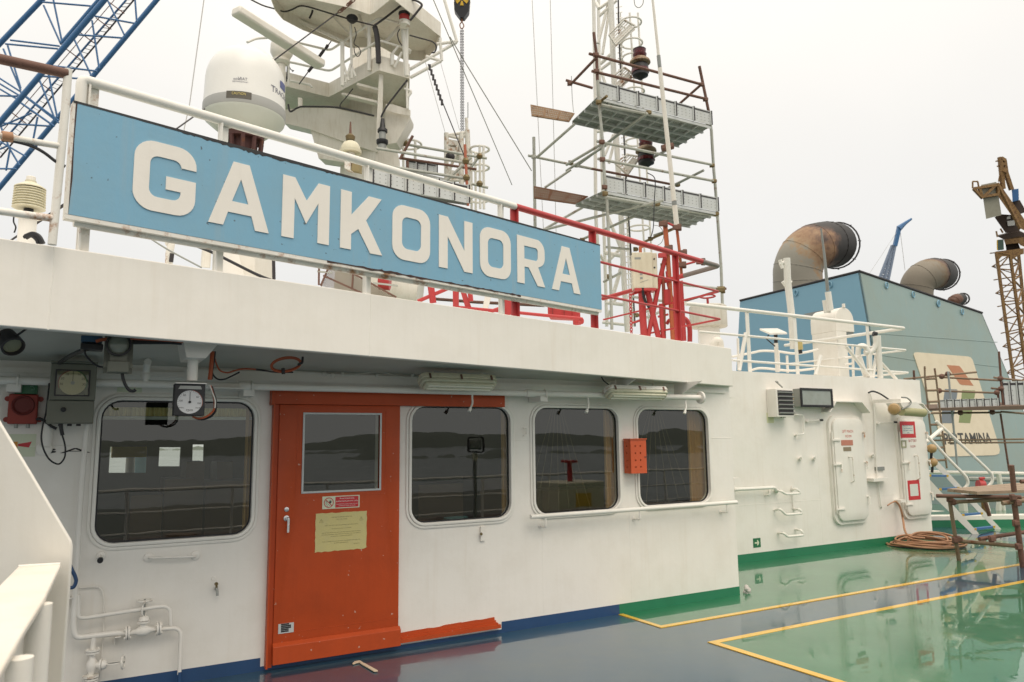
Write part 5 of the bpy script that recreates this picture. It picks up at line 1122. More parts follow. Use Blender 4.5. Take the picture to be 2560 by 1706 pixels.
# ------------------------------------------------------------------ scaffold tower
t = thing('scaffold_tower', 'steel tube scaffold tower with two perforated decks around the lattice mast', 'scaffold', D('q12', 1000, 1400, 13)); SCT = t
def pts4(key, ref, dref, pts): zz_ = D(key, *ref, dref).z; return [G(key, x, y, zz_) for x, y in pts]
UD = pts4('q02', (790, 890), 12.5, [(790, 890), (1830, 1160), (1530, 1340), (550, 1120)])
LD = pts4('q12', (850, 185), 12.5, [(850, 185), (1890, 385), (1630, 510), (580, 310)])
def sdeck(Q, nm):
    a_, b_, c_, d_ = Q; nl = 4
    for i in range(nl):
        p0, p1, p2, p3 = a_.lerp(d_, i/nl+.01), b_.lerp(c_, i/nl+.01), b_.lerp(c_, (i+1)/nl-.01), a_.lerp(d_, (i+1)/nl-.01)
        pk = emit('deck_plank', MB().slab([p0, p1, p2, p3], (0, 0, .012)), GALVD, t)
        mb = MB(); mb.slab([p0, p1, p1+Z*-.045, p0+Z*-.045], (p3-p0).normalized()*.01); mb.slab([p3, p2, p2+Z*-.045, p3+Z*-.045], (p0-p3).normalized()*.01)
        for k in range(1, 9): q0, q1 = p0.lerp(p1, k/9), p3.lerp(p2, k/9); mb.bar(q0-Z*.02, q1-Z*.02, .02, .035)
        emit('plank_rib', mb, GALV, pk)
        mb = MB(); w_ = (p3-p0); u_ = (p1-p0)
        for k in range(60):
            if k % 7 == 3: continue
            for j in range(4): c0 = p0+u_*((k+.5)/60)+w_*(.2+.2*j)-Z*.002; mb.slab([c0-u_*.0035-w_*.03, c0+u_*.0035-w_*.03, c0+u_*.0035+w_*.03, c0-u_*.0035+w_*.03], (0, 0, .001))
        emit('perforation', mb, paint('hole_light', (.62,.66,.62), .6), pk, kind='stuff')
    toeboard(t, a_+Z*.02, b_+Z*.02, .27, .008, 6)
sdeck(UD, 'u'); sdeck(LD, 'l')
def tb(a_, b_, mat=SCAF, r_=.0245): emit('tube', MB().tube([LP(*a_), LP(*b_)], r_, 10), mat, t)
Dn = 12.45
def D3(x, y, d): return (x, y, d)
# uprights
for pts, mats in ((((750, 300), (775, 500), (785, 740)), RUST), (((787, 740), (800, 960), (832, 1300), (848, 1600), (870, 1820), (905, 2568), (917, 3028)), SCAF), (((1720, 610), (1755, 780), (1780, 900), (1808, 1040)), RUST), (((1808, 1050), (1830, 1200), (1852, 1560), (1865, 1700), (1885, 1968), (1920, 2468), (1932, 2800), (1940, 3000)), SCAF), (((200, 1260), (205, 1568), (212, 2090)), SCAF)):
    d_ = [12.45]*len(pts) if pts[0][0] < 1700 and pts[0][0] > 300 else ([14.2]*len(pts) if pts[0][0] > 1000 else [13.7]*len(pts))
    P_ = [LP(x, y, q_) for (x, y), q_ in zip(pts, d_)]
    emit('tube', MB().tube(P_, .026 if d_[0] < 13 else .029, 10), mats, t)
dR = 13.9
hz = [((710, 495, 12.4), (1745, 778, dR), RUST), ((735, 655, 12.4), (1780, 910, dR), RUST), ((495, 738, 13.5), (740, 810, 13.6), RUST), ((540, 775, 13.5), (775, 530, 12.4), RUST), ((1520, 970, 14.6), (1740, 775, 14.0), RUST),
      ((795, 960, 12.35), (1810, 1165, dR), SCAF), ((870, 885, 12.2), (790, 950, 12.45), BRASS), ((780, 1300, 12.5), (1845, 1515, dR), SCAF), ((790, 1460, 12.5), (1860, 1665, dR), SCAF), ((150, 1430, 13.7), (840, 1572, 14.4), SCAF), ((600, 1525, 14.2), (1520, 1705, 14.8), RUST),
      ((230, 1445, 13.7), (575, 1140, 13.2), SCAF), ((500, 1515, 13.4), (830, 1320, 12.6), SCAF), ((600, 1520, 14.2), (1240, 1040, 12.9), SCAF), ((500, 1568, 14.2), (870, 1330, 12.9), SCAF), ((300, 1725, 13.9), (540, 1560, 13.9), SCAF), ((1290, 1450, 14.4), (1420, 1380, 13.5), SCAF), ((1420, 1735, 14.5), (1760, 1565, dR), SCAF),
      ((860, 1810, 12.4), (1890, 1985, dR), SCAF), ((280, 2115, 13.7), (1390, 1840, 12.7), SCAF), ((640, 2200, 14.2), (1120, 1990, 13.4), SCAF), ((1220, 2220, 14.2), (1500, 2095, 13.9), BRASS), ((1300, 2165, 14.2), (1545, 2080, 14), SCAF), ((280, 2115, 13.7), (650, 1905, 13.7), SCAF),
      ((1560, 2615, 13.2), (1900, 2650, dR), SCAF), ((1590, 2765, 14.5), (1965, 2650, dR), RUST), ((840, 2590, 14), (1000, 2505, 13.8), SCAF), ((860, 2270, 14), (1080, 2290, 14), SCAF), ((1100, 2725, 14), (1420, 2770, 14), SCAF), ((1130, 2905, 14), (1370, 2800, 14), SCAF), ((1370, 2860, 14), (1130, 2960, 14), SCAF)]
for a_, b_, mt in hz: tb(a_, b_, mt)
for x, y, d_, mt in ((775, 505, 12.4, RUST), (780, 655, 12.4, RUST), (535, 770, 13.5, RUST), (1745, 778, 13.9, RUST), (1780, 915, 13.9, RUST), (800, 940, 12.3, BRASS), (1805, 1160, 13.8, BRASS), (1260, 1035, 13.0, BRASS), (830, 1305, 12.4, RUST), (835, 1465, 12.4, RUST), (205, 1440, 13.7, SCAF), (1840, 1520, 13.9, BRASS), (600, 1520, 14.2, RUST), (545, 1495, 13.5, BRASS), (1860, 1665, 13.9, BRASS), (1525, 1700, 14.7, BRASS), (855, 1720, 12.4, RUST), (860, 1780, 12.3, BRASS), (1880, 1965, 13.8, BRASS), (1340, 1875, 13, BRASS), (1275, 2195, 14, BRASS), (650, 2205, 14, BRASS), (1910, 2650, 13.9, BRASS), (900, 2540, 13, BRASS), (1430, 1340, 13.3, RUST), (1140, 2290, 14, BRASS), (1150, 2895, 14, BRASS)):
    M_ = fr(LP(x, y, d_), RT, FW, Z); emit('coupler', MB().box(M_, -.036, .036, -.04, .04, -.03, .03).box(M_, -.055, .015, -.015, .015, -.042, .042), mt, t, bev=.008)
emit('coupler', MB().tube([LP(1375, 1365, 13.2), LP(1480, 1340, 13.2)], .06, 8), RUST, t)
for key, pts, mt in (('q02', [(170, 960), (575, 1040), (525, 1115), (180, 1060)], paint('plank_rust_light', (.42,.27,.17), .8, .6, 0, .3)), ('q12', [(200, 140), (700, 235), (590, 305), (203, 250)], paint('plank_rust', (.20,.11,.07), .8, .6, 0, .3))):
    P_ = [D(key, x, y, 13.3) for x, y in pts]; pk = emit('loose_plank', MB().slab(P_, V((0, .05, 0))), mt, t)
    mb = MB(); a_, b_, c_, d_ = P_
    for i in range(22):
        for j in (.22, .40, .62, .8):
            if i % 8 == 7: continue
            p_ = a_.lerp(b_, i/23+.03).lerp(d_.lerp(c_, i/23+.03), j)-FW*.003; mb.slab([p_+RT*x+UP*y for x, y in ((-.006, -.006), (.006, -.006), (.006, .006), (-.006, .006))], FW*.002)
    emit('perforation', mb, paint('hole_light', (.62,.66,.62), .6), pk, kind='stuff')
cable('thin wire hanging from the scaffold top rail to the loose plank', [LP(545, 700, 13.5), LP(553, 900, 13.5), LP(565, 1030, 13.4)], .006, GREYM, 'wire')
# whip antenna
t = thing('whip_antenna', 'long slanting white whip antenna clamped to the red tube frame', 'antenna', D('q12', 1510, 500, 10))
dW = 10.0
emit('upper_rod', MB().tube([LP(1285, -60, dW), LP(1345, 510, dW)], [.016, .020], 10), WHC, t); emit('joint', MB().tube([LP(1345, 512, dW), LP(1356, 620, dW)], .026, 10), GREYM, t)
emit('lower_rod', MB().tube([LP(1357, 624, dW), LP(1440, 1400, dW), LP(1488, 1845, dW)], [.028, .030, .032], 12), WHC, t); emit('collar', MB().tube([LP(1489, 1850, dW), LP(1492, 1885, dW)], .034, 10), GREYM, t); emit('foot', MB().tube([LP(1493, 1887, dW), LP(1513, 2085, dW)], .034, 12), WHC, t)
# ------------------------------------------------------------------ red tube frame, box, chain at the corner
t = thing('antenna_stand', 'red steel post frame with slanted struts and clamps at the roof corner', 'frame', D('n', 500, 1460, 9.6))
NP = lambda x, y, d=9.3: D('n', x, y, d)
for pts, r_, mt in ((((515, -40), (545, 300), (580, 800), (620, 1480)), .030, REDD), (((665, 40), (700, 330), (730, 665)), .019, REDD), (((520, 430), (440, 760), (370, 1120), (300, 1440)), .030, RED), (((225, 870), (235, 1130), (255, 1430)), .045, RED), (((300, 860), (360, 1130), (440, 1450)), .035, RED), (((480, 500), (500, 800), (510, 1450)), .022, paint('red_brown', (.25,.06,.03), .6, .3)), (((540, 830), (545, 960), (550, 1010)), .05, RED), (((470, 1010), (480, 1250), (500, 1450)), .03, RED), (((715, 720), (745, 1200), (760, 1480)), .03, RED), (((545, 600), (560, 760), (620, 1000), (640, 1470)), .022, RED)):
    emit('strut', MB().tube([NP(*p_) for p_ in pts], r_, 10), mt, t)
for pts, r_ in ((((735, 1180), (800, 1230), (830, 1330), (832, 1490)), .032), (((350, 1270), (400, 1290), (420, 1400), (425, 1470)), .022), (((540, 1270), (570, 1220), (620, 1210)), .022)):
    emit('pipe_bend', MB().tube(crv([NP(*p_, 9.5) for p_ in pts]), r_, 10), RED, t)
for a_, b_ in (((75, 900), (220, 855)), ((95, 1255), (215, 1220)), ((750, 520), (900, 480)), ((550, -10), (670, 45)), ((430, 1175), (560, 1145))): emit('strut', MB().tube([NP(*a_), NP(*b_)], .014, 8), RED, t)
for x, y, mt in ((490, 0, RUST), (665, 45, RUST), (555, 310, RUST), (735, 365, RUST), (725, 520, RUST), (965, 480, RUST), (1215, 835, BRASS), (480, 400, RED)):
    M_ = fr(NP(x, y, 9.25 if x != 965 else 8.9), RT, FW, Z); emit('clamp', MB().box(M_, -.045, .045, -.04, .04, -.03, .03).box(M_, .01, .06, -.02, .02, -.045, .045), mt, t, bev=.008)
cable('black hose sagging between the red struts', [NP(x, y, 9.2) for x, y in ((235, 810), (245, 900), (270, 980), (320, 1060))], .018)
t = thing('control_box', 'weathered cream control box with a printed label on the red frame', 'box', NP(280, 820, 9.3))
P_ = [NP(110, 360, 9.2), NP(375, 290, 9.2), NP(380, 735, 9.2), NP(125, 820, 9.2)]
ax = (P_[1]-P_[0]); zu = P_[0].z; zl = NP(125, 815, 9.2).z; bw_ = (NP(375, 500, 9.2)-NP(112, 500, 9.2)).dot(RT)
Mb = fr(NP(115, 815, 9.2), (RT*1+FW*-.15).normalized(), Z, (RT*-.15-FW).normalized()); Mb = fr(NP(115, 815, 9.2), V((1, .0, 0)), Z, V((0, -1, 0)))
hb = NP(112, 345, 9.2).z-NP(112, 815, 9.2).z
CBX = paint('control_box_cream', (.66,.61,.47), .5, .35, .3)
lid = emit('front_lid', MB().box(Mb, 0, bw_*.97, 0, hb, -.02, 0), CBX, t, bev=.006); bd = emit('body', MB().box(Mb, .01, bw_*1.22, .0, hb-.005, -.16, -.0205), CBX, t, bev=.006)
mb = MB(); mb.box(Mb, bw_*.12, bw_*.42, hb*.80, hb*.86, .0005, .001); mb.box(Mb, bw_*.35, bw_*.48, hb*.36, hb*.44, .0005, .001); mb.box(Mb, bw_*.35, bw_*.48, hb*.25, hb*.31, .0005, .001); mb.bar(Mb @ V((bw_*.35, hb*.16, .001)), Mb @ V((bw_*.75, hb*.23, .001)), .004); emit('label', mb, GREYM, lid)
mb = MB()
for f_ in (.82, .58, .34): mb.lathe(Mb @ Matrix.Translation((bw_*1.08, hb*f_, -.02)), [(.012, 0), (.010, .008)], 8)
emit('screw', mb, DARK, bd); emit('shelf', MB().box(Mb, .02, bw_*1.1, -.03, -.002, -.16, .01), RED, t)
mb = MB(); mb.tube([Mb @ V((bw_*.45, hb, -.05)), Mb @ V((bw_*.45, hb+.07, -.05))], .02, 8); mb.bar(Mb @ V((bw_*.4, hb+.07, -.05)), Mb @ V((bw_*.7, hb+.1, -.05)), .03); emit('antenna_stub', mb, REDD, t)
def chain(lab, a_, b_, link, r_, mat, name='chain'):
    a_, b_ = V(a_), V(b_); n_ = max(3, int((b_-a_).length/(link*.72))); mb = MB(); ax_ = (b_-a_).normalized(); s1 = ax_.orthogonal().normalized(); s2 = ax_.cross(s1)
    for i in range(n_):
        c_ = a_.lerp(b_, (i+.5)/n_); sd_ = s1 if i % 2 else s2
        pts = [c_+ax_*(link*.5*math.cos(t_))+sd_*(link*.28*math.sin(t_)) for t_ in [2*math.pi*k/10 for k in range(10)]]; mb.tube(pts, r_, 5, closed=True)
    return emit(name, mb, mat, None, lab, 'chain')
chain('red safety chain hanging left of the cream control box', NP(78, 890, 9.2), NP(95, 1400, 9.2), .055, .0065, RED)
cable('black rigging cord with knots above the cream control box', [D('q12', x, y, 9.4) for x, y in ((1240, 20), (1300, 55), (1315, 120), (1305, 300), (1300, 480), (1290, 560), (1270, 620))], .006)
wire('thin wire arc beside the red post', [NP(x, y, 9.3) for x, y in ((380, 20), (440, 30), (490, 90), (500, 170), (470, 240), (410, 280))], .004, GREYM, 'wire_loop', 4)
# things glimpsed under the name board
t = thing('mushroom_vent', 'large white concrete-like mushroom vent behind the red railing', 'vent', D('n', 1070, 1500, 12)); c0 = D('n', 1070, 1310, 12.5); k_ = 12.5/F0*CR['n'][2]; M_ = Matrix.Translation(c0)
emit('cap', MB().lathe(M_, [(225*k_, 0), (232*k_, 10*k_), (232*k_, 262*k_), (222*k_, 272*k_), (.01, 290*k_)], 32), paint('vent_white', (.66,.63,.56), .6, .4, .6), t); emit('neck', MB().lathe(M_, [(135*k_, -250*k_), (135*k_, -.001)], 24), WHW, t)
t = thing('gooseneck_pipe', 'small white gooseneck pipe at the foot of the mushroom vent', 'pipe', D('n', 1170, 1560, 11.5)); emit('pipe', MB().tube(crv([D('n', x, y, 11.5) for x, y in ((1130, 1600), (1135, 1530), (1165, 1485), (1200, 1500), (1210, 1600))]), .07, 10), WHC, t)
t = thing('hook_bracket', 'red bent hook bracket on the rail before the mushroom vent', 'hook', D('n', 1060, 1000, 10)); emit('hook', MB().tube(crv([D('n', x, y, 10) for x, y in ((950, 925), (1020, 940), (1110, 930), (1150, 915), (1110, 895), (1040, 900))], 4), .012, 8), RED, t); emit('pin', MB().tube([D('n', 1055, 940, 10), D('n', 1060, 1010, 10)], .016, 8), RED, t)
VP_ = lambda x, y, d: D('v', x, y, d)
t = thing('mesh_stair', 'rusty expanded-mesh stair panel seen below the name board', 'stair', VP_(600, 560, 10))
for a_, b_ in (((270, 110), (130, 440)), ((165, 290), (760, 560)), ((560, 235), (1240, 610)), ((105, 70), (100, 430)), ((610, 160), (590, 480)), ((80, 230), (300, 250)), ((900, 400), (1260, 440))): emit('frame_bar', MB().bar(VP_(*a_, 10), VP_(*b_, 10), .022), MATS['scaffold_tube'] if a_[0] in (80, 900) else RUST, t)
mb = MB(); rw = [(240, 180), (560, 235), (1240, 610), (700, 560), (165, 290)]
def inpoly(x, y, P):
    c_ = False
    for i in range(len(P)):
        (x1, y1), (x2, y2) = P[i], P[i-1]
        if (y1 > y) != (y2 > y) and x < (x2-x1)*(y-y1)/(y2-y1)+x1: c_ = not c_
    return c_
reg = [(230, 170), (560, 240), (1230, 610), (1230, 640), (100, 450)]
for i in range(90):
    for s_ in (1, -1):
        x_ = 60+i*26; seg = None
        for j in range(40):
            yy = 130+j*14; xx = x_+s_*(yy-380)*1.1
            if inpoly(xx, yy, reg):
                if seg is None: seg = [(xx, yy), (xx, yy)]
                seg[1] = (xx, yy)
        if seg and seg[0] != seg[1]: mb.tube([VP_(*seg[0], 10.05), VP_(*seg[1], 10.05)], .0035, 4)
emit('mesh', mb, paint('mesh_brown', (.22,.16,.11), .7, .3), t)
TP = lambda x, y, d=8.5: D('t', x, y, d)
t = thing('red_stand', 'red steel stand legs seen in the gap below the name board', 'stand', TP(700, 380))
for pts in ([(620, 120), (690, 120), (690, 370), (622, 360)], [(695, 130), (755, 135), (850, 395), (770, 380)], [(600, 115), (750, 135), (750, 165), (600, 145)]): emit('leg', MB().slab([TP(*p_) for p_ in pts], V((0, .05, 0))), RED, t)
for a_, b_, r_ in (((210, 300), (560, 150), .022), ((355, 60), (390, 320), .04), ((820, 150), (835, 300), .03), ((690, 370), (1180, 415), .018), ((1040, 430), (1330, 330), .022), ((1260, 230), (1290, 460), .06)): emit('strut', MB().tube([TP(*a_), TP(*b_)], r_, 8), RED, t)
emit('leg', MB().slab([TP(1320, 230), TP(1395, 245), TP(1405, 475), TP(1325, 465)], V((0, .05, 0))), paint('red_dark', (.25,.035,.03), .6, .3), t)
t = thing('red_locker', 'bright red locker behind the lower rail at the end of the name board', 'locker', TP(1890, 480, 9)); emit('body', MB().slab([TP(1735, 300, 9), TP(2040, 320, 9), TP(2040, 485, 9), TP(1740, 470, 9)], V((.05, .3, 0))), RED, t)
mb = MB()
for x in (1795, 1930): mb.bar(TP(x, 320, 8.98), TP(x+2, 475, 8.98), .01)
emit('door_gap', mb, MATS['red_dark'], t)
emit('leg', MB().tube([TP(2070, 380, 9), TP(2082, 580, 9)], .05, 8), RED, t); emit('rail', MB().tube(crv([TP(1400, 435, 8.8), TP(1700, 465, 8.8), TP(2090, 500, 8.8), TP(2140, 515, 8.8), TP(2140, 550, 8.8), TP(2100, 550, 8.8)], 4), .02, 8), RED, t)
emit('brown_rail', MB().tube([TP(380, 270, 14), TP(900, 310, 14), TP(1700, 350, 14)], .03, 6), RUST, None, 'thin brown rail running behind the red stand', 'rail')
t = thing('white_strut', 'white slanted flat strut in the gap below the name board', 'strut', TP(1000, 410, 9.5)); emit('strut', MB().slab([TP(1010, 190, 9.5), TP(1080, 210, 9.5), TP(1025, 420, 9.5), TP(965, 400, 9.5)], V((0, .05, 0))), WH, t)
t = thing('tank', 'white rounded tank with rust stains seen below the name board', 'tank', TP(100, 260, 12)); emit('shell', MB().tube([TP(-330, 130, 12), TP(240, 200, 12)], .42, 24), MW, t)
emit('red_pipe', MB().tube([VP_(990, 365, 10.5), VP_(1150, 375, 10.5)], .13, 12), RED, None, 'short fat red pipe before the white tank', 'pipe')
for lab, k, pts, mt, r_ in (('white flat post leaning behind the lower rail left of the rusty pipe', 'q10', ((1880, 650), (1900, 700), (1885, 890)), WHC, .055), ):
    emit('slanted_post', MB().tube([D(k, x, y, 9) for x, y in pts[1:]], r_, 8), mt, None, lab, 'post')
emit('vent_trunk', MB().slab(DL('q10', 9.5, [(2090, 680), (2340, 720), (2340, 990), (2088, 950)]), V((.1, .5, 0))), WHC, None, 'pale square vent trunk seen under the name board', 'trunk')
emit('cable_post', MB().tube(DL('q11', 9, [(160, 760), (165, 1000)]), .02, 8), DARK, None, 'dark thin cable post behind the lower rail', 'post')
t = thing('rusty_pipe_post', 'rust-streaked white pipe post with a bent top below the name board', 'post', D('q10', 1550, 840, 8)); emit('pipe', MB().tube(bend(DL('q10', 8, [(1530, 655), (1575, 660), (1555, 750), (1550, 870)]), .03), .04, 10), WHR, t); emit('valve', MB().tube(DL('q10', 7.95, [(1580, 760), (1570, 840)]), .022, 8), DARK, t)
cable('black cable slanting down under the name board, right one of two', DL('q10', 7.5, [(1580, 590), (1700, 650), (1900, 730), (2050, 800), (2350, 950), (2500, 1010)]), .016)
cable('grey cable slanting down under the name board, left one of two', DL('q10', 7.2, [(1240, 530), (1330, 590), (1550, 730), (1850, 890)]), .009, GREYM)
# temperature screen at the left
t = thing('weather_screen', 'cream ribbed weather instrument screen on a fat white post at the left', 'instrument', D('q10', 240, 640, 5.2)); dS = 5.2; k_ = dS/F0*S4; c0 = D('q10', 262, 370, dS); M_ = Matrix.Translation(c0)
prof = []
for i in range(8): h_ = (20+i*24)*k_; R_ = (134-abs(i)*.8)*k_; prof += [(R_*.86, h_), (R_, h_+3*k_), (R_*.985, h_+8*k_), (R_*.86, h_+15*k_)]
emit('louvres', MB().lathe(M_, prof, 32), CREAM, t, ang=25)
emit('dome', MB().lathe(M_, [(128*k_, 211*k_), (125*k_, 220*k_), (60*k_, 262*k_), (46*k_, 268*k_), (46*k_, 285*k_)], 28), CREAM, t); emit('cap', MB().lathe(M_, [(38*k_, 286*k_), (38*k_, 322*k_), (34*k_, 326*k_)], 20), WHC, t)
emit('neck', MB().lathe(M_, [(40*k_, -20*k_), (40*k_, 18*k_)], 18), BLK, t); emit('flange', MB().lathe(M_, [(115*k_, -62*k_), (118*k_, -40*k_), (75*k_, -36*k_), (70*k_, -22*k_)], 28), WHW, t); emit('post', MB().lathe(M_, [(72*k_, -400*k_), (72*k_, -63*k_)], 24), WHW, t)
for i, pts in enumerate((((230, 600), (300, 575), (360, 600), (400, 670)), ((240, 620), (300, 590), (350, 610), (385, 670)), ((220, 610), (290, 600), (340, 640), (350, 680)))): cable(('topmost', 'middle', 'lowest')[i]+' black cable of the loop at the foot of the weather screen', DL('q10', 5.0, pts), .012, grp=None)
cable('thin dark wire left of the weather screen post', DL('q10', 5.0, [(128, 415), (125, 470), (145, 520), (130, 570)]), .005)
# ------------------------------------------------------------------ aft deckhouse
AH = thing('aft_deckhouse', 'white deckhouse further right with two watertight doors and a green base band', 'deckhouse', A+wd*3+wn*-3)
def M2(u=0, z=0, off=0): return WM(u, z, W2O+off)
def U2(k, x, y, off=0): return wuz(W2(k, x, y, off))
g2 = lambda u, z, o=0: A+wd*u+Z*z+wn*(W2O+o)
HZ = 2.675; HU = 6.14
emit('wall', MB().box(M2(), -.06, HU, 0, HZ, -.05, 0), WHW, AH)
emit('wall', MB().box(M2(), HU-.05, HU-.0005, 0, HZ, -3.2, -.051), WHW, AH)
emit('roof', MB().box(M2(), -.05, HU-.052, HZ-.08, HZ-.002, -3.2, -.052), WHW, AH)
emit('base_band', MB().box(M2(), -.05, HU, 0, .115, .0005, .004), BGRN, AH)
mb = MB(); mb.tube([g2(1.5, .78, -.0005), g2(3.45, .78, -.0005)], .003, 6); mb.tube([g2(4.55, .78, -.0005), g2(5.2, .78, -.0005)], .003, 6)
for u in (3.35, 4.75): mb.tube([g2(u, .12, -.0005), g2(u, 2.66, -.0005)], .0025, 6)
emit('weld_seam', mb, WHW, AH)
def wdoor(u0, u1, z0, z1, lab):
    dr = emit('door', cmesh([rrect(u0, z0, u1, z1, .13)], M2(), .045, .085, .012), WH, AH, label=lab)
    emit('frame', cmesh([rrect(u0-.06, z0-.055, u1+.05, z1+.05, .17), rrect(u0+.03, z0+.03, u1-.03, z1-.03, .12)], M2(), -.001, .044), WHW, dr)
    emit('hinge_rod', MB().tube([g2(u0-.03, z0+.12, .07), g2(u0-.03, z1-.2, .07)], .012, 8), WHW, dr)
    for f_ in (.12, .55, .79):
        zc = z0+(z1-z0)*f_; emit('hinge', MB().box(M2(), u0-.07, u0+.13, zc-.012, zc+.012, .086, .105), WHW, dr)
    emit('handle', MB().tube(bend([g2(u0+(u1-u0)*.42, z0+(z1-z0)*.62, .086), g2(u0+(u1-u0)*.46, z0+(z1-z0)*.62, .14), g2(u0+(u1-u0)*.46, z0+(z1-z0)*.38, .14), g2(u0+(u1-u0)*.46, z0+(z1-z0)*.37, .086)], .03), .010, 8), WHR, dr)
    for fx, fy, dx, dz in ((.98, .86, -.03, -.10), (.14, .55, -.03, -.12), (.98, .56, .0, -.10), (.98, .22, -.02, -.12)):
        u, z = u0+(u1-u0)*fx, z0+(z1-z0)*fy; mb = MB(); mb.tube([g2(u, z, .086), g2(u, z, .12)], .018, 8); mb.bar(g2(u, z, .115), g2(u+dx, z+dz, .125), .016); emit('dog_lever', mb, WHR, dr)
    return dr
D1 = wdoor(3.66, 4.38, .44, 2.0, 'white watertight door with red lettering and small plaques'); D2 = wdoor(5.38, 6.06, .42, 1.99, 'white watertight door with two red-framed notices')
zz_ = lambda f_: .44+1.56*f_
emit('lettering', joinm([textm('LIFT MACH', M2(3.99, 1.80, .0862), .062, .0004, .26), textm('ROOM', M2(4.0, 1.725, .0862), .055, .0004, .14)]), paint('text_red', (.60,.12,.08), .5), D1)
(a0, b0), (a1, b1) = U2('w', 948, 490, .086), U2('w', 1112, 408, .086); emit('plaque', MB().box(M2(), a0, a1, b0, b1, .0861, .089), paint('plaque_red', (.50,.20,.14), .5, .2), D1)
(a0, b0), (a1, b1) = U2('w', 980, 572, .086), U2('w', 1088, 510, .086); emit('plaque', MB().box(M2(), a0, a1, b0, b1, .0861, .089), paint('plaque_brown', (.25,.20,.13), .5, .2), D1)
def framed(x0, y0, x1, y1, lines, fr_w):
    (a0, b0), (a1, b1) = U2('w', x0, y1, .086), U2('w', x1, y0, .086)
    bd = emit('notice_frame', MB().box(M2(), a0, a1, b0, b1, .0861, .088), SRED, D2); ww = a1-a0
    emit('notice_sheet', MB().box(M2(), a0+ww*fr_w, a1-ww*fr_w, b0+ww*fr_w*1.2, b1-ww*fr_w*1.2, .0882, .089), paint('notice_paper', (.66,.68,.62), .5, .1), bd)
    if lines: emit('lettering', joinm([textm(s_, M2((a0+a1)/2, b0+(b1-b0)*fy, .0893), .028, .0003, ww*w_) for s_, fy, w_ in lines]), paint('notice_ink', (.10,.16,.28), .5), bd)
framed(1812, 140, 2012, 378, [('AUTHORISED PERSONS', .73, .62), ('BATTERIES CHARGING', .57, .55), ('NO NAKED LIGHTS', .44, .6), ('ONLY', .30, .18)], .13)
framed(1930, 988, 2078, 1285, [], .16)
a0, b0 = U2('w', 1985, 452, .086); emit('lettering', joinm([textm('BATTERY', M2(a0, b0+.035, .0862), .06, .0004, .22), textm('ROOM', M2(a0, b0-.06, .0862), .055, .0004, .13)]), paint('text_red_dark', (.40,.05,.05), .5), D2)
(a0, b0), (a1, b1) = U2('w', 1822, 525, .086), U2('w', 1885, 410, .086); emit('small_frame', cmesh([rrect(a0, b0, a1, b1, .02), rrect(a0+.025, b0+.025, a1-.025, b1-.025, .01)], M2(), .0861, .092), paint('frame_olive', (.35,.35,.22), .5), D2)
for u0, u1 in ((3.5, 4.5), (5.25, 6.12)):
    mb = MB(); p_ = [(u0, 2.10), (u0+.17, 2.27), (u1-.2, 2.27), (u1, 2.10), (u1-.01, 2.09), (u1-.205, 2.255), (u0+.175, 2.255), (u0+.01, 2.09)]
    mb.prism(p_, M2(), .001, .16); emit('door_hood', mb, WHW, AH)
def w2t(name, lab, cat, k, x, y, grp=None, o=0): return thing(name, lab, cat, W2(k, x, y, o), grp)
t = w2t('louvre_vent', 'white box vent with grey louvres high on the aft deckhouse', 'vent', 'r', 510, 815)
(a0, b0), (a1, b1) = U2('r', 415, 812, .0), U2('r', 608, 678, .18)
emit('casing', MB().box(M2(), a1-.36, a1, b1-.40, b1+.01, .001, .18), WHW, t, bev=.005)
x0, x1, z0, z1 = a1-.33, a1-.01, b1-.375, b1-.015
emit('backing', MB().box(M2(), x0, x1, z0, z1, .181, .183), DARK, t)
for i in range(6): zc = z0+(z1-z0)*(i+.5)/6; emit('slat', MB().prism([(.184, -.012), (.205, -.004), (.205, .012), (.184, .004)], fr(g2(0, zc, 0), wn, Z, -wd), -x1, -x0), GREYM, t)
t = w2t('alarm_unit', 'small yellow upright alarm unit between the louvre vent and the floodlight', 'alarm', 'r', 640, 790)
(a0, b0), (a1, b1) = U2('r', 628, 768, .05), U2('r', 656, 708, .05); emit('body', MB().box(M2(), a0, a1, b0, b1, .001, .06), YEL, t, bev=.008); emit('cap', MB().box(M2(), a0+.005, a1-.005, b1+.001, b1+.05, .001, .05), CREAM, t); emit('foot', MB().box(M2(), a0+.005, a1-.005, b0-.045, b0-.001, .001, .05), CREAM, t)
t = w2t('floodlight', 'large black-framed rectangular floodlight on the aft deckhouse', 'floodlight', 'r', 780, 815)
(a0, b0), (a1, b1) = U2('r', 668, 808, .15), U2('r', 900, 672, .15)
emit('housing', MB().box(M2(), a0+.01, a1-.01, b0+.01, b1-.01, .02, .149), GREYM, t)
emit('frame', cmesh([[(a0, b0), (a1, b0), (a1, b1), (a0, b1)], [(a0+.035, b0+.035), (a0+.035, b1-.035), (a1-.035, b1-.035), (a1-.035, b0+.035)]], M2(), .15, .17, .003), BLK, t)
emit('lens', MB().box(M2(), a0+.036, a1-.036, b0+.036, b1-.036, .15, .158), paint('flood_glass', (.30,.33,.30), .2, .3, spec=.8, scale=9), t)
(a0, b0), (a1, b1) = U2('r', 414, 928), U2('r', 461, 852); s_ = emit('wall_sticker', MB().box(M2(), a0, a1, b0, b1, .001, .003), paint('sticker_pale', (.66,.66,.42), .5), None, 'pale yellow sticker below the louvre vent', 'sticker')
mb = MB(); c_ = W2('r', 538, 850, .1); mb.tube([W2('r', 540, 820, .12), W2('r', 538, 870, .12)], .012, 6)
for dx in (-18, 0, 14): mb.tube([W2('r', 538, 866, .12), W2('r', 538+dx, 888, .12)], .007, 5)
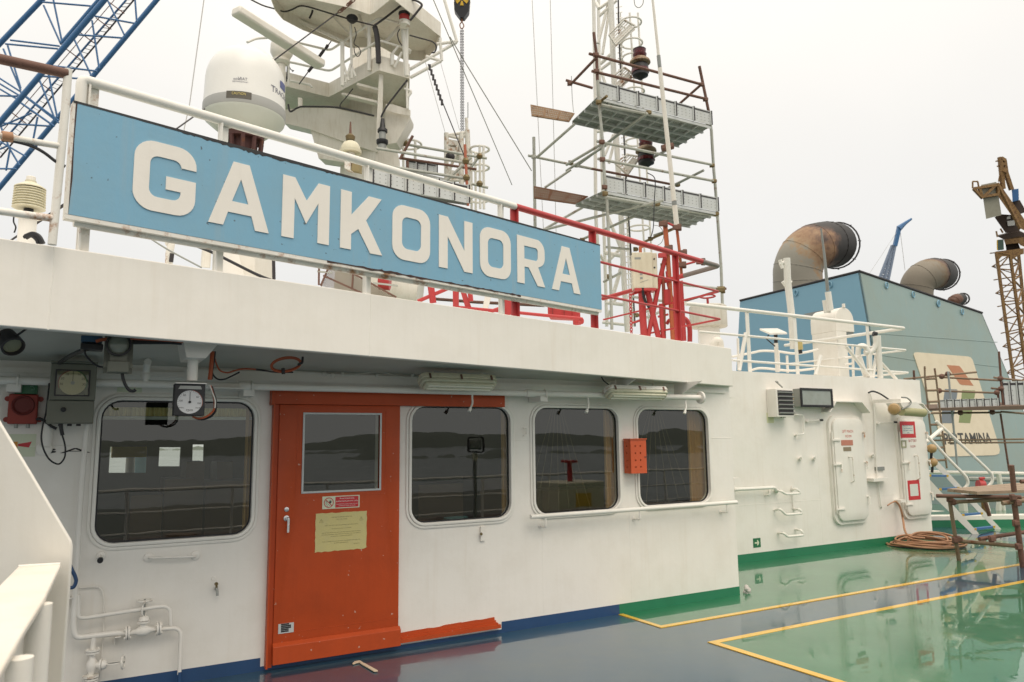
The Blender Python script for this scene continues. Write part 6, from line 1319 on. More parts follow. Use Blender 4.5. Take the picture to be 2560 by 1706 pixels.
emit('cable_gland', mb, BLK, None, 'small black three-pronged cable end below the louvre vent', 'cable end')
emit('wall_clip', MB().tube([W2('r', 480, 615, .08), W2('r', 530, 660, .08)], .012, 6).ball(W2('r', 492, 622, .1), .02, 8), GREYM, None, 'small cable clip above the louvre vent', 'clip')
def bent(lab, k, pts, r_, o=.07, name='bent_pipe', cat='pipe', mat=WH, grp=None): return emit(name, MB().tube(bend([W2(k, x, y, o if 0 < i < len(pts)-1 else .005) for i, (x, y) in enumerate(pts)], .05), r_, 8), mat, None, lab, cat, grp)
bent('thin C-shaped white conduit left of the first watertight door', 'w', [(262, 45), (300, 42), (400, 50), (410, 325), (300, 330), (285, 345)], .012)
for i, (k, pts, lb) in enumerate((('r', [(480, 1440), (520, 1440), (555, 1465), (668, 1458), (640, 1425), (600, 1430)], 'highest'), ('w', [(-20, 1430), (60, 1408), (140, 1495), (385, 1475), (340, 1410), (260, 1420)], 'middle'), ('g', [(990, 140), (1020, 140), (1040, 160), (1132, 152), (1118, 125), (1085, 120)], 'lowest'))):
    bent(lb+' white bent step rung on the aft deckhouse wall', k, pts, .017, .12, 'step_rung', 'rung', WH, 'step rungs on the aft deckhouse')
bent('white handrail piece starting at the wheelhouse corner', 'r', [(168, 1432), (172, 1430), (470, 1415), (490, 1445)], .024, .10, 'handrail', 'handrail')
bent('small bracket foot under the short aft handrail', 'r', [(435, 1430), (435, 1470), (400, 1475)], .012, .08, 'rail_bracket', 'bracket')
bent('rusty vertical conduit between the step rungs', 'w', [(225, 1080), (228, 1100), (245, 1400), (262, 1420)], .007, .02, 'conduit', 'conduit', WHR)
bent('vertical white conduit between the two watertight doors', 'r', [(1190, 690), (1190, 700), (1225, 820), (1240, 1270), (1275, 1560), (1278, 1568)], .010, .03, 'conduit', 'conduit')
for lab, k, x0, y0, x1, y1 in (('white rod with black tip left of the first watertight door', 'w', 460, 130, 675, 120), ('white rod with black tip left of the second watertight door', 'w', 1490, 160, 1750, 150)):
    t = w2t('door_hook', lab, 'hook', k, x0, y0, 'door hooks on the aft deckhouse'); emit('rod', MB().tube([W2(k, x0, y0, .05), W2(k, x1-40, y1, .05)], .009, 6), WHW, t); emit('tip', MB().tube([W2(k, x1-38, y1, .05), W2(k, x1, y1, .05)], .018, 8), BLK, t); emit('base', MB().tube([W2(k, x0, y0+10, .001), W2(k, x0, y0+5, .06)], .02, 8), WHW, t)
for i, (x, y, lb) in enumerate(((358, 680, 'small white wall peg with a thin pull rod left of the first watertight door'), (560, 680, 'small white wall peg just left of the first watertight door'), (1410, 640, 'small white wall peg midway between the two watertight doors'))):
    emit('wall_peg', MB().tube([W2('w', x, y, .001), W2('w', x, y, .07)], .022, 8).tube([W2('w', x, y-10, .05), W2('w', x, y-30, .09)], .014, 6), WHW, None, lb, 'peg', 'pegs on the aft deckhouse')
t = w2t('exit_arrow_sign', 'small green sign with a pale arrow near the deck', 'sign', 'g', 870, 222)
(a0, b0), (a1, b1) = U2('g', 851, 222), U2('g', 889, 166); emit('board', MB().box(M2(), a0, a1, b0, b1, .001, .004), SGRN, t); cx, cz, w_ = (a0+a1)/2, (b0+b1)/2, (a1-a0)/2
emit('arrow', MB().prism([(cx-w_*.6, cz-w_*.14), (cx+w_*.1, cz-w_*.14), (cx+w_*.0, cz-w_*.5), (cx+w_*.25, cz-w_*.5), (cx+w_*.6, cz), (cx+w_*.25, cz+w_*.5), (cx, cz+w_*.5), (cx+w_*.1, cz+w_*.14), (cx-w_*.6, cz+w_*.14)], M2(), .0042, .005), FLG, t)
emit('shelf_bracket', MB().box(M2(*U2('w', 1445, 985)), -.22, .2, -.02, .03, .001, .12), WHW, None, 'small white shelf bracket between the watertight doors', 'bracket')
emit('nameplate_bracket', MB().box(M2(*U2('w', 1490, 825)), -.11, .11, -.03, .03, .001, .03), GREYM, None, 'small grey plate between the watertight doors', 'plate')
for (k, x, y, lb) in (('r', 140, 720, 'upper'), ('r', 180, 1375, 'lower')): emit('corner_bracket', MB().box(WM(*WU(k, x, y, -.3), -.3), -.05, .06, -.03, .05, -.3, .02), WHW, None, lb+' small white bracket at the wheelhouse corner', 'bracket')
t = w2t('hood_lamp', 'amber round lamp joined to a white fluorescent lamp above the second watertight door', 'lamp', 'r', 1400, 860)
c_ = W2('r', 1375, 825, .45); emit('amber_globe', MB().lathe(zdir(c_, -wd*.9+wn*.5), [(.05, -.10), (.09, -.06), (.095, .03), (.075, .08), (.03, .10)], 20), AMBER, t)
emit('lamp_cover', MB().slab([W2('r', x, y, .45) for x, y in ((1420, 775), (1540, 770), (1605, 825), (1440, 812))], wn*-.25), WH, t); emit('lamp_tube', MB().tube([W2('r', 1425, 838, .40), W2('r', 1590, 850, .40)], .075, 12), paint('lamp_olive', (.40,.38,.20), .4, .2), t)
emit('arm', MB().bar(W2('r', 1220, 765, .02), W2('r', 1420, 760, .4), .05), WHR, t); emit('cable', MB().tube(crv([W2('r', x, y, .47) for x, y in ((1430, 825), (1480, 800), (1500, 770), (1470, 740), (1430, 735))]), .012, 6), GREYM, t)
emit('cable', MB().tube(crv([W2('r', x, y, .2) for x, y in ((1180, 700), (1215, 690), (1270, 710), (1330, 750))]), .014, 6), BLK, t)
# roof railing of the aft deckhouse
t = thing('roof_railing', 'white three-bar railing on the roof edge of the aft deckhouse', 'railing', g2(3.5, HZ)); o = -.15
q2 = lambda k, x, y: W2(k, x, y, o)
for (x0, y0), (x1, y1), (x2, y2), r_ in (((-200, 28), (1452, 215), (1010, 293), .030), ((-100, 240), (1468, 380), (1000, 440), .018), ((155, 455), (1485, 550), (1240, 580), .018)):
    p0, p1 = q2('r', x0, y0), q2('r', x1, y1); emit('rail', MB().tube(bend([p0, p1, p1-wn*2.6], .06), r_, 10), WH, t)
for x0, y0, x1, y1 in ((262, 85, 300, 535), (620, 125, 652, 560), (1168, 190, 1190, 590)): p0 = q2('r', x0, y0); emit('post', MB().box(M2(p0.x*0+wuz(p0)[0]), -.035, .035, HZ-.01, p0.z, o-.006, o+.006), WH, t)
for x0, y0, x1, y1 in ((255, 250, 205, 530), (1270, 470, 1390, 600), (1240, 420, 1210, 590), (1010, 350, 1180, 570), (820, 420, 780, 565)): emit('brace', MB().tube([q2('r', x0, y0), q2('r', x1, y1)], .03, 8), WH, t)
back = thing('roof_railing', 'far white railing with wavy top bar behind the flat antenna panel', 'railing', g2(2.5, HZ, -2.5))
q3 = lambda x, y, d: D('r', x, y, d)
for pts in ([(150, 430), (300, 400), (380, 385), (500, 390), (640, 405), (800, 375)], [(300, 530), (380, 515), (600, 535), (800, 515)]): emit('rail', MB().tube(crv([q3(x, y, 13) for x, y in pts]), .022, 8), WH, back)
for x, y0, y1 in ((195, 290, 530), (500, 395, 540), (1060, 335, 590), (565, 420, 550)): emit('post', MB().tube([q3(x, y0, 13), q3(x+6, y1, 13)], .022, 8), WH, back)
emit('ladder_bar', MB().tube([q3(1000, 440, 13), q3(1120, 425, 13)], .02, 6).tube([q3(1000, 490, 13), q3(1060, 480, 13)], .02, 6), WH, back)
t = thing('flat_antenna', 'tilted white flat antenna panel on a short black-topped post', 'antenna', q3(490, 545, 12)); P_ = [q3(360, 230, 12), q3(495, 228, 12.4), q3(567, 260, 12.5), q3(440, 264, 12)]
emit('panel', MB().slab(P_, (0, 0, .03)), WH, t); emit('joint', MB().tube([q3(480, 262, 12.2), q3(482, 325, 12.2)], .03, 8), BLK, t); emit('post', MB().tube([q3(482, 326, 12.2), q3(494, 545, 12.2)], .035, 10), WH, t)
cable('thin black cable hanging under the flat antenna panel', [q3(x, y, 12.1) for x, y in ((430, 265), (410, 290), (440, 320), (475, 350))], .01)
t = thing('pole_antenna', 'tall white pole with two clamped side units before the blue funnel', 'antenna', q3(610, 370, 12)); Q3 = lambda x, y, d=12: D('q03', x, y, d)
emit('pole', MB().tube([Q3(172, 1085), Q3(180, 1300), Q3(212, 1568), q3(615, 370, 12)], .055, 12), WH, t)
for pts in ([(110, 1100), (135, 1180)], [(105, 1140), (165, 1120)], [(135, 1300), (165, 1340)], [(150, 1290), (215, 1310)]): emit('clamp', MB().tube([Q3(*pts[0]), Q3(*pts[1])], .03, 8), WH, t)
emit('tube_unit', MB().tube([q3(657, 312, 11.9), q3(663, 375, 11.9)], .05, 10), paint('pale_amber', (.62,.50,.22), .4), t); emit('tube_foot', MB().tube([q3(663, 376, 11.9), q3(668, 405, 11.9)], .03, 8), DARK, t)
t = thing('rod_antenna', 'thin tapering rod antenna standing before the funnel corner', 'antenna', Q3(575, 1560, 12.5)); emit('rod', MB().tube([Q3(487, 815, 12.5), Q3(520, 1080, 12.5), Q3(548, 1390, 12.5)], [.014, .022, .03], 10), GREYM, t); emit('base_tube', MB().tube([Q3(550, 1395, 12.5), Q3(575, 1568, 12.5)], .05, 12), WH, t); emit('side_tube', MB().tube([Q3(530, 1470, 12.6), Q3(545, 1568, 12.6), q3(870, 100, 12.6)], .06, 12), WH, t)
t = thing('hooded_vent', 'big white ventilator with a half-round hood on the aft roof', 'vent', q3(910, 570, 14.4)); dv = 14.4; k_ = dv/F0*CR['r'][2]; c_ = q3(1000, 155, dv)
nn = V((.45, -.89, 0)).normalized(); xx = V((-nn.y, nn.x, 0)); Mv = fr(c_, xx, Z, nn); R_ = 92*k_*1.08; zb0 = HZ-c_.z
arc_ = [(R_*math.cos(rad(a_)), R_*math.sin(rad(a_))) for a_ in range(0, 181, 10)]
emit('hood', MB().prism(arc_+[(-R_, -85*k_), (R_, -85*k_)], Mv, -.60, 0), WHC, t, bev=.008)
emit('trunk', MB().box(Mv, -R_*.995, 10*k_, zb0, -85*k_-.001, -.58, -.002), WHC, t)
emit('hood_lip', MB().box(Mv, 12*k_, R_*.99, -98*k_, -85*k_-.001, -.5, -.02), GREYM, t)
emit('lug', MB().tube([c_+Z*R_, c_+Z*(R_+.07)], .03, 8), WHC, t)
emit('side_rail', MB().tube([Mv @ V((16*k_, -95*k_, -.1)), Mv @ V((22*k_, -215*k_, -.1))], .025, 8), WHC, t)
t = thing('roof_fittings', 'white bent pipe and small camera post at the aft roof corner', 'pipe', q3(1200, 590, 12.5))
for pts in ([(1100, 420), (1105, 350), (1150, 345), (1180, 390), (1150, 400)], [(1190, 590), (1185, 400), (1215, 380), (1240, 330), (1235, 270)], [(1250, 270), (1270, 590)], [(1110, 430), (1160, 580)]): emit('pipe', MB().tube(bend([q3(x, y, 12.5) for x, y in pts], .08), .045, 10), WH, t)
emit('camera_head', MB().tube([q3(1215, 255, 12.5), q3(1240, 262, 12.5)], .045, 8), BLK, t)
# ------------------------------------------------------------------ funnel
T0 = D('s', 2149, 682, 22); n2 = (wn+Z*.11).normalized()
FT = thing('funnel', 'large blue ship funnel with a cream emblem panel on its side', 'funnel', V((T0.x, T0.y, 0)))
L0 = onp(1850, 755, T0, wd); R0_ = onp(2456, 786, T0, n2); R1 = onp(2549, 1005, T0, n2)
zb = -1.5
cb_ = T0+Z*(zb-T0.z)+wn*.11*(T0.z-zb); lb_ = L0+Z*(zb-L0.z)-wn*.14*(L0.z-zb); rb_ = R0_+(R1-R0_)*((zb-R0_.z)/(R1.z-R0_.z))
L2 = L0+(R0_-T0); lb2 = lb_+(rb_-cb_)
emit('front_panel', MB().slab([T0, L0, lb_, cb_], wd*.05), FUNB, FT)
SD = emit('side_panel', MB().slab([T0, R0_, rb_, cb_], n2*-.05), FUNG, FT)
emit('top_plate', MB().slab([T0, L0, L2, R0_], (0, 0, .03)), DARK, FT)
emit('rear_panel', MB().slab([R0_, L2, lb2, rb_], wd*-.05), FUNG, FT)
mb = MB()
for a_, b_ in ((T0, R0_), (L0, T0)): mb.tube([a_+Z*.05, b_+Z*.05], .035, 6)
emit('top_rim', mb, DARK, FT)
P2 = lambda k, x, y, o=.0: onp(*px(k, x, y), T0+n2*o, n2)
for (k, x, y) in (('q03', 255, 1405), ('q03', 570, 1330)): p_ = onp(*px(k, x, y), T0-wd*.03, wd); emit('lifting_eye', MB().tube([p_+wn*(.06*math.cos(a_))+Z*(.09*math.sin(a_)) for a_ in [2*math.pi*i/12 for i in range(12)]], .018, 6, closed=True), FUNB, FT)
for (k, x, y) in (('q03', 1090, 1335), ('q03', 1335, 1420), ('q03', 1565, 1505), ('r', 1710, 25), ('r', 1888, 90)): p_ = P2(k, x, y, .04); emit('lifting_eye', MB().tube([p_+wd*(.06*math.cos(a_))+Z*(.09*math.sin(a_)) for a_ in [2*math.pi*i/12 for i in range(12)]], .018, 6, closed=True), FUNB, FT)
mb = MB()
for a_, b_ in ((('r', 1230, 410), ('r', 1620, 470)), (('k', 1390, 400), ('k', 1900, 455)), (('r', 1190, 250), ('r', 2150, 320))): mb.tube([P2(*a_, .0), P2(*b_, .0)], .012, 6)
emit('weld_seam', mb, FUNG, SD)
emit('vent_opening', MB().slab([onp(*px('r', x, y), T0-wd*.02, wd) for x, y in ((690, 108), (840, 78), (840, 98), (735, 122))], wd*-.02), GREYM, FT)
def onside(pts, o, th, mat, name, par, k='s'):
    P_ = [P2(*(p_ if isinstance(p_[0], str) else (k,)+p_), o) for p_ in pts]; return emit(name, MB().slab(P_, n2*th), mat, par)
cr_ = [('k', 185, 230), ('k', 190, 195), ('k', 215, 172), ('k', 250, 168), ('k', 1240, 250), ('k', 1290, 265), ('k', 1330, 310), ('k', 1345, 350), ('r', 2155, 1090), ('r', 2165, 1130), ('r', 2160, 1160), ('r', 2130, 1172), ('r', 1785, 1182), ('r', 1765, 1165), ('r', 1755, 1140)]
em_ = onside(cr_, .001, .02, paint('emblem_cream', (.70,.62,.46), .5, .2, .1), 'emblem_panel', FT)
onside([('k', 835, 415), ('k', 1070, 432), ('k', 1100, 450), ('k', 1130, 490), ('k', 1362, 822), ('k', 1130, 805), ('k', 1090, 785), ('k', 1065, 750)], .0215, .004, paint('emblem_orange', (.46,.19,.09), .5), 'emblem_mark', em_)
onside([('k', 800, 885), ('k', 1035, 895), ('k', 1052, 915), ('r', 1815, 930), ('r', 1728, 930), ('r', 1738, 800)], .0215, .004, paint('emblem_blue', (.17,.20,.22), .5), 'emblem_mark', em_)
onside([('k', 1140, 905), ('k', 1385, 915), ('k', 1398, 935), ('r', 1945, 930), ('r', 1860, 925)], .0215, .004, paint('emblem_green', (.22,.27,.11), .5), 'emblem_mark', em_)
c_ = P2('r', 1930, 1050, .0225); w_ = (P2('r', 2108, 1055, .02)-P2('r', 1748, 1045, .02)).length; up2 = n2.cross(wd).normalized()
if up2.z < 0: up2 = -up2
hL = (P2('r', 1930, 1012, .02)-P2('r', 1930, 1088, .02)).length
tm = textm('PERTAMINA', fr(c_, wd, up2, n2), hL/.70, .002, w_, bold=.012); emit('lettering', tm, paint('letter_dark', (.05,.05,.045), .5), em_)
# exhaust pipes: clean metal below, heat rust, soot at the mouth
def sootmat(name, p0, p1, rusty):
    mt = bpy.data.materials.new(name); mt.use_nodes = True; nt = mt.node_tree; N = nt.nodes; L = nt.links; bs = N['Principled BSDF']; bs.inputs['Roughness'].default_value = .6
    geo = N.new('ShaderNodeNewGeometry'); sb = N.new('ShaderNodeVectorMath'); sb.operation = 'SUBTRACT'; L.new(geo.outputs['Position'], sb.inputs[0]); sb.inputs[1].default_value = p0
    d_ = V(p1)-V(p0); dt = N.new('ShaderNodeVectorMath'); dt.operation = 'DOT_PRODUCT'; L.new(sb.outputs[0], dt.inputs[0]); dt.inputs[1].default_value = d_/d_.length_squared
    nz = N.new('ShaderNodeTexNoise'); nz.inputs['Scale'].default_value = 1.3; nz.inputs['Detail'].default_value = 8; nz.inputs['Roughness'].default_value = .68; L.new(geo.outputs['Position'], nz.inputs['Vector'])
    ad = N.new('ShaderNodeMath'); ad.operation = 'MULTIPLY_ADD'; L.new(nz.outputs[0], ad.inputs[0]); ad.inputs[1].default_value = 1.25; L.new(dt.outputs['Value'], ad.inputs[2])
    cr_ = N.new('ShaderNodeValToRGB'); L.new(ad.outputs[0], cr_.inputs[0]); e = cr_.color_ramp.elements
    base = (.30,.28,.23,1) if rusty == 1 else (.22,.19,.145,1) if rusty == 0 else (.10,.04,.02,1)
    e[0].position = 0; e[0].color = base; e[1].position = 1; e[1].color = (.012,.011,.011,1)
    for p_, c_ in ((.40, base), (.46, (.36,.25,.15,1) if rusty == 1 else base), (.55, (.28,.165,.09,1) if rusty == 1 else (.20,.14,.08,1) if rusty == 0 else (.12,.045,.02,1)), (.63, (.14,.08,.055,1)), (.71, (.03,.026,.024,1))): q_ = e.new(p_); q_.color = c_
    nm = N.new('ShaderNodeMath'); nm.operation = 'MULTIPLY'; nm.inputs[1].default_value = .58; L.new(ad.outputs[0], nm.inputs[0]); L.new(nm.outputs[0], cr_.inputs[0]); L.new(cr_.outputs[0], bs.inputs['Base Color']); return mt
def exhaust(lab, pts, rr, seams, rusty, ring):
    P_ = [Q3(*p_) for p_ in pts]; t_ = thing('exhaust_pipe', lab, 'exhaust pipe', P_[0], 'exhaust pipes on the funnel top'); C_ = crv(P_, 4)
    mt = sootmat('soot_%d' % int(pts[0][0]), P_[1], P_[-1], rusty)
    seg = MB().tube(C_, rr, 28); seg.f = seg.f[:-1]          # open mouth
    o_ = emit('pipe', seg, mt, t_, ang=24)
    inner = MB().tube([C_[-1], C_[-2], C_[-4]], rr*.96, 28); inner.f = inner.f[1:]; emit('mouth_lining', inner, BLK, t_)
    for i in seams:
        T_ = (C_[min(i+1, len(C_)-1)]-C_[i-1]).normalized(); M_ = zdir(C_[i], T_); emit('seam_ring', MB().tube([M_ @ V(((rr+.003)*math.cos(a_), (rr+.003)*math.sin(a_), 0)) for a_ in [2*math.pi*j/28 for j in range(28)]], .012, 5, closed=True), mt, t_)
    T_ = (C_[-1]-C_[-2]).normalized(); M_ = zdir(C_[-1]+T_*ring, T_)
    emit('rim_ring', MB().tube([M_ @ V((rr*1.03*math.cos(a_), rr*1.03*math.sin(a_), 0)) for a_ in [2*math.pi*j/28 for j in range(28)]], .03, 6, closed=True), DARK, t_)
    mb = MB()
    for j in range(8): a_ = 2*math.pi*j/8; mb.bar(M_ @ V((rr*1.05*math.cos(a_), rr*1.05*math.sin(a_), -ring)), M_ @ V((rr*1.08*math.cos(a_), rr*1.08*math.sin(a_), 0)), .03)
    emit('ring_strut', mb, DARK, t_); return t_
exhaust('largest exhaust pipe, rust-streaked and sooty at its bent mouth', [(275, 1560, 26.5), (272, 1300, 26.5), (275, 1180, 26.5), (325, 1060, 26.5), (420, 985, 26.6), (530, 962, 27.1), (605, 968, 27.6)], 214*S4*26.5/F0, (4, 8, 12, 16, 20), 1, .20)
exhaust('middle-sized exhaust pipe bent right behind the funnel edge', [(1365, 1560, 28), (1358, 1400, 28), (1375, 1320, 28), (1420, 1265, 28), (1485, 1232, 28.1), (1550, 1228, 28.5), (1590, 1235, 29)], 142*S4*28/F0, (6, 12, 18), 0, .2)
exhaust('smallest rusty exhaust pipe at the rear funnel edge', [(1690, 1570, 30), (1690, 1520, 30), (1705, 1480, 30), (1735, 1462, 30.2), (1775, 1460, 30.5)], 50*S4*30/F0, (8,), 2, .2)
# ------------------------------------------------------------------ cranes
def lattice(t, P0, P1, Q0, Q1, n, rc, rb, mat, name='brace'):
    for i in range(n):
        a_, b_ = P0.lerp(P1, i/n), P0.lerp(P1, (i+1)/n); c_, d_ = Q0.lerp(Q1, i/n), Q0.lerp(Q1, (i+1)/n)
        mb = MB(); mb.tube([a_, c_], rb, 6); mb.tube([a_, d_] if i % 2 else [c_, b_], rb, 6); emit(name, mb, mat, t)
dk = 45; K = lambda x, y, d=dk: D('q00', x, y, d)
t = thing('lattice_crane', 'blue lattice crane boom crossing the upper left corner', 'crane', K(-300, 2300))
rc = 24*S4*dk/F0
CH = [(K(-420, 840, 47), K(440, -60, 47)), (K(-150, 1300, 43), K(1010, -60, 43)), (K(-60, 1790, 50), K(1490, -60, 50)), (K(560, 400, 48), K(960, -60, 48))]
for a_, b_ in CH[:3]: emit('chord', MB().tube([a_, b_], rc, 12), CBLUE, t)
emit('chord', MB().tube([K(565, 400, 46), K(960, -60, 46)], rc*.8, 10), CBLUE, t)
BR = [((390, 20), (870, 60)), ((400, 50), (560, 410)), ((490, 0), (570, 390)), ((95, 370), (545, 425)), ((50, 405), (530, 450)), ((30, 450), (190, 830)), ((70, 420), (190, 810)), ((-20, 710), (200, 850)), ((-20, 760), (180, 880)), ((0, 820), (170, 920)), ((-20, 880), (160, 885)),
      ((870, 150), (1230, 215)), ((990, 10), (1140, 320)), ((845, 190), (910, 630)), ((1240, 0), (1255, 200)), ((700, 320), (1120, 350)), ((680, 360), (840, 700)), ((470, 605), (890, 655)), ((380, 700), (755, 725)), ((445, 680), (525, 1080)), ((360, 730), (510, 1110)), ((190, 850), (540, 1110)), ((220, 880), (540, 1130)), ((180, 940), (480, 1150)), ((170, 930), (500, 1160)), ((0, 1130), (460, 1160)), ((0, 1165), (290, 1040)), ((345, 1075), (285, 1385)), ((0, 1300), (240, 1440)), ((90, 1370), (180, 1520)), ((90, 1380), (55, 1568)), ((-20, 1550), (150, 1552)), ((0, 1370), (70, 1340)), ((10, 1170), (90, 1370))]
for a_, b_ in BR: emit('brace', MB().tube([K(*a_, 46), K(*b_, 46)], 8.5*S4*dk/F0, 8), CBLUE, t)
t2 = emit('ladder_rail', MB().tube([K(1230, 0, 46.5), K(0, 1450, 46.5)], .05, 6), DARK, t); emit('ladder_rail', MB().tube([K(1160, 0, 46.5), K(-60, 1400, 46.5)], .06, 6), CBLUE, t); emit('hand_cable', MB().tube([K(1050, 0, 46.5), K(0, 1230, 46.5)], .025, 5), RUST, t)
mb = MB()
for i in range(44): f_ = i/44; mb.tube([K(1160-1220*f_, 1400*f_, 46.5), K(1230-1230*f_, 1450*f_, 46.5)], .02, 4); 
emit('ladder_rung', mb, DARK, t)
mb = MB()
for x, y in ((1000, 20), (880, 165), (735, 300), (600, 445), (340, 740), (100, 1030)): mb.tube([K(x, y, 46.3), K(x+140, y+105, 46.3)], .035, 5)
emit('walkway_bracket', mb, RUST, t)
# far blue crane
t = thing('harbour_crane', 'small distant blue crane between the exhaust pipes', 'crane', Q3(1050, 1300, 220)); emit('jib', MB().bar(Q3(1165, 975, 220), Q3(1205, 800, 220), 1.0), CBLUE, t); emit('jib_tip', MB().tube([Q3(1200, 815, 220), Q3(1260, 765, 220), Q3(1318, 725, 220)], [.9, .5, .3], 6), CBLUE, t)
FB = paint('far_blue', (.22,.27,.36), .6)
for x0, x1 in ((1140, 1000), (1168, 1095), (1140, 1060)): emit('leg', MB().tube([Q3(x0, 970, 220), Q3(x1, 1330, 220)], .45, 6), FB, t)
lattice(t, Q3(1140, 970, 220), Q3(1010, 1300, 220), Q3(1168, 970, 220), Q3(1095, 1300, 220), 12, .3, .25, FB); emit('cable', MB().tube([Q3(1215, 850, 220), Q3(1258, 1200, 220)], .07, 4).tube([Q3(1180, 850, 220), Q3(930, 1230, 220)], .06, 4), MATS['faint_wire'], t)
# rusty tower crane
t = thing('tower_crane', 'rusty yellow tower crane with grey counterweight at the right edge', 'crane', D('y', 600, 5000, 80)); Y = lambda x, y, d=80: D('y', x, y, d)
Rr = D('r', 2400, 700, 80)
top = [Y(425, 1240), Y(590, 1270), Y(800, 1200, 84), Y(690, 1210, 84)]
def Yr(x, y, d=80): return D('r', x, y, d)
legs = [(Y(430, 1240), Yr(2295, 760)), (Y(595, 1270), Yr(2390, 700)), (Y(690, 1210, 84), Yr(2420, 700, 84))]
for a_, b_ in legs: emit('tower_leg', MB().bar(a_, b_+(b_-a_)*.5, .24), RUSTY, t)
lattice(t, legs[0][0], legs[0][1], legs[1][0], legs[1][1], 9, .2, .07, RUSTY); lattice(t, legs[0][0]+FW*1, legs[0][1]+FW*1, legs[2][0], legs[2][1], 11, .2, .06, RUSTY); lattice(t, legs[1][1], legs[1][0], legs[2][1], legs[2][0], 11, .2, .10, RUSTY)
YD = (Y(600, 700)-CAM).normalized()
def ys(pts, mat, name, th=1.5, d=80): return emit(name, MB().slab([Y(x, y, d) for x, y in pts], YD*th), mat, t)
ys([(418, 1240), (760, 1200), (760, 1260), (700, 1275), (620, 1330), (590, 1290), (500, 1290), (440, 1350)], RUSTY, 'ring_beam'); ys([(520, 1090), (700, 1050), (780, 1070), (780, 1180), (720, 1160), (690, 1130), (540, 1150)], RUSTY, 'turntable', 3, 81)
RD_ = paint('rust_dark', (.05,.03,.02), .7, .4); ys([(440, 1050), (560, 1020), (700, 990), (790, 1030), (790, 1060), (520, 1090)], RD_, 'slew_deck', 4, 81); ys([(540, 1150), (690, 1130), (720, 1210), (550, 1220)], RD_, 'machinery', 3, 82)
ys([(445, 1100), (515, 1095), (520, 1210), (450, 1220)], paint('cabin_teal', (.05,.09,.07), .5, .3), 'operator_cab', 2); ys([(435, 1100), (446, 1098), (450, 1215), (438, 1215)], YEL, 'cab_edge', 1.5)
ys([(410, 825), (490, 790), (640, 800), (720, 950), (700, 1000), (540, 1010)], RD_, 'lower_jib', 1.5, 82); ys([(440, 440), (480, 440), (800, 900), (800, 1000), (720, 960), (440, 560)], RUSTY, 'jib_arm', .6, 79.5)
for pts in ([(560, 820), (600, 810), (600, 840), (555, 850)], [(560, 870), (650, 860), (650, 920), (570, 930)]): ys(pts, paint('sky_gap', (.75,.75,.72), .8), 'light_gap', .1, 81.9)
emit('counterweight', MB().slab([Y(250, 440, 79), Y(430, 405, 79), Y(490, 800, 79), Y(310, 845, 79)], YD*3), paint('weight_grey', (.30,.29,.23), .7, .3, .2), t)
for a_, b_ in (((160, 485), (450, 440)), ((250, 585), (450, 555)), ((160, 485), (270, 600)), ((280, 580), (430, 440)), ((440, 420), (720, 960)), ((230, 480), (260, 590)), ((450, 440), (455, 560))): emit('frame_beam', MB().bar(Y(*a_, 78.8), Y(*b_, 78.8), .26), RUSTY, t)
for a_, b_, w_ in (((475, 110), (512, 490), .36), ((540, 280), (612, 500), .36), ((530, 150), (550, 290), .3), ((485, 125), (535, 155), .35), ((500, 265), (545, 285), .5), ((495, 200), (545, 190), .3)): emit('apex_frame', MB().bar(Y(*a_), Y(*b_), w_), RUSTY, t)
ys([(615, 495), (695, 485), (700, 620), (625, 640)], paint('winch_blue', (.03,.12,.30), .5), 'winch_house', 3); ys([(620, 640), (710, 620), (790, 760), (680, 800), (640, 700)], RD_, 'winch_deck', 3, 81)
for pts in ([(150, 400), (150, 480)], [(210, 400), (225, 480)], [(150, 400), (210, 400)], [(430, 990), (445, 1060)], [(480, 960), (510, 1010)], [(425, 160), (485, 150)], [(440, 220), (490, 210)], [(460, 400), (475, 320)]): emit('guard_rail', MB().bar(Y(*pts[0]), Y(*pts[1]), .12), RUSTY, t)
# ------------------------------------------------------------------ funnel scaffolding, stair, right side
t = thing('funnel_scaffold', 'rusty tube scaffolding with grey deck boards in front of the funnel emblem', 'scaffold', D('r', 2000, 1300, 18)); KK = lambda x, y, d=17: D('k', x, y, d); RR = lambda x, y, d=17: D('r', x, y, d)
TR = paint('tube_brown', (.24,.17,.11), .6, .5, 0, .2)
for a_, b_, d_, mt in (((0, 690), (1420, 555), 17, TR), ((740, 655), (1900, 720), 17.2, TR), ((1760, 660), (2400, 730), 17.2, TR), ((1710, 870), (2400, 945), 17, TR), ((650, 920), (1850, 965), 17.2, TR), ((190, 520), (205, 720), 17, RUST), ((1860, 150), (1900, 700), 16.9, RUST), ((1895, 700), (1950, 1230), 16.9, RUST), ((1950, 830), (2400, 790), 17.5, RUST), ((1975, 1050), (2400, 1035), 17.5, DARK), ((2280, 770), (2340, 1250), 17, RUST), ((530, 1360), (1900, 1345), 17, TR), ((1900, 1330), (2400, 1370), 17, TR), ((1840, 970), (1870, 1240), 17, RUST)):
    emit('tube', MB().tube([KK(*a_, d_), KK(*b_, d_)], .024, 8), mt, t)
for a_, b_, d_, mt in (((1665, 1060), (2352, 1050), 17, TR), ((1780, 1078), (2352, 1075), 17, TR), ((2175, 860), (2240, 1290), 17, RUST), ((1780, 540), (1850, 1255), 16.8, paint('tube_lightgrey', (.35,.37,.37), .5, .2))): emit('tube', MB().tube([RR(*a_, d_), RR(*b_, d_)], .022, 8), mt, t)
for x, y in ((1890, 680), (1900, 880), (1820, 955), (740, 640), (690, 920), (1105, 1350), (1730, 1340), (860, 590)): emit('coupler', MB().ball(KK(x, y, 16.9), .065, 8), RUST, t)
